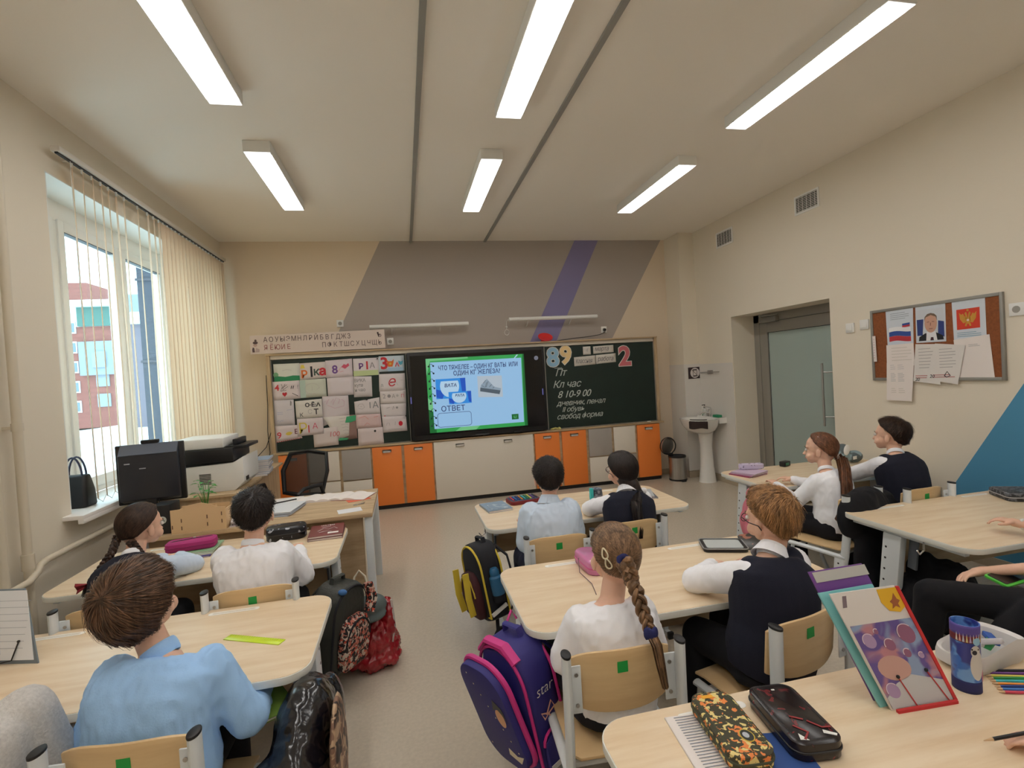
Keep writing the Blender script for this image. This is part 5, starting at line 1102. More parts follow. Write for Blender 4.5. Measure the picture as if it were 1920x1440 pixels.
# --- boy in dark vest by the door wall
r, M = person('p', 'boy with short brown hair and dark vest leaning on the desk by the door wall', (3.08, 2.62, .44), (3.10, 2.70, .825), ((3.135, 2.765, .945), 27, 6, 0), 0, ((2.995, 2.93, .665), (3.14, 3.10, .645)), ((3.30, 2.88, .65), (3.22, 3.08, .645)), vest=M_NAVY, seed=17, grow=.018, collar=(M_WSH, .014), wide=1.06, byaw=6, handL=((.6, .8, .2), (0, 0, 1)), legs=[((2.94, 2.93, .42), (2.92, 2.88, .10)), ((3.10, 2.96, .42), (3.12, 2.93, .10))])
hairfit(M, r, 'hair', H_BRN, BOY, T=.018, Tlow=.003, strands=2600, L=.038, mess=.4, seed=12, lift=.009)
# --- partly visible children at the picture edges
r, M = person('p', 'child in fuzzy grey knit sweater cut off at the window side, bottom', (-1.16, 1.42, .44), (-1.12, 1.52, .76), ((-1.36, 1.70, .86), 20, -25, -20), 0, ((-1.34, 1.56, .56), (-1.26, 1.72, .50)), ((-.975, 1.56, .565), (-1.04, 1.74, .50)), top=M_GRK, grow=.028, seed=19, wrinkle=.004, shirt_name='sweater', wide=1.12)
hairfit(M, r, 'hair', H_BRN, BOY, strands=300, seed=13)
r, M = person('p', 'child in black trousers at the door-side edge, one bare arm across the lap', (2.66, 1.36, .44), (2.66, 1.48, .80), ((2.70, 1.56, .94), 30, 0, 0), 0, ((2.58, 1.58, .565), (2.385, 1.72, .520)), ((2.86, 1.62, .62), (2.76, 1.82, .66)), sleeve='short', seed=21, handL=((-.9, .3, -.25), (0, .25, 1)), legs=[((2.20, 1.78, .43), (2.16, 1.80, .10)), ((2.36, 1.50, .44), (2.14, 1.66, .12))], hips_low=False)
hairfit(M, r, 'hair', H_BRN, BOY, strands=300, seed=14)
b = MB(); b.tube([V(2.78, 1.80, .655)+V(.024*math.cos(a), .006*math.sin(a), .024*math.sin(a)) for a in [k*PI/8 for k in range(16)]], .004, 8, rx=.009, closed=True); b.build('watch_strap', M_WHITE, r)
r, M = person('p', 'child at the bottom corner, only a hand with a pencil over the front desk', (1.46, .36, .44), (1.44, .44, .80), ((1.44, .50, .93), 0, 0, 0), 0, ((1.36, .64, .66), (1.315, .800, .632)), ((1.62, .62, .62), (1.58, .80, .64)), top=M_NAVY, seed=23, handL=((-.45, .8, -.02), (.1, 0, 1)), grow=.014)
hairfit(M, r, 'hair', H_BRN, BOY, strands=300, seed=15)
# ================================================================== DRAWINGS ON THE BOARD
def ink(n, rgb): return flat('ink_'+n, rgb, .85)
I_BLK, I_RED, I_PNK, I_PUR, I_YEL, I_ORG, I_GRN, I_GRY, I_LG, I_BLU = [ink(*a) for a in (('black', (52, 50, 56)), ('red', (204, 60, 70)), ('pink', (214, 96, 120)), ('purple', (120, 84, 150)), ('yellow', (222, 200, 90)), ('orange', (226, 120, 60)), ('green', (52, 140, 96)), ('grey', (150, 146, 148)), ('lightgrey', (190, 184, 184)), ('blue', (90, 170, 200)))]
DR = [
('drawing with a dark green hill strip in the top corner of the board', [(-1.426, 1.766), (-1.149, 1.764), (-1.152, 1.571), (-1.425, 1.568)], (220, 222, 212)),
('drawing with orange, black and red letters Р1ка', [(-1.150, 1.760), (-.869, 1.766), (-.866, 1.582), (-1.152, 1.571)], (222, 212, 208)),
('drawing with a purple 8 and a small pink heart', [(-.868, 1.776), (-.572, 1.785), (-.573, 1.577), (-.866, 1.576)], (222, 210, 216)),
('drawing with Р1А and a pale green lower band', [(-.562, 1.782), (-.271, 1.782), (-.276, 1.579), (-.565, 1.579)], (224, 216, 220)),
('drawing with a red 3 and an orange fox on pale blue', [(-.271, 1.795), (.019, 1.793), (.017, 1.613), (-.274, 1.612)], (206, 220, 232)),
('drawing with a red 4, a scribbled hand and a red heart', [(-1.446, 1.567), (-1.162, 1.569), (-1.159, 1.363), (-1.444, 1.357)], (224, 212, 214)),
('drawing tinted pale green with a faint oval', [(-1.162, 1.570), (-.877, 1.574), (-.876, 1.366), (-1.159, 1.365)], (206, 210, 196)),
('plain white sheet in the second row of the drawings board', [(-.863, 1.573), (-.571, 1.577), (-.578, 1.366), (-.862, 1.365)], (222, 212, 216)),
('upright sheet with three short grey words in capitals', [(-.568, 1.577), (-.365, 1.567), (-.370, 1.330), (-.576, 1.334)], (220, 212, 214)),
('drawing with one big red letter е', [(-.280, 1.586), (.019, 1.582), (.013, 1.379), (-.288, 1.382)], (226, 218, 220)),
('upright sheet with faint blue and grey sketches below the heart drawing', [(-1.444, 1.357), (-1.235, 1.355), (-1.238, 1.064), (-1.447, 1.068)], (214, 208, 214)),
('drawing with heavy black letters О Е А and Т', [(-1.221, 1.333), (-.932, 1.343), (-.933, 1.134), (-1.218, 1.130)], (224, 220, 214)),
('tall sheet with a faint pink looping scribble', [(-.928, 1.368), (-.640, 1.362), (-.641, 1.130), (-.936, 1.023)], (216, 206, 210)),
('drawing with grey characters 1А and a faint oval', [(-.579, 1.282), (-.292, 1.316), (-.292, 1.124), (-.575, 1.130)], (220, 212, 214)),
('drawing with a grey 2, a small bear face and А', [(-.283, 1.390), (.017, 1.400), (.012, 1.225), (-.285, 1.237)], (224, 216, 216)),
('drawing with three small grey marks and a tiny red cup', [(-.285, 1.233), (.010, 1.225), (.0, 1.067), (-.278, 1.070)], (222, 214, 216)),
('drawing with a red 9 and a yellow lemon, red dashed lower edge', [(-1.450, 1.068), (-1.218, 1.062), (-1.168, .910), (-1.446, .879)], (222, 210, 212)),
('drawing with a yellow Р and pink 1А', [(-1.214, 1.130), (-.934, 1.129), (-.934, .941), (-1.219, .931)], (222, 210, 212)),
('drawing with a green tree top and brown trunk', [(-.667, 1.135), (-.564, 1.131), (-.569, .854), (-.784, .847)], (150, 120, 112)),
('sheet with grey handwriting beside the tree drawing', [(-.930, 1.129), (-.640, 1.131), (-.660, .894), (-.790, .858)], (222, 216, 210)),
('drawing with a pink 100 at the lower middle', [(-1.051, .998), (-.779, 1.010), (-.780, .799), (-1.048, .790)], (220, 208, 206)),
('drawing tinted pale pink with faint figures', [(-.572, 1.129), (-.292, 1.124), (-.285, .966), (-.570, .967)], (222, 196, 196)),
('plain white sheet with one round black magnet, lowest on the board', [(-.558, .966), (-.276, .965), (-.272, .767), (-.562, .763)], (220, 206, 206)),
('drawing with a solid red apple', [(-.277, 1.088), (0, 1.076), (.006, .898), (-.272, .896)], (222, 212, 214))]
TD = []
for i, (lab, pts, rgb) in enumerate(DR):
    w = .0012+.0011*(i % 6)+.0002*i; t = sheet('drawing', lab, pts, 'drawing', flat('sheet_%d_%d_%d' % rgb, rgb, .85), "children's drawings pinned on the board", w=w, curl=False); TD.append((t, pts, w+.0008))
def dtx(i, s, du, dv, size, m, shear=0., bold=.003, sx=1.):
    t, pts, w = TD[i]; PB.text(s, pts[3][0]+du, pts[3][1]+dv, size, m, t, 'drawn_letter', lift=w, bold=bold, shear=shear, sx=sx, depth=.0006)
def dpo(i, P, m, nm='drawn_shape', k=0): t, pts, w = TD[i]; PB.poly([(pts[3][0]+u, pts[3][1]+v) for u, v in P], nm, m, t, w+.0002+k*.0003, w+.0004+k*.0003)
def dst(i, L, m, wd=.004): t, pts, w = TD[i]; PB.stroke([[(pts[3][0]+u, pts[3][1]+v) for u, v in l] for l in L], 'drawn_line', m, t, wd, w+.0004)
dpo(0, [(.0, .0), (.27, .0), (.27, .055), (.20, .06), (.12, .048), (.04, .06), (0, .05)], I_GRN); dpo(0, circ(.028, 12, .02, .075), flat('hill_pale', (120, 170, 130))); dst(0, [[(.09, .12), (.14, .13), (.19, .12)]], I_LG)
dtx(1, 'Р', .01, .02, .12, I_ORG); dtx(1, '1', .085, .03, .17, I_BLK); dtx(1, 'к', .145, .045, .13, flat('ink_darkgreen', (70, 90, 80))); dtx(1, 'а', .21, .045, .14, I_RED, bold=.006); dpo(1, [(.01, .13), (.06, .13), (.05, .17), (.02, .17)], I_YEL)
dtx(2, '8', .065, .05, .13, I_PUR); dpo(2, [(.17, .12), (.20, .15), (.225, .14), (.25, .16), (.26, .13), (.21, .095)], I_PNK); dst(2, [[(.13, .06), (.16, .11), (.2, .12)], [(.15, .06), (.19, .07)]], I_PNK, .003)
dpo(3, [(0, 0), (.28, 0), (.28, .06), (0, .06)], flat('pale_green', (200, 214, 160))); dtx(3, 'Р', .06, .08, .09, I_PUR); dtx(3, '1', .125, .075, .13, I_RED); dtx(3, 'А', .185, .085, .09, I_GRY, bold=.001)
dtx(4, '3', .015, .035, .19, I_RED, bold=.006); dpo(4, [(.105, .055), (.155, .055), (.17, .10), (.175, .145), (.15, .12), (.11, .12), (.09, .15), (.095, .10)], I_ORG); dpo(4, circ(.014, 10, .132, .09), I_YEL, k=1); dtx(4, 'А', .185, .055, .07, I_PNK); dpo(4, [(.23, .08), (.25, .07), (.27, .08), (.28, .12), (.25, .11), (.225, .125)], I_BLU); dpo(4, [(.10, .0), (.28, .0), (.28, .045), (.10, .045)], flat('water_blue', (170, 200, 226)), k=-.5)
dtx(5, '4', .02, .11, .09, I_RED); dst(5, [[(.08, .10), (.10, .15), (.09, .18)], [(.10, .12), (.13, .18)], [(.10, .11), (.16, .15)], [(.08, .10), (.14, .11)], [(.09, .13), (.15, .17)]], I_BLK, .004); dst(5, [[(.19, .12), (.20, .155)], [(.21, .12), (.22, .155)]], I_BLK, .008); dtx(5, '?', .25, .12, .06, I_GRY, bold=0); dpo(5, [(.12, .035), (.145, .065), (.14, .085), (.125, .083), (.12, .075), (.11, .083), (.095, .08), (.095, .06)], I_RED); dst(5, [[(.20, .07), (.26, .035)]], I_BLK, .006)
dst(6, [[(.13+.08*math.cos(a), .10+.06*math.sin(a)) for a in [k*.4 for k in range(14)]], [(.13, .08), (.13, .13)], [(.18, .09), (.21, .11)]], I_LG, .003); dpo(6, [(0, 0), (.06, 0), (.06, .2), (0, .2)], flat('mint', (184, 204, 192)))
for k, s in enumerate(('ВИКА', 'кутя', 'и чао')): dtx(8, s, .012, .175-.055*k, .052, I_GRY, bold=.001, sx=.9)
dtx(9, 'е', .095, .055, .17, I_RED, bold=.0, shear=.2); dtx(9, 'д', .02, .06, .05, I_GRY, bold=0); dst(9, [[(.2, .1), (.22, .06)], [(.25, .12), (.28, .12)]], I_LG)
dpo(10, [(.17, .22), (.185, .22), (.19, .26), (.175, .28)], I_GRY); dst(10, [[(.03, .15), (.09, .15)], [(.03, .13), (.09, .13)], [(.13, .17), (.19, .175)], [(.02, .05), (.04, .06), (.05, .04), (.07, .06), (.09, .05)]], flat('ink_blueish', (170, 170, 200)), .004)
dtx(11, 'О·Ё:А', .10, .13, .06, I_BLK, bold=.002, sx=1.1); dtx(11, 'К', .035, .02, .065, I_BLK, bold=.0); dtx(11, 'С', .125, .05, .07, I_LG, bold=0); dtx(11, 'Т', .19, .04, .085, I_BLK, bold=.002)
dst(12, [[(.03, .28), (.06, .30), (.05, .25), (.08, .31)], [(.10, .27), (.13, .31), (.12, .24), (.16, .32), (.2, .30), (.18, .25)], [(.22, .30), (.25, .27), (.24, .22), (.14, .20), (.06, .24)]], flat('ink_rose', (206, 170, 186)), .005)
dtx(13, '1А', .145, .065, .105, flat('ink_steel', (120, 126, 130)), bold=.0); dst(13, [[(.03, .09), (.05, .12), (.09, .12), (.11, .08), (.08, .06), (.04, .07)], [(.06, .09), (.08, .09)]], I_GRY, .003)
dtx(14, '2', .03, .06, .075, I_GRY, bold=.0); dpo(14, circ(.02, 12, .105, .085), I_GRY); dtx(14, 'А', .135, .06, .06, I_GRY, bold=0); dpo(14, circ(.015, 12, .20, .085), I_LG); dtx(14, 'П', .24, .06, .055, I_PNK, bold=0)
dst(15, [[(.06, .11), (.1, .12)], [(.13, .09), (.14, .13)], [(.14, .13), (.15, .1)]], I_GRY); dpo(15, circ(.008, 10, .035, .02), I_RED); dpo(15, circ(.013, 12, .18, .11), I_GRY)
dtx(16, '9', .01, .045, .10, I_RED, bold=.001); dpo(16, [(.10, .09), (.12, .075), (.15, .075), (.18, .10), (.15, .115), (.12, .11)], I_YEL); dtx(16, 'Е', .195, .085, .075, flat('ink_plum', (110, 50, 70)), bold=.001)
for k in range(12): dpo(16, [(.004+.022*k, .002+.0025*k), (.016+.022*k, .002+.0025*k), (.016+.022*k, .009+.0025*k), (.004+.022*k, .009+.0025*k)], I_RED)
dtx(17, 'Р', .01, .03, .17, I_YEL, bold=.0); dtx(17, '1', .095, .035, .125, I_RED, bold=.0); dtx(17, 'А', .165, .075, .09, I_PNK, bold=.0)
dpo(18, [(.09, .20), (.11, .27), (.22, .28), (.21, .22), (.15, .20)], flat('leaf_green', (70, 170, 120)), k=9); dpo(18, [(.0, .0), (.10, .0), (.12, .02), (.02, .03)], flat('leaf_green', (70, 170, 120)), k=9)
for k in range(6): dst(19, [[(.03+.01*k, .24-.035*k), (.10, .245-.035*k), (.13, .238-.035*k)]], I_LG, .004)
dtx(20, '100', .165, .11, .08, flat('ink_salmon', (216, 120, 128)), bold=.0, shear=.15)
dst(21, [[(.03, .12), (.10, .14), (.14, .10)], [(.09, .03), (.12, .06), (.15, .04)], [(.2, .12), (.25, .13)]], flat('ink_faintpink', (222, 166, 160)), .008)
dpo(23, circ(.024, 18, .205, .095, .029), flat('apple_red', (206, 30, 54)), k=1); dst(23, [[(.04, .08), (.05, .11), (.075, .11), (.08, .08)], [(.14, .08), (.145, .12)], [(.06, .035), (.22, .03)]], I_GRY, .003)
for x, z, lab in ((-.435, 1.305, 'round black magnet above the 1А drawing'), (-.365, .925, 'round black magnet on the lowest plain sheet'), (-.285, 1.77, 'small black magnet by the red 3 drawing'), (.0, 1.075, 'small black magnet beside the apple drawing')):
    r_ = .013 if 'round' in lab else .008
    t = thing('magnet', lab, 'magnet', (x, YBD, z), 'black magnets on the drawings board'); b = MB(); b.cyl((x, YBD-.0095, z), (x, YBD-.003, z), r_, n=18); b.build('disc', M_BLACK, t, bevel=.001)

# ================================================================== THINGS ON THE DESKS
def softcase(name, label, cx, cy, z, w, d, h, rz, m, trim, cat='pencil case', r=.03, seam=True, pull=None, group='zip pencil cases'):
    """zipped rounded pencil case"""
    t = thing(name, label, cat, (cx, cy, z), group, 0)
    Mr = Matrix.Translation((cx, cy, z)) @ Matrix.Rotation(math.radians(rz), 4, 'Z')
    b = MB(); b.M = Mr; R = []
    for q, ins in ((0, .006), (.1, .0005), (.44, 0), (.46, 0), (.56, 0), (.90, .0005), (1, .007)):
        R.append([Vector((x, y, h*q)) for x, y in rrect(w-2*ins, d-2*ins, max(.006, r-ins*.5), 6)])
    b.rings(R); b.build('body', m, t, ang=50)
    if seam:
        b = MB(); b.M = Mr; pts = [(x, y, h*.5) for x, y in rrect(w+.001, d+.001, r, 6)]; b.tube(pts, .0032, 6, rx=.0022, closed=True); zp = b.build('zip', trim, t)
        b = MB(); b.M = Mr; b.box((w/2+.006, d*.2, h*.45), (.006, .02, .003)); b.build('zip_pull', M_STEEL, zp)
    b = MB(); b.M = Mr; b.tube([(x, y, h*.97) for x, y in rrect(w-.020, d-.020, r*.7, 6)], .0022, 5, closed=True); b.build('piping', trim, t)
    return t, Plane(Mr @ Vector((0, 0, h)), Mr.to_3x3() @ Vector((1, 0, 0)), Mr.to_3x3() @ Vector((0, 1, 0)))
def book(name, label, cx, cy, z, w, d, h, rz, m, cat='book', group=None, pages=True):
    t = thing(name, label, cat, (cx, cy, z), group); Mr = Matrix.Translation((cx, cy, z)) @ Matrix.Rotation(math.radians(rz), 4, 'Z')
    b = MB(); b.M = Mr; b.bx(-w/2, w/2, -d/2, d/2, h-.0012, h); b.bx(-w/2, w/2, -d/2, d/2, 0, .0012); b.bx(-w/2-.001, -w/2+.0006, -d/2, d/2, 0, h); b.build('cover', m, t)
    b = MB(); b.M = Mr; b.bx(-w/2+.001, w/2-.003, -d/2+.003, d/2-.003, .0013, h-.0013); b.build('pages', M_PAPER, t)
    return t, Plane(Mr @ Vector((0, 0, h)), Mr.to_3x3() @ Vector((1, 0, 0)), Mr.to_3x3() @ Vector((0, 1, 0)))
Z = DZT
# desk C (front)
M_CAMO = blotch('camo_print', (66, 64, 46), [((236, 140, 74), 5.), ((232, 212, 140), 1.)], 62, .57, .58, .7, .4)
M_LAVA = blotch('lava_print', (30, 22, 24), [((110, 40, 44), 2.)], 26, .60, .63, .25, 1.2)
t, pl = softcase('pencil_case', 'dark olive pencil case with orange and cream camouflage print', .702, 1.058, Z+.006, .105, .225, .040, -7, M_CAMO, flat('olive_trim', (72, 78, 58)), group='hard zip pencil cases on the front desk')
pl.poly(circ(.016, 24, .012, -.055, .020), 'badge_ring', flat('badge_gold', (206, 176, 70)), t); pl.poly(circ(.0135, 24, .012, -.055, .0175), 'badge', flat('badge_dark', (50, 52, 46)), t, .0013, .0016); pl.poly(circ(.007, 16, .010, -.054, .009), 'badge_face', flat('badge_pale', (190, 196, 206)), t, .0017, .002)
pl.poly(rrect(.030, .012, .004, 3, -.012, .088), 'name_tag', flat('tag_orange', (236, 170, 50)), t)
t, pl = softcase('pencil_case', 'glossy black pencil case with dark red lava pattern', .862, 1.045, Z, .118, .215, .046, -8, M_LAVA, flat('black_trim', (20, 18, 20), .4), group='hard zip pencil cases on the front desk')
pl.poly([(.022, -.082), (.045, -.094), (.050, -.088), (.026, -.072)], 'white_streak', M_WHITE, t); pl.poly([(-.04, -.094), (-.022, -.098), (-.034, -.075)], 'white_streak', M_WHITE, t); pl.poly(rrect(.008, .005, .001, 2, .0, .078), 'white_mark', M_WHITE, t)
pl.stroke([[(-.03, -.05), (-.01, -.075), (-.03, -.095)], [(.01, -.04), (.03, -.065), (.05, -.066)], [(-.02, -.02), (.005, -.035)]], 'red_streak', flat('lava_red', (150, 52, 54)), t, .005)
t, pl = book('notebook', 'open squared notebook under the camouflage pencil case', .655, 1.055, Z, .15, .205, .004, -6, M_PAPER, 'notebook'); pl.stroke([[(-.055, y/1000), (.03, y/1000+.002)] for y in range(-95, 95, 9)], 'pencil_writing', flat('pencil_grey', (150, 156, 168)), t, .0018)
t, pl = book('exercise_book', 'thin blue exercise book below the black pencil case', .79, .985, Z, .10, .12, .004, -12, flat('book_blue', (50, 84, 150)), 'book')
# standing folders
def leaning(name, label, x0, x1, yb, yt, z0, z1, th, m, skew=0., cat='folder', dz=0., group='plastic folders standing on the front desk'):
    """flat folder leaning back: bottom edge at yb, top edge at yt, sheared sideways by skew"""
    A, B_ = Vector((x0, yb, z0)), Vector((x1, yb-dz, z0)); C_, D_ = Vector((x1-skew, yt-dz, z1)), Vector((x0-skew, yt, z1))
    t = thing(name, label, cat, A, group); n = (B_-A).cross(D_-A).normalized(); b = MB(); b.add([A, B_, C_, D_, A-n*th, B_-n*th, C_-n*th, D_-n*th], [(0, 1, 2, 3), (7, 6, 5, 4), (0, 4, 5, 1), (1, 5, 6, 2), (2, 6, 7, 3), (3, 7, 4, 0)]); b.build('cover', m, t, bevel=.0012)
    return t, Plane(A, B_-A, n.cross((B_-A).normalized()) if False else (D_-A)-(B_-A)*((D_-A).dot(B_-A)/(B_-A).length_squared)), (B_-A).length, (D_-A).length
M_PURF = flat('folder_purple', (118, 74, 150), .35); M_CLR = flat('folder_clear', (206, 204, 200), .2); M_TEAL = flat('folder_teal', (130, 200, 205), .35)
M_SPACE = blotch('bubble_print', (112, 96, 160), [((196, 140, 150), 1.), ((150, 170, 206), 6.)], 14, .50, .62, .25, .6)
t, pl, fw_, fh_ = leaning('folder', 'tall purple folder standing at the back of the folders', 1.128, 1.300, 1.070, 1.150, Z, .925, .004, M_PURF, .108)
pl.poly([(-.090, .300), (.078, .300), (.070, .327), (-.098, .327)], 'clear_edge', M_CLR, t); pl.poly(rrect(.018, .010, .003, 3, .01, .27), 'pink_mark', flat('folder_pink', (220, 90, 120)), t)
t, pl, _, _ = leaning('folder', 'teal folder between the purple folder and the front one', 1.120, 1.290, 1.045, 1.120, Z, .880, .006, M_TEAL, .098)
t, pl, _, _ = leaning('folder', 'front plastic folder with soap bubble print, white top, yellow corner and red edge', 1.135, 1.325, 1.028, 1.098, Z, .885, .005, flat('folder_white', (226, 220, 216), .3), .100, dz=.012)
pl.poly([(.178, 0), (.187, 0), (.094, .285), (.085, .285)], 'red_edge', flat('folder_red', (206, 54, 56)), t, -.001, .004)
pl.poly([(.03, .283), (.088, .283), (.104, .235), (.085, .222), (.055, .228), (.036, .25)], 'yellow_corner', flat('folder_yellow', (236, 186, 50)), t); pl.poly([(.06, .25), (.068, .255), (.075, .27), (.082, .255), (.09, .25), (.083, .243), (.087, .232), (.075, .238), (.064, .232), (.067, .243)], 'star_print', flat('star_rust', (170, 100, 60)), t, .0013, .0016)
pl.poly([(-.075, .25), (-.064, .25), (-.060, .278), (-.071, .278)], 'print_tag', flat('tag_grey', (130, 116, 124)), t)
sk = lambda v: -.100*v/.288
def pq(P, nm, m, k=1): pl.poly([(u+sk(v), v) for u, v in P], nm, m, t, .0004+.0004*k, .0008+.0004*k)
pq([(.004, .004), (.183, .004), (.183, .205), (.004, .205)], 'bubble_print', M_SPACE)
pq([(.004, .004), (.183, .004), (.183, .05), (.10, .075), (.05, .06), (.004, .03)], 'pale_lower_print', flat('pale_lower', (200, 202, 206)), 2)
pq(circ(.045, 20, .065, .095, .030), 'peach_cloud', flat('peach_print', (206, 164, 154)), 2)
for k, (cx, cy, r_) in enumerate(((.145, .170, .024), (.035, .165, .018), (.085, .150, .015), (.03, .045, .018), (.12, .125, .011), (.155, .115, .008), (.065, .185, .007))):
    pq(circ(r_, 20, cx, cy), 'bubble', flat('bubble_fill_%d' % (k % 2), ((150, 100, 130), (176, 150, 190))[k % 2]), 3); c_ = [(cx+r_*math.cos(a)+sk(cy+r_*math.sin(a)), cy+r_*math.sin(a)) for a in [q*PI/12 for q in range(25)]]; pl.stroke([c_[3:14]], 'bubble_glint', flat('bubble_rim', (226, 206, 220)), t, .0022, .0026)
for u0, v0, u1 in ((.06, .075, .072), (.145, .080, .165)): b = MB(); b.ribbon([pl.P(u0+sk(v0), v0, .003), pl.P(u1, .0, .003)], .0028, pl.n); b.build('elastic_band', flat('elastic_red', (190, 50, 52)), t); b = MB(); b.ell(pl.P(u0+sk(v0), v0, .004), (.0045, .0045, .0045), None, 12, 8); b.build('bead', M_BLACK, t)
b = MB(); b.box((1.225, 1.012, Z+.004), (.17, .008, .007), (0, 0, -.07)); b.build('red_foot', flat('folder_red', (206, 54, 56)), t)
# pencil can
t = thing('pencil_tube', 'tall round pencil tube printed with a white seal and pencil tips', 'pencil tube', (1.395, 1.045, Z)); c = (1.395, 1.045, Z)
b = MB(); b.lathe([(.001, 0), (.030, 0), (.0305, .002), (.0305, .176), (.0285, .176), (.0285, .004), (.001, .004)], c, 40); b.build('tube', blotch('tube_print', (70, 120, 205), [((120, 170, 232), 1.), ((60, 70, 150), 4.)], 22, .5, .56, .3), t)
def arc(a0, a1, z0, z1, r, name, m, zf=None, n=14):
    b = MB(); b.grid(lambda u, v: (c[0]+r*math.cos(math.radians(a0+(a1-a0)*u)), c[1]+r*math.sin(math.radians(a0+(a1-a0)*u)), Z+(z0+(z1-z0)*v if zf is None else zf(u, v))), n, 5); o = b.build(name, m, t, ang=None); s = o.modifiers.new('thickness', 'SOLIDIFY'); s.thickness = .0004; return o
arc(0, 360, .150, .176, .0308, 'top_band', flat('tube_violet', (96, 80, 160)), n=48); arc(0, 360, .132, .150, .0308, 'red_band', flat('tube_dark', (110, 40, 50)), n=48); arc(0, 360, .0, .03, .0308, 'lower_band', flat('tube_navy', (40, 44, 100)), n=48)
for k in range(14):
    a = 180+k*13; arc(a, a+9, .132, .158, .0312, 'pencil_tip', flat('tip_%d' % (k % 5), [(230, 224, 214), (226, 170, 160), (200, 206, 226), (222, 206, 150), (190, 170, 210)][k % 5]), zf=lambda u, v: .134+v*(.022*(1-abs(2*u-1))), n=5)
def blob(az, z, ra, rz_, name, m, r=.0312): return arc(0, 1, 0, 1, r, name, m) if False else _blob(az, z, ra, rz_, name, m, r)
def _blob(az, z, ra, rz_, name, m, r):
    b = MB(); ring = [Vector((c[0]+r*math.cos(math.radians(az+ra*math.cos(q))), c[1]+r*math.sin(math.radians(az+ra*math.cos(q))), Z+z+rz_*math.sin(q))) for q in [k*PI/12 for k in range(24)]]; ctr = Vector((c[0]+r*math.cos(math.radians(az)), c[1]+r*math.sin(math.radians(az)), Z+z))
    b.add(ring+[ctr*1.0+Vector((math.cos(math.radians(az)), math.sin(math.radians(az)), 0))*.0003], [(i, (i+1) % 24, 24) for i in range(24)]); return b.build(name, m, t, ang=None)
blob(262, .075, 30, .038, 'seal_body', flat('seal_white', (214, 210, 206)), .0320); blob(255, .112, 20, .016, 'seal_head', flat('seal_white', (214, 210, 206)), .0322); blob(250, .110, 10, .006, 'seal_muzzle', flat('seal_dark', (50, 46, 54)), .0326); blob(240, .118, 3, .0025, 'seal_eye', M_BLACK, .0327); blob(266, .118, 3, .0025, 'seal_eye', M_BLACK, .0327); blob(262, .138, 17, .010, 'round_badge', flat('badge_blue', (160, 206, 232)), .0324); blob(300, .045, 16, .016, 'pink_fish', flat('print_rose', (206, 130, 150)), .0320)
# white open case behind the tube
t = thing('soft_pencil_case', 'open white soft pencil case full of bits behind the pencil tube', 'pencil case', (1.55, 1.12, Z))
b = MB(); R = []
for q, s in ((0, .85), (.3, 1), (.7, 1.0), (1, .96), (.9, .86), (.35, .82), (.2, .3)): R.append([Vector((1.555+x*s, 1.125+y*s+.01*math.sin(x*30), Z+.055*q*(1+.35*math.sin(x*14+1)))) for x, y in rrect(.24, .115, .05, 7)])
b.rings(R); b.build('body', flat('case_white', (222, 218, 216), .6), t)
for k, (rgb, dx, dy, a) in enumerate((((60, 160, 90), .03, .0, .4), ((50, 90, 170), .05, .01, .9), ((230, 226, 222), -.02, .0, 0), ((80, 80, 90), -.05, .015, 1.2), ((200, 196, 200), .0, -.015, 2))): b = MB(); b.box((1.56+dx, 1.125+dy, Z+.045+.004*k), (.07, .022, .014), (.2, .1*k, a)); b.build('stationery', flat('bit_%d' % k, rgb), t, bevel=.003)
PCL = [(206, 60, 90), (60, 120, 200), (30, 60, 130), (240, 150, 50), (60, 190, 200), (40, 150, 80), (230, 220, 90), (110, 60, 140), (40, 40, 50)]
for k, rgb in enumerate(PCL):
    nm = ['crimson', 'blue', 'navy', 'orange', 'turquoise', 'green', 'yellow', 'violet', 'black'][k]
    t = thing('coloured_pencil', '%s coloured pencil in the loose bunch beside the pencil tube' % nm, 'pencil', (1.5, 1.0, Z), 'loose coloured pencils on the front desk')
    a = Vector((1.455+.007*k, 1.000+.010*k, Z+.0042)); d = Vector((.93, -.36+.03*(k % 3), 0)).normalized(); b = MB(); b.cyl(a, a+d*.15, .0038, n=6); b.build('barrel', flat('pencil_%d' % k, rgb, .35), t)
    b = MB(); b.cyl(a, a-d*.012, .0038, .001, n=6); b.build('tip', flat('wood_tip', (214, 180, 140)), t)
t = thing('dark_pencil', 'dark pencil held over the front desk corner', 'pencil', (1.22, .88, .65)); b = MB(); b.cyl((1.225, .868, .628), (1.315, .838, .650), .0038, n=8); b.build('barrel', M_BLACK, t); b = MB(); b.cyl((1.225, .868, .628), (1.207, .874, .624), .0038, .0008, n=8); b.build('tip', flat('wood_tip', (214, 180, 140)), t)
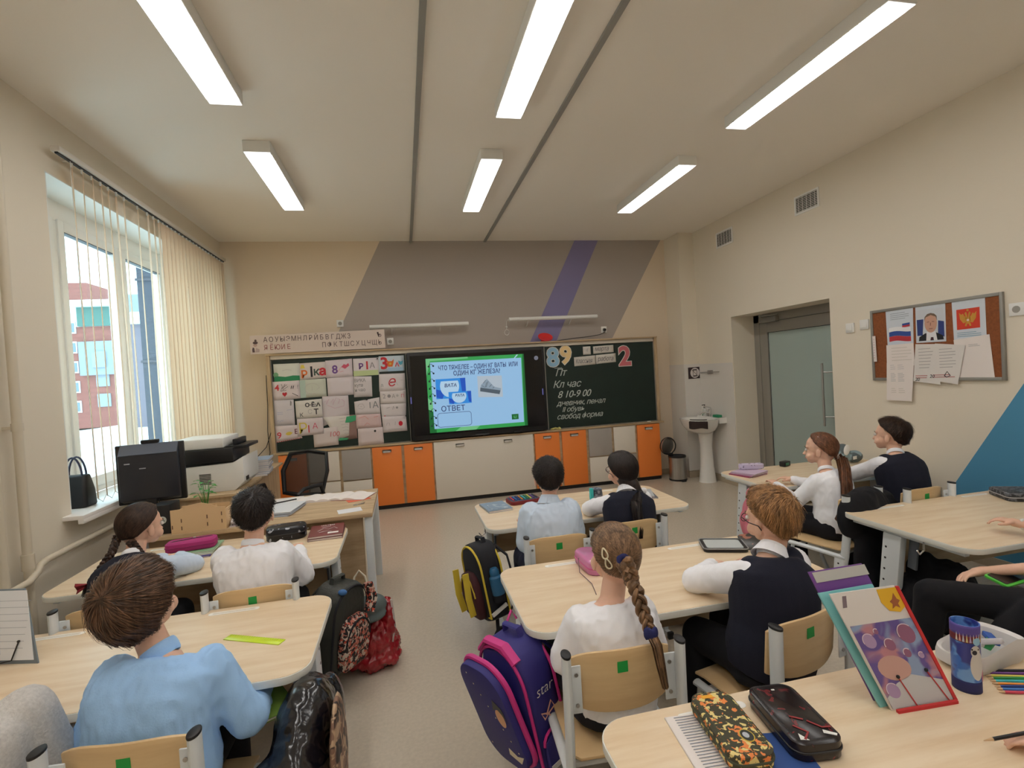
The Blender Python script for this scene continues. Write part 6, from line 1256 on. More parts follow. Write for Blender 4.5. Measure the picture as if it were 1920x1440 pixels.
# desk B
t, pl = softcase('pencil_case', 'translucent pink soft case in the centre of the middle desk', .775, 2.155, Z, .10, .21, .060, 2, mat('pink_clear', s2l(226, 140, 190), .15, alpha=.8, coat=.4), flat('pink_trim', (206, 90, 150)), r=.04, group=None)
b = MB(); b.tube([(.745, 2.20, Z+.055), (.72, 2.17, Z+.04), (.70, 2.10, Z+.008), (.71, 1.98, Z+.004), (.69, 1.88, Z+.004)], .0016, 6); b.build('loop_cord', flat('cord_grey', (110, 90, 96)), t)
t = thing('open_pencil_case', 'open black zip pencil case with clear lid beside the ginger boy', 'pencil case', (1.48, 2.17, Z)); Mr = Matrix.Translation((1.45, 2.165, Z)) @ Matrix.Rotation(math.radians(-22), 4, 'Z')
b = MB(); b.M = Mr; b.prism(rrect(.20, .15, .02, 5), 0, .016); b.build('tray', M_BLACK, t, bevel=.003); b = MB(); b.M = Mr; b.prism(rrect(.165, .115, .012, 4, 0, 0), .0162, .018); b.build('clear_window', flat('window_pale', (196, 204, 206), .15), t)
b = MB(); b.M = Mr; b.tube([(x, y, .017) for x, y in rrect(.20, .15, .02, 5)], .003, 6, closed=True); b.build('zip', flat('zip_silver', (150, 150, 150), .3), t)
Mr2 = Mr @ Matrix.Translation((.19, .03, .012)) @ Matrix.Rotation(math.radians(12), 4, 'X') @ Matrix.Rotation(math.radians(-8), 4, 'Y'); b = MB(); b.M = Mr2; b.prism(rrect(.20, .15, .02, 5), 0, .014); b.build('lid', blotch('case_print', (48, 44, 42), [((170, 110, 90), 3.)], 16, .58, .6, .3), t, bevel=.003)
b = MB()
for k in range(4): b.M = Mr2; b.tube([(-.02+.02*k, -.07, .02), (0+.02*k, -.02, .03), (.05, .0+.01*k, .02)], .0018, 5)
b.build('cord', flat('cord_cream', (206, 196, 180)), t)
t, pl = book('exercise_book', 'lime green exercise book at the end of the middle desk', 1.60, 1.985, Z, .15, .11, .004, 8, flat('lime', (164, 214, 60)))
# desk A
t, pl = book('textbook', 'grey-blue textbook at the corner of the first middle desk', .552, 3.345, Z, .165, .225, .014, 8, flat('textbook_grey', (134, 146, 158), .25)); pl.poly([(-.06, -.08), (.06, -.09), (.065, .03), (-.05, .06)], 'cover_print', blotch('cover_print', (134, 146, 158), [((176, 186, 192), 1.)], 30, .5, .6, .25), t)
t = thing('open_pencil_case', 'open red pencil case with pens on the first middle desk', 'pencil case', (.76, 3.43, Z)); Mr = Matrix.Translation((.76, 3.43, Z)) @ Matrix.Rotation(math.radians(8), 4, 'Z')
b = MB(); b.M = Mr; b.prism(rrect(.22, .15, .03, 5), 0, .025); b.build('tray', flat('case_red', (120, 30, 36), .5), t, bevel=.004); b = MB(); b.M = Mr; b.prism(rrect(.20, .13, .025, 5), .0252, .026); b.build('lining', flat('lining_blue', (70, 84, 110)), t, smooth=False)
for k in range(9):
    rgb = PCL[k]; b = MB(); b.M = Mr; b.cyl((-.085+.021*k, -.05, .031), (-.08+.021*k, .05, .031), .0045, n=6); b.build('pen', flat('pencil_%d' % k, rgb, .35), t)
t = thing('pencil_pouch', 'grey and turquoise standing pencil pouch by the girl with glasses', 'pencil case', (1.20, 3.16, Z)); b = MB()
b.lathe([(.001, 0), (.042, 0), (.045, .05), (.04, .095), (.03, .1), (.001, .1)], (1.205, 3.18, Z), 24); b.build('body', blotch('pouch_print', (74, 86, 100), [((150, 160, 176), 2.)], 50, .5, .55, .5), t); b = MB(); b.bx(1.150, 1.170, 3.13, 3.16, Z, Z+.11); b.build('side_strap', flat('turquoise', (60, 190, 190)), t, bevel=.003)
for k, (x, y, rz, m, lab) in enumerate(((1.56, 3.23, -14, flat('cover_grey', (110, 112, 122)), 'lower dark grey exercise book on the far end of the first middle desk'), (1.555, 3.25, -20, flat('cover_silver', (186, 190, 198), .3), 'upper silvery exercise book on the far end of the first middle desk'))):
    book('exercise_book', lab, x, y, Z+.008*k, .17, .21, .0075, rz, m)
# desk L1
for k, (rgb, lab) in enumerate((((70, 54, 150), 'violet-blue exercise book at the bottom of the pile under the magenta case'), ((210, 214, 200), 'pale exercise book in the pile under the magenta case'), ((150, 190, 150), 'green-edged exercise book directly under the magenta case'))):
    book('exercise_book', lab, -1.225+.01*k, 3.105+.02*k, Z+.009*k, .25, .19, .008, 8-3*k, flat('pile_%d' % k, rgb), group='exercise books piled on the window desk')
t, pl = softcase('pencil_case', 'magenta zip pencil case lying on a pile of exercise books', -1.215, 3.14, Z+.0275, .245, .115, .048, 7, flat('magenta_cloth', (176, 52, 118), .85), flat('magenta_trim', (150, 40, 100)), r=.035, group=None)
pl.poly([(-.10, -.01), (.0, .012), (.10, .022), (.09, .032), (.0, .026), (-.09, .01)], 'zip_opening', flat('opening_dark', (60, 16, 36)), t); b = MB(); b.M = Matrix(); b.box(pl.P(.01, .02, .004), (.014, .010, .008)); b.build('zip_pull', M_STEEL, t, bevel=.002)
M_BAT = blotch('eyes_print', (16, 18, 26), [((170, 176, 190), 4.)], 26, .62, .63, .3)
t, pl = softcase('pencil_case', 'black pencil case with white shark-like marks near the white-shirted boy', -.735, 3.215, Z, .22, .13, .075, 6, M_BAT, flat('black_trim', (20, 18, 20), .4), r=.05, group=None)
t, pl = book('textbook', 'dark red textbook, lower of the two on the window desk corner', -.505, 3.20, Z, .19, .24, .012, 2, flat('book_wine', (110, 56, 60), .35), group='dark red textbooks on the window desk')
t, pl = book('textbook', 'dark red textbook with grey cover drawing, on top of another', -.508, 3.205, Z+.0125, .19, .24, .012, 4, flat('book_wine2', (128, 64, 66), .35), group='dark red textbooks on the window desk')
pl.stroke([[(-.05, -.02), (-.02, .03), (.01, .0), (.04, .04), (.06, .0)], [(-.04, -.05), (0, -.03), (.03, -.05)], [(-.03, .05), (.02, .06)]], 'cover_drawing', flat('cover_line', (196, 176, 176)), t, .008); pl.poly([(.01, -.09), (.07, -.09), (.07, -.06), (.01, -.06)], 'name_label', M_PAPER, t); pl.text('МАТЕМ', -.04, .085, .022, M_PAPER, t)
# desk L2
t = thing('ruler', 'bright yellow-green ruler lying on the window desk', 'ruler', (-.58, 1.955, Z)); Mr = Matrix.Translation((-.58, 1.955, Z)) @ Matrix.Rotation(math.radians(-27), 4, 'Z')
b = MB(); b.M = Mr; b.bx(-.118, .118, -.018, .018, 0, .0025); b.build('strip', mat('neon_yellow', s2l(206, 232, 30), .3, emit=None), t, bevel=.0006); b = MB(); b.M = Mr
for k in range(23): b.bx(-.11+k*.01, -.1094+k*.01, .008 if k % 5 else .004, .0175, .0026, .0028)
b.build('scale_marks', flat('scale_marks', (150, 176, 30)), t)['kind'] = 'stuff'
t = thing('book_stand', 'tilted book stand holding a white timetable page at the window side', 'book stand', (-1.30, 2.08, Z))
A_, B_, C_, D_ = Vector((-1.53, 2.10, Z)), Vector((-1.285, 2.03, Z)), Vector((-1.365, 2.12, Z+.235)), Vector((-1.61, 2.19, Z+.235))
n_ = (B_-A_).cross(D_-A_).normalized(); b = MB(); b.add([A_, B_, C_, D_, A_-n_*.006, B_-n_*.006, C_-n_*.006, D_-n_*.006], [(0, 1, 2, 3), (7, 6, 5, 4), (0, 4, 5, 1), (1, 5, 6, 2), (2, 6, 7, 3), (3, 7, 4, 0)]); b.build('back_plate', flat('stand_grey', (120, 132, 142), .4), t, bevel=.001)
pl = Plane(A_, B_-A_, (D_-A_)-(B_-A_)*((D_-A_).dot(B_-A_)/(B_-A_).length_squared)); sk_ = -.08*.96
pl.poly([(.006, .012), (.238, .012), (.165, .238), (-.067, .238)], 'page', flat('page_white', (240, 244, 250), .3), t, .0004, .0016); pl.stroke([[(-.03+.07*0, .05+.022*k), (.19, .05+.022*k)] for k in range(8)]+[[(.03, .03), (-.03, .22)], [(.11, .03), (.05, .22)]], 'table_line', flat('page_line', (186, 192, 204)), t, .0014, .0018)
b = MB(); b.tube([pl.P(-.01, .004, .006), pl.P(.12, .004, .008), pl.P(.16, .012, .006), pl.P(.172, .07, .004)], .0022, 6); b.ell(pl.P(.172, .072, .004), (.005, .005, .004), None, 10, 6); b.build('page_clip', M_BLACK, t)
# desk R1 and R2
for k, (rgb, lab) in enumerate((((150, 60, 90), 'dark pink exercise book at the bottom of the pile at the door-side desk corner'), ((190, 150, 180), 'lilac exercise book on the pile at the door-side desk corner'), ((200, 180, 204), 'pale violet top exercise book on the pile at the door-side desk corner'))):
    book('exercise_book', lab, 2.575+.008*k, 3.47, Z+.009*k, .20, .19, .008, 14+5*k, flat('rpile_%d' % k, rgb), group='exercise books piled on the door-side desk')
t, pl = softcase('pencil_case', 'soft lilac butterfly pencil case on the pile of books', 2.65, 3.53, Z+.028, .19, .065, .04, -18, blotch('butterfly_print', (206, 196, 220), [((90, 70, 100), 5.)], 45, .60, .61, .6), flat('lilac_trim', (190, 180, 206)), r=.03, group=None, seam=False)
t = thing('soft_pencil_case', 'standing grey and white soft pencil case between the two children by the door', 'pencil case', (3.50, 3.47, Z)); b = MB()
b.ell((3.49, 3.50, Z+.075), (.055, .05, .085)); b.ell((3.57, 3.47, Z+.05), (.07, .05, .05)); b.ell((3.44, 3.52, Z+.14), (.035, .03, .05)); remesh(b, 'body', blotch('grey_case', (92, 104, 108), [((150, 176, 186), 3.)], 12, .5, .55, .7), t, .006, 5); b = MB(); b.ell((3.475, 3.445, Z+.115), (.028, .012, .045), (0, .3, 0)); b.build('white_patch', M_WHITE, t); b = MB(); b.box((3.53, 3.422, Z+.05), (.055, .006, .025), (0, 0, .3)); b.build('white_label', M_WHITE, t, bevel=.001)
t = thing('small_black_case', 'small black clip case in front of the ponytail girl by the door', 'case', (3.02, 3.60, Z)); b = MB(); b.box((3.02, 3.60, Z+.022), (.085, .05, .042), (0, 0, .3)); b.build('body', M_BLACK, t, bevel=.008); b = MB(); b.box((3.02, 3.572, Z+.022), (.04, .003, .02), (0, 0, .3)); b.build('emblem', flat('emblem_green', (70, 130, 100)), t)
M_ZIG = blotch('dark_print', (52, 54, 58), [((110, 112, 118), 3.)], 60, .5, .56, .6)
t, pl = softcase('pencil_case', 'dark patterned zip pencil case on the desk by the blue paint', 3.46, 2.245, Z, .24, .20, .045, -28, M_ZIG, flat('grey_trim', (170, 170, 172)), r=.03, group=None)
# teacher desk things
Zt = TZ
t = thing('wooden_organiser', 'plywood desk organiser with a wavy top edge on the teacher desk', 'organiser', (-1.26, 3.40, Zt))
b = MB(); w_ = .30; xo = -1.405
prof = [(0, 0), (w_, 0), (w_, .135), (w_-.05, .14), (w_-.08, .158), (w_-.13, .172), (.10, .165), (.065, .145), (0, .142)]
b.prism([(xo+u, Zt+v) for u, v in prof], -3.364, -3.360, XZ); pn = b.build('front_panel', mat('birch_ply', s2l(222, 190, 146), .6), t)
b = MB()
for u, v in ((.055, .02), (.055, .065), (.195, .03), (.195, .075), (.275, .04), (.275, .085), (.005, .03)): b.bx(xo+u, xo+u+.005, 3.3575, 3.3598, Zt+v, Zt+v+.022)
b.build('slot', flat('burnt_edge', (110, 80, 60)), pn)['kind'] = 'stuff'
for x in (xo+.004, xo+.10, xo+.20, xo+w_-.004): b = MB(); b.bx(x-.002, x+.002, 3.365, 3.52, Zt, Zt+.12); b.build('divider', MATS['birch_ply'], t)
b = MB(); b.bx(xo, xo+w_, 3.52, 3.524, Zt, Zt+.13); b.build('back_panel', MATS['birch_ply'], t); b = MB(); b.bx(xo, xo+w_, 3.364, 3.52, Zt, Zt+.004); b.build('base', MATS['birch_ply'], t)
t = thing('desk_speaker', 'small black speaker with a round white mark on the teacher desk', 'speaker', (-1.47, 3.42, Zt)); b = MB(); b.bx(-1.52, -1.415, 3.39, 3.53, Zt, Zt+.175); b.build('cabinet', M_BLACK, t, bevel=.006); PQ = Plane((-1.46, 3.3895, Zt+.085), (1, 0, 0), (0, 0, 1)); PQ.poly(circ(.022, 20), 'round_mark', flat('mark_white', (200, 206, 200)), t, .0003, .001); PQ.stroke([[(-.012, -.008), (.0, .012), (.012, -.008)]], 'mark_lines', M_BLACK, t, .003, .0013)
t = thing('potted_plant', 'small leafy green plant behind the wooden organiser', 'plant', (-1.30, 3.62, Zt)); b = MB(); b.lathe([(.001, 0), (.03, 0), (.04, .07), (.036, .07), (.03, .06), (.001, .06)], (-1.30, 3.62, Zt), 20); b.build('pot', flat('pot_cream', (206, 200, 190)), t)
M_LEAF = flat('leaf', (62, 142, 54), .5)
for k in range(16):
    a = k*2.4; r_ = .03+.03*((k*7) % 5)/5; b = MB(); h_ = .06+.10*((k*3) % 7)/7; pc = Vector((-1.30+r_*math.cos(a), 3.62+r_*math.sin(a), Zt+.12+h_)); u = Vector((math.cos(a), math.sin(a), .5)).normalized(); v = u.cross(Vector((0, 0, 1))).normalized(); L_ = []
    for q in range(7): f = q/6; L_.append(Vector(pc+u*(.055*(f-.2))+Vector((0, 0, -.03*f*f))))
    b.ribbon([L_[0], L_[1], L_[2], L_[3], L_[4], L_[5], L_[6]], .0, u.cross(v), .001) if False else b.add([L_[0], L_[2]+v*.013, L_[4]+v*.013, L_[6], L_[4]-v*.013, L_[2]-v*.013, L_[3]+u.cross(v)*.004], [(0, 1, 6), (1, 2, 6), (2, 3, 6), (3, 4, 6), (4, 5, 6), (5, 0, 6)])
    b.tube([(-1.30, 3.62, Zt+.06), L_[0]], .0015, 5); o = b.build('leaf', M_LEAF, t, ang=None)
def paper_stack(name, label, cx, cy, z, w, d, n, rz, rgbs, th=.006, cat='books', group=None):
    out = []
    for k in range(n):
        rgb = rgbs[k % len(rgbs)]; t, pl = book(name, label % ['lowest', 'second', 'third', 'fourth', 'fifth', 'sixth', 'seventh', 'topmost'][k if k < n-1 else 7], cx+.006*((k*5) % 3-1), cy+.006*((k*7) % 3-1), z+(th+.0006)*k, w, d, th, rz+((k*37) % 7-3), flat('stk_%d_%d' % (rgb[0], rgb[1]), rgb), cat, group); out.append((t, pl))
    return out
paper_stack('workbook', '%s pale blue workbook in the stack on the side desk by the printer', -1.33, 4.93, .735, .21, .29, 8, 8, [(200, 206, 214), (150, 170, 196), (216, 212, 210)], .017, 'book', 'workbooks stacked beside the printer')
paper_stack('worksheet', '%s bluish worksheet in the pile on the teacher desk behind the organiser', -.86, 3.66, Zt, .22, .29, 5, -8, [(196, 206, 220), (214, 216, 220), (170, 186, 206)], .005, 'paper', 'worksheets piled on the teacher desk')
paper_stack('notepad', '%s notepad beside the wooden organiser on the teacher desk', -1.03, 3.47, Zt, .14, .16, 4, 12, [(214, 206, 206), (90, 66, 110), (220, 214, 214)], .008, 'notepad', 'notepads beside the organiser')
def openbook(label, cx, cy, z, w, d, rz, rgb, name='open_book', h=.018):
    t = thing(name, label, 'book', (cx, cy, z)); Mr = Matrix.Translation((cx, cy, z)) @ Matrix.Rotation(math.radians(rz), 4, 'Z')
    def prof(u): x = abs(2*u-1); return .004+h*(math.sin(min(1, x*1.6)*PI)*.5+.35*(1-x))*(1 if x > .03 else .4)
    b = MB(); b.M = Mr; n = 17; top = [[Vector(((i/(n-1)-.5)*w, (j-.5)*d, prof(i/(n-1)))) for i in range(n)] for j in (0, 1)]; bot = [[Vector(((i/(n-1)-.5)*w, (j-.5)*d, .002)) for i in range(n)] for j in (0, 1)]
    vs = top[0]+top[1]+bot[0]+bot[1]; fs = [(i, i+1, n+i+1, n+i) for i in range(n-1)]+[(2*n+i, 3*n+i, 3*n+i+1, 2*n+i+1) for i in range(n-1)]+[(i, 2*n+i, 2*n+i+1, i+1) for i in range(n-1)]+[(n+i, n+i+1, 3*n+i+1, 3*n+i) for i in range(n-1)]+[(0, n, 3*n, 2*n), (n-1, 3*n-1, 4*n-1, 2*n-1)]
    b.add(vs, fs); b.build('pages', M_PAPER, t, ang=50)
    b = MB(); b.M = Mr; b.bx(-w/2-.004, w/2+.004, -d/2-.004, d/2+.004, 0, .002); b.build('cover', flat('cov_%d' % rgb[0], rgb), t)
openbook('open exercise book with a dark red cover on the teacher desk edge', -.455, 3.90, Zt, .34, .22, -20, (130, 44, 52))
openbook('open white notebook in the middle of the teacher desk', -.66, 3.93, Zt, .30, .20, -4, (196, 190, 196))
for lab, x, y, w, d, rz, rgb in (('loose white sheet at the back of the teacher desk', -.93, 3.97, .30, .20, 8, (226, 222, 220)), ('orange-red sheet under the open exercise book', -.37, 3.77, .16, .09, 20, (222, 110, 80)), ('small white paper slip near the front edge of the teacher desk', -.40, 3.47, .15, .11, 12, (228, 228, 232))):
    t = thing('paper_sheet', lab, 'paper', (x, y, Zt), 'loose papers on the teacher desk'); b = MB(); b.M = Matrix.Translation((x, y, Zt)) @ Matrix.Rotation(math.radians(rz), 4, 'Z'); b.bx(-w/2, w/2, -d/2, d/2, .0004, .0016); b.build('sheet', flat('ps_%d' % rgb[2], rgb), t)
t = thing('keys', 'small bunch of keys on the teacher desk', 'keys', (-.36, 3.60, Zt)); b = MB(); b.tube([(-.375+.014*math.cos(a), 3.605+.014*math.sin(a), Zt+.003) for a in [k*PI/6 for k in range(12)]], .002, 6, closed=True); b.build('ring', M_STEEL, t)
for k in range(2): b = MB(); b.box((-.345+.008*k, 3.615+.01*k, Zt+.003+.002*k), (.05, .010, .002), (0, 0, .3+.4*k)); b.build('key', M_STEEL, t, bevel=.0006)
t = thing('ballpoint_pen', 'dark pen lying on the sheets of the teacher desk', 'pen', (-.85, 3.80, Zt+.03)); b = MB(); b.cyl((-.93, 3.78, Zt+.033), (-.80, 3.85, Zt+.033), .0045, n=10); b.build('barrel', M_BLACK, t); b = MB(); b.cyl((-.93, 3.78, Zt+.033), (-.938, 3.776, Zt+.033), .0045, .001, n=10); b.build('tip', M_STEEL, t)
# handbag on the sill
t = thing('handbag', 'black handbag with two arched handles on the window sill', 'bag', (-2.03, 3.66, WZ0)); b = MB(); R = []
for z, w_, d_ in ((0, .155, .125), (.01, .165, .135), (.10, .16, .12), (.19, .145, .07), (.20, .14, .05)): R.append([Vector((-2.04+x, 3.66+y, WZ0+z)) for x, y in rrect(w_, d_, min(.024, d_*.4), 4)])
b.rings(R); b.build('body', flat('bag_black', (26, 24, 28), .45), t, bevel=.003)
for dy in (-.022, .022): b = MB(); b.tube([(-2.04+.048*math.cos(a), 3.66+dy, WZ0+.185+.125*math.sin(a)) for a in [k*PI/12 for k in range(13)]], .006, 8); b.build('handle', flat('handle_blue', (52, 52, 78), .4), t)
# clutter: lap book and phone
t, pl = book('green_notebook', 'green notebook held on the lap of the boy in the blue shirt', -.49, 1.70, .505, .15, .17, .01, 30, flat('cover_olive', (110, 140, 50)), 'notebook')
t = thing('phone_case', 'bright green phone case held on the lap at the door-side edge', 'phone', (2.44, 1.66, .50)); b = MB(); b.M = Matrix.Translation((2.45, 1.655, .505)) @ Matrix.Rotation(.12, 4, 'Z') @ Matrix.Rotation(.25, 4, 'X'); b.prism(rrect(.17, .085, .01, 4), 0, .010); b.build('case', flat('neon_green', (90, 200, 70), .3), t, bevel=.002); b = MB(); b.M = Matrix.Translation((2.45, 1.655, .516)) @ Matrix.Rotation(.12, 4, 'Z') @ Matrix.Rotation(.25, 4, 'X'); b.prism(rrect(.15, .07, .008, 4), 0, .001); b.build('screen', M_BLACKG, t)
# ================================================================== BAGS AND CLOTHES
def backpack(label, loc, w, d, h, rz, tilt, mb, mt, mf=None, name='backpack', pocket=True, straps=True, flap=None, handle=None, lean=0.):
    t = thing(name, label, 'backpack', loc); Mr = Matrix.Translation(loc) @ Matrix.Rotation(math.radians(rz), 4, 'Z') @ Matrix.Rotation(math.radians(tilt), 4, 'X') @ Matrix.Rotation(math.radians(lean), 4, 'Y')
    b = MB(); b.M = Mr; R = []
    for q, s in ((0, .80), (.03, .93), (.15, 1), (.5, 1.0), (.8, .95), (.92, .82), (.98, .58), (1, .35)): R.append([Vector((x, y+.012*(1-s), h*q)) for x, y in rrect(w*s, d*(.55+.45*s), min(.05, d*.3*s), 6)])
    b.rings(R); bd = b.build('body', mb, t, ang=60)
    def outline(y, s=1., n=14):
        P = []
        for k in range(n+1): a = PI*k/n; P.append((s*w/2*math.cos(a), y, h*(.70+.285*math.sin(a))))
        return [(s*w/2, y, h*.06)]+P+[(-s*w/2, y, h*.06)]
    for y in (-d/2+.012, d/2-.02): b = MB(); b.M = Mr; b.tube(outline(y), .006, 8, closed=True); b.build('piping', mt, t)
    if pocket:
        b = MB(); b.M = Mr; R = []
        for q, s in ((0, .75), (.06, .92), (.4, 1), (.75, .95), (.93, .75), (1, .4)): R.append([Vector((x, -d/2-.018*s+y, h*.05+h*.60*q)) for x, y in rrect(w*.82*s, .05*s, .018*s, 4)])
        b.rings(R); b.build('front_pocket', mf or mb, t, ang=60)
        b = MB(); b.M = Mr; b.tube([(w*.36*math.cos(a), -d/2-.040, h*(.36+.26*math.sin(a))) for a in [k*PI/12 for k in range(13)]], .005, 6); b.build('pocket_zip', mt, t)
    b = MB(); b.M = Mr; b.tube([(-.045, .02, h*.975), (-.04, .02, h*1.06), (.04, .02, h*1.06), (.045, .02, h*.975)], .006, 8, rx=.013); b.build('handle', handle or mb, t)
    if straps:
        for s in (-1, 1): b = MB(); b.M = Mr; b.tube([(s*.05, d/2, h*.93), (s*.08, d/2+.05, h*.75), (s*.10, d/2+.05, h*.45), (s*.11, d/2+.01, h*.12), (s*.10, d/2, h*.05)], .005, 6, rx=.022); b.build('strap', mb, t)
    return t, Mr
M_BPK = flat('bag_fabric_black', (26, 27, 34), .8); M_YEL = flat('trim_yellow', (214, 188, 60), .6); M_MAR = flat('maroon', (64, 24, 30), .8)
t, Mr = backpack('black school backpack with yellow edging and a blue bottle in its side pocket', (.405, 2.79, .165), .25, .15, .40, -72, 6, M_BPK, M_YEL, M_MAR, lean=-8)
for s in (-1, 1): b = MB(); b.M = Mr; b.tube([(s*.07, -.135, .28), (s*.07, -.145, .15), (s*.06, -.135, .05)], .006, 6, rx=.02); b.build('yellow_panel', M_YEL, t)
b = MB(); b.M = Mr; b.lathe([(.001, 0), (.03, 0), (.032, .01), (.032, .10), (.026, .115), (.026, .15), (.001, .152)], (.14, .0, .10), 20); b.build('side_pocket', M_BPK, t)
b = MB(); b.M = Mr; b.lathe([(.001, .04), (.034, .04), (.034, .13), (.026, .14), (.026, .165), (.018, .18), (.001, .182)], (.145, .0, .10), 20); b.build('side_bottle', flat('bottle_blue', (44, 100, 140), .3), t)['label'] = 'blue drinking bottle in the side pocket'
b = MB(); b.M = Mr; b.box((.135, -.01, .055), (.012, .10, .018), (.3, 0, 0)); b.build('reflector', M_WHITE, t)
b = MB(); b.tube([(.43, 2.80, .18), (.42, 2.72, .10), (.36, 2.66, .04), (.40, 2.62, .015)], .004, 6, rx=.012); b.build('hanging_strap', M_BPK, t)
M_PUR = mat('bag_purple', s2l(48, 44, 122), .6); M_PINK = flat('trim_pink', (206, 52, 136), .5)
t, Mr = backpack('purple and pink school backpack hanging beside the middle desk', (.385, 1.75, .135), .25, .165, .44, -62, 8, M_PUR, M_PINK, M_PUR, pocket=False, handle=M_PUR, lean=-6)
b = MB(); b.M = Mr @ Matrix.Translation((0, -.098, .03)) @ Matrix.Rotation(math.radians(9), 4, 'X'); b.prism([(x, y+.20) for x, y in rrect(.235, .39, .09, 8)], -.012, .022, Matrix(((1, 0, 0, 0), (0, 0, 1, 0), (0, 1, 0, 0), (0, 0, 0, 1)))); fp = b.build('front_panel', M_PUR, t, bevel=.005)
b = MB(); b.M = Mr @ Matrix.Translation((0, -.098, .03)) @ Matrix.Rotation(math.radians(9), 4, 'X'); b.tube([(x, .022, y+.20) for x, y in rrect(.24, .395, .09, 8)], .010, 8, closed=True); b.build('panel_piping', M_PINK, fp)
PP = Mr @ Matrix.Translation((0, -.098, .03)) @ Matrix.Rotation(math.radians(9), 4, 'X'); R3 = PP.to_3x3(); pf = Plane(PP @ Vector((0, -.0125, 0)), R3 @ Vector((1, 0, 0)), R3 @ Vector((0, 0, 1)))
pf.poly(circ(.024, 16, .06, .22, .034), 'print_figure', flat('print_skin', (226, 176, 140)), fp, .0004, .001); pf.poly([(.03, .24), (.05, .29), (.09, .27), (.10, .22), (.085, .24), (.06, .26)], 'print_hair', M_BLACK, fp, .0012, .0016); pf.poly([(.02, .06), (.08, .05), (.11, .09), (.07, .075), (.03, .09)], 'print_moon', flat('print_cream', (236, 224, 200)), fp, .0004, .001)
for k in range(9): pf.poly(circ(.003, 8, -.08+.021*((k*5) % 9), .06+.037*((k*4) % 9)), 'print_star', flat('print_cream', (236, 224, 200)), fp, .0004, .001)
S3 = Mr.to_3x3(); psd = Plane(Mr @ Vector((.1265, 0, 0)), S3 @ Vector((0, 1, 0)), S3 @ Vector((0, 0, 1)))
psd.text('star', -.035, .27, .05, flat('print_white', (226, 222, 226)), t, shear=.3, bold=-.0008, lift=.002); psd.stroke([[(-.01, .20), (.02, .235), (.03, .21), (.0, .20), (-.03, .215), (-.02, .19), (.0, .20), (.01, .17)]], 'bow_print', flat('print_peach', (236, 180, 160)), t, .006, .002)
b = MB(); b.M = Mr; b.prism([(-.055, .03), (.055, .03), (.05, .13), (0, .155), (-.05, .13)], .126, .146, Matrix(((0, 0, 1, 0), (1, 0, 0, 0), (0, 1, 0, 0), (0, 0, 0, 1)))); sp = b.build('side_pocket', M_PUR, t, bevel=.006); b = MB(); b.M = Mr; b.box((.147, 0, .045), (.003, .10, .016)); b.build('reflector', M_WHITE, sp); b = MB(); b.M = Mr; b.tube([(.140, .055*math.cos(a), .12+.04*math.sin(a)) for a in [k*PI/8 for k in range(9)]], .005, 6); b.build('pocket_piping', M_PINK, sp)
b = MB(); b.M = Mr; b.grid(lambda u, v: ((u-.5)*.24, .02-.11*v*0-.06*math.sin(v*PI), .40+.045*v), 7, 6) if False else b.tube([(-.10, -.06, .40), (-.05, -.06, .445), (.05, -.06, .445), (.10, -.06, .40)], .012, 8, rx=.02); b.build('top_zip', M_PINK, t)
b = MB(); b.tube([(.30, 1.83, .55), (.345, 1.88, .60), (.36, 1.86, .575)], .005, 6); b.tube([(.35, 1.80, .56), (.40, 1.86, .50), (.41, 1.84, .30)], .004, 6, rx=.016); b.build('hanging_strap', M_PINK, t)
b = MB(); b.tube([(.36, 1.72, .13), (.33, 1.68, .07), (.335, 1.62, .01)], .004, 6, rx=.012); b.build('loose_strap', M_PINK, t)
M_FLO = blotch('floral_print', (30, 22, 26), [((206, 84, 62), 1.), ((196, 120, 104), 4.), ((206, 190, 176), 9.)], 46, .56, .575, .7, .8)
M_OLI = mat('bag_olive', s2l(52, 54, 50), .5, bump=(60, .3))
t, Mr = backpack('dark school backpack with floral printed front beside the window desk', (-.415, 2.60, .13), .25, .17, .40, -62+120, 6, M_OLI, M_BPK, M_FLO, lean=4)
b = MB(); b.M = Mr; b.tube([(.06, -.115, .40), (.07, -.14, .33), (.05, -.14, .27)], .012, 8, rx=.03); b.build('floral_flap', M_FLO, t)
b = MB(); b.ell((-.345, 2.50, .515), (.022, .014, .014), (0, .3, .4)); b.build('blue_toggle', flat('toggle_blue', (60, 110, 170), .5), t)
def lumps(name, label, cat, m, E, part='body', voxel=.009, amp=.010, fr=12, sm=5, group=None, seed=1):
    """crumpled cloth thing fused from ellipsoids (centre, radii, rotation)"""
    c0 = E[0][0]; t = thing(name, label, cat, (c0[0], c0[1], 0), group); b = MB()
    for e in E: b.ell(e[0], e[1], e[2] if len(e) > 2 else None)
    remesh(b, part, m, t, voxel, sm, wr(amp, fr, seed)); return t
M_RED = mat('red_plastic_film', s2l(170, 30, 42), .25, coat=.5, bump=(40, .5), grain=(14, 14, 14, .35))
t = lumps('plastic_bag', 'crumpled red plastic bag on the floor beside the teacher desk', 'bag', M_RED, [((-.235, 2.78, .12), (.11, .10, .13)), ((-.17, 2.80, .24), (.035, .06, .10), (0, .2, 0)), ((-.32, 2.76, .12), (.09, .09, .12)), ((-.17, 2.78, .08), (.06, .09, .08)), ((-.25, 2.76, .05), (.15, .10, .05)), ((-.155, 2.76, .16), (.03, .05, .14))], amp=.030, fr=20, sm=2, seed=3)
b = MB(); b.tube([(-.155, 2.74, .05), (-.13, 2.75, .20), (-.14, 2.78, .33)], .008, 6, rx=.022); b.build('clear_edge', mat('film_clear', s2l(220, 216, 212), .2, alpha=.55), t)
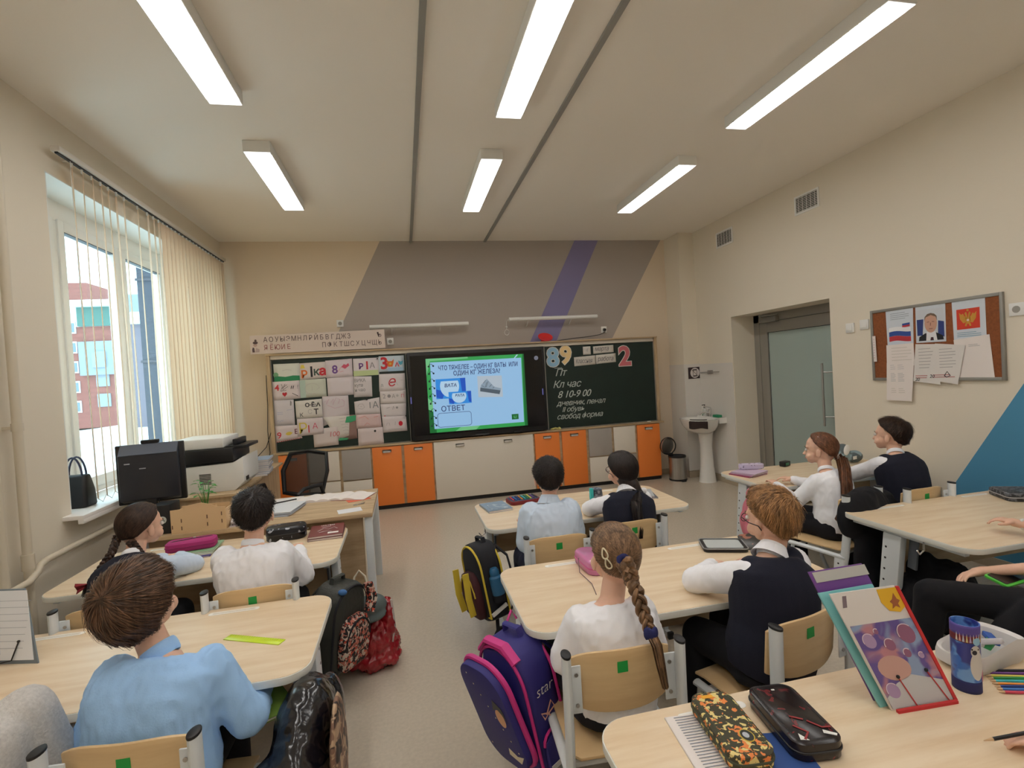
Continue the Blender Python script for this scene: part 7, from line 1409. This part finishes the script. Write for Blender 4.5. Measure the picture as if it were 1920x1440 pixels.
t = lumps('cap', 'dark grey cap lying on top of the red plastic bag', 'cap', flat('cap_grey', (86, 96, 96), .9), [((-.235, 2.74, .335), (.075, .085, .05)), ((-.25, 2.69, .31), (.09, .06, .02), (.4, 0, 0))], 'crown', .006, .003)
t = lumps('tote_bag', 'cream cloth tote bag with rope handle behind the red plastic bag', 'bag', flat('tote_cream', (196, 186, 166), .9), [((-.335, 2.84, .20), (.05, .10, .19), (0, .2, 0)), ((-.31, 2.80, .33), (.035, .07, .07), (0, -.3, 0))], seed=5)
b = MB(); b.tube([(-.33, 2.80, .36), (-.325, 2.82, .46), (-.30, 2.83, .49), (-.27, 2.82, .46), (-.25, 2.80, .37)], .006, 8); b.build('handle', flat('rope_cream', (206, 196, 176), .9), t)
M_GLB = mat('black_puffer', s2l(14, 15, 24), .18, coat=.6, bump=(18, .6))
t = lumps('puffer_jacket', 'glossy black puffer jacket and bag bundle hanging beside the window desk', 'jacket', M_GLB, [((-.36, 1.66, .47), (.09, .16, .12)), ((-.37, 1.56, .33), (.10, .17, .19)), ((-.42, 1.48, .26), (.10, .13, .22)), ((-.35, 1.62, .18), (.09, .17, .17)), ((-.31, 1.78, .42), (.05, .08, .12))], 'body', .010, .012, 9, seed=6)
t = lumps('round_bag', 'flat tan and brown patterned round bag against the black jacket', 'bag', blotch('tan_print', (128, 96, 78), [((40, 30, 30), 2.), ((190, 160, 130), 6.)], 20, .52, .56, .5, 1.), [((-.262, 1.60, .36), (.018, .14, .20)), ((-.266, 1.58, .22), (.016, .11, .16))], 'body', .006, .003)
t = lumps('dark_jacket', 'black jacket hung over the chair of the ponytail girl by the door', 'jacket', M_BLK, [((2.60, 2.475, .55), (.23, .095, .16), (0, 0, .28)), ((2.56, 2.41, .36), (.13, .06, .20), (0, .1, .2)), ((2.50, 2.38, .18), (.07, .05, .16)), ((2.70, 2.50, .50), (.12, .08, .13)), ((2.62, 2.50, .66), (.14, .05, .035), (0, 0, .28)), ((2.83, 2.56, .50), (.10, .07, .14)), ((2.82, 2.58, .60), (.09, .07, .05))], 'cloth', .010, .012, 8, seed=8)
M_PNKC = mat('pink_fabric', s2l(226, 132, 150), .8)
t = lumps('pink_bag', 'soft pink bag hanging at the side of the door-side desk', 'bag', M_PNKC, [((2.40, 3.20, .37), (.040, .11, .14)), ((2.405, 3.23, .51), (.018, .04, .06)), ((2.39, 3.16, .27), (.050, .12, .07)), ((2.395, 3.27, .30), (.04, .06, .10))], 'body', .008, .008, seed=9)
t = lumps('maroon_bag', 'small maroon bag on the floor behind the chair of the girl with glasses', 'bag', M_MAR, [((1.47, 2.66, .26), (.10, .12, .18)), ((1.50, 2.66, .12), (.11, .12, .12))], 'body', .009, .008, seed=10)
t, Mr = backpack('black backpack with thin orange trim standing behind the ginger boy', (1.66, 1.50, .0), .26, .16, .34, 30, 4, M_BPK, flat('trim_orange', (214, 100, 60)), M_BPK)
t = lumps('black_bag', 'black cloth bag in the shade under the desk by the blue paint', 'bag', M_BLK, [((2.52, 2.12, .16), (.12, .14, .16)), ((2.66, 2.05, .22), (.12, .12, .20)), ((2.60, 2.15, .34), (.08, .10, .10))], 'body', .010, .012, seed=11)
t = lumps('clear_bag', 'crumpled pale plastic bag on the floor under the braid girl\'s chair', 'bag', mat('film_clear', s2l(220, 216, 212), .2, alpha=.55), [((.60, 1.55, .06), (.10, .09, .06)), ((.66, 1.60, .07), (.07, .08, .07))], 'body', .008, .008, seed=12)
t = thing('wall_cable', 'thin dark cable hanging down the front wall left of the boards', 'cable', (-1.53, 6.33, .5)); b = MB()
b.tube([(-1.555, 6.34, 1.65), (-1.56, 6.34, 1.3), (-1.58, 6.34, 1.0), (-1.57, 6.34, .75), (-1.60, 6.33, .6)], .004, 6); b.tube([(-1.53, 6.30, 1.0), (-1.60, 6.32, .82), (-1.70, 6.33, .72)], .004, 6); b.build('lead', M_BLACK, t)
bpy.data.scenes.remove(TMP)
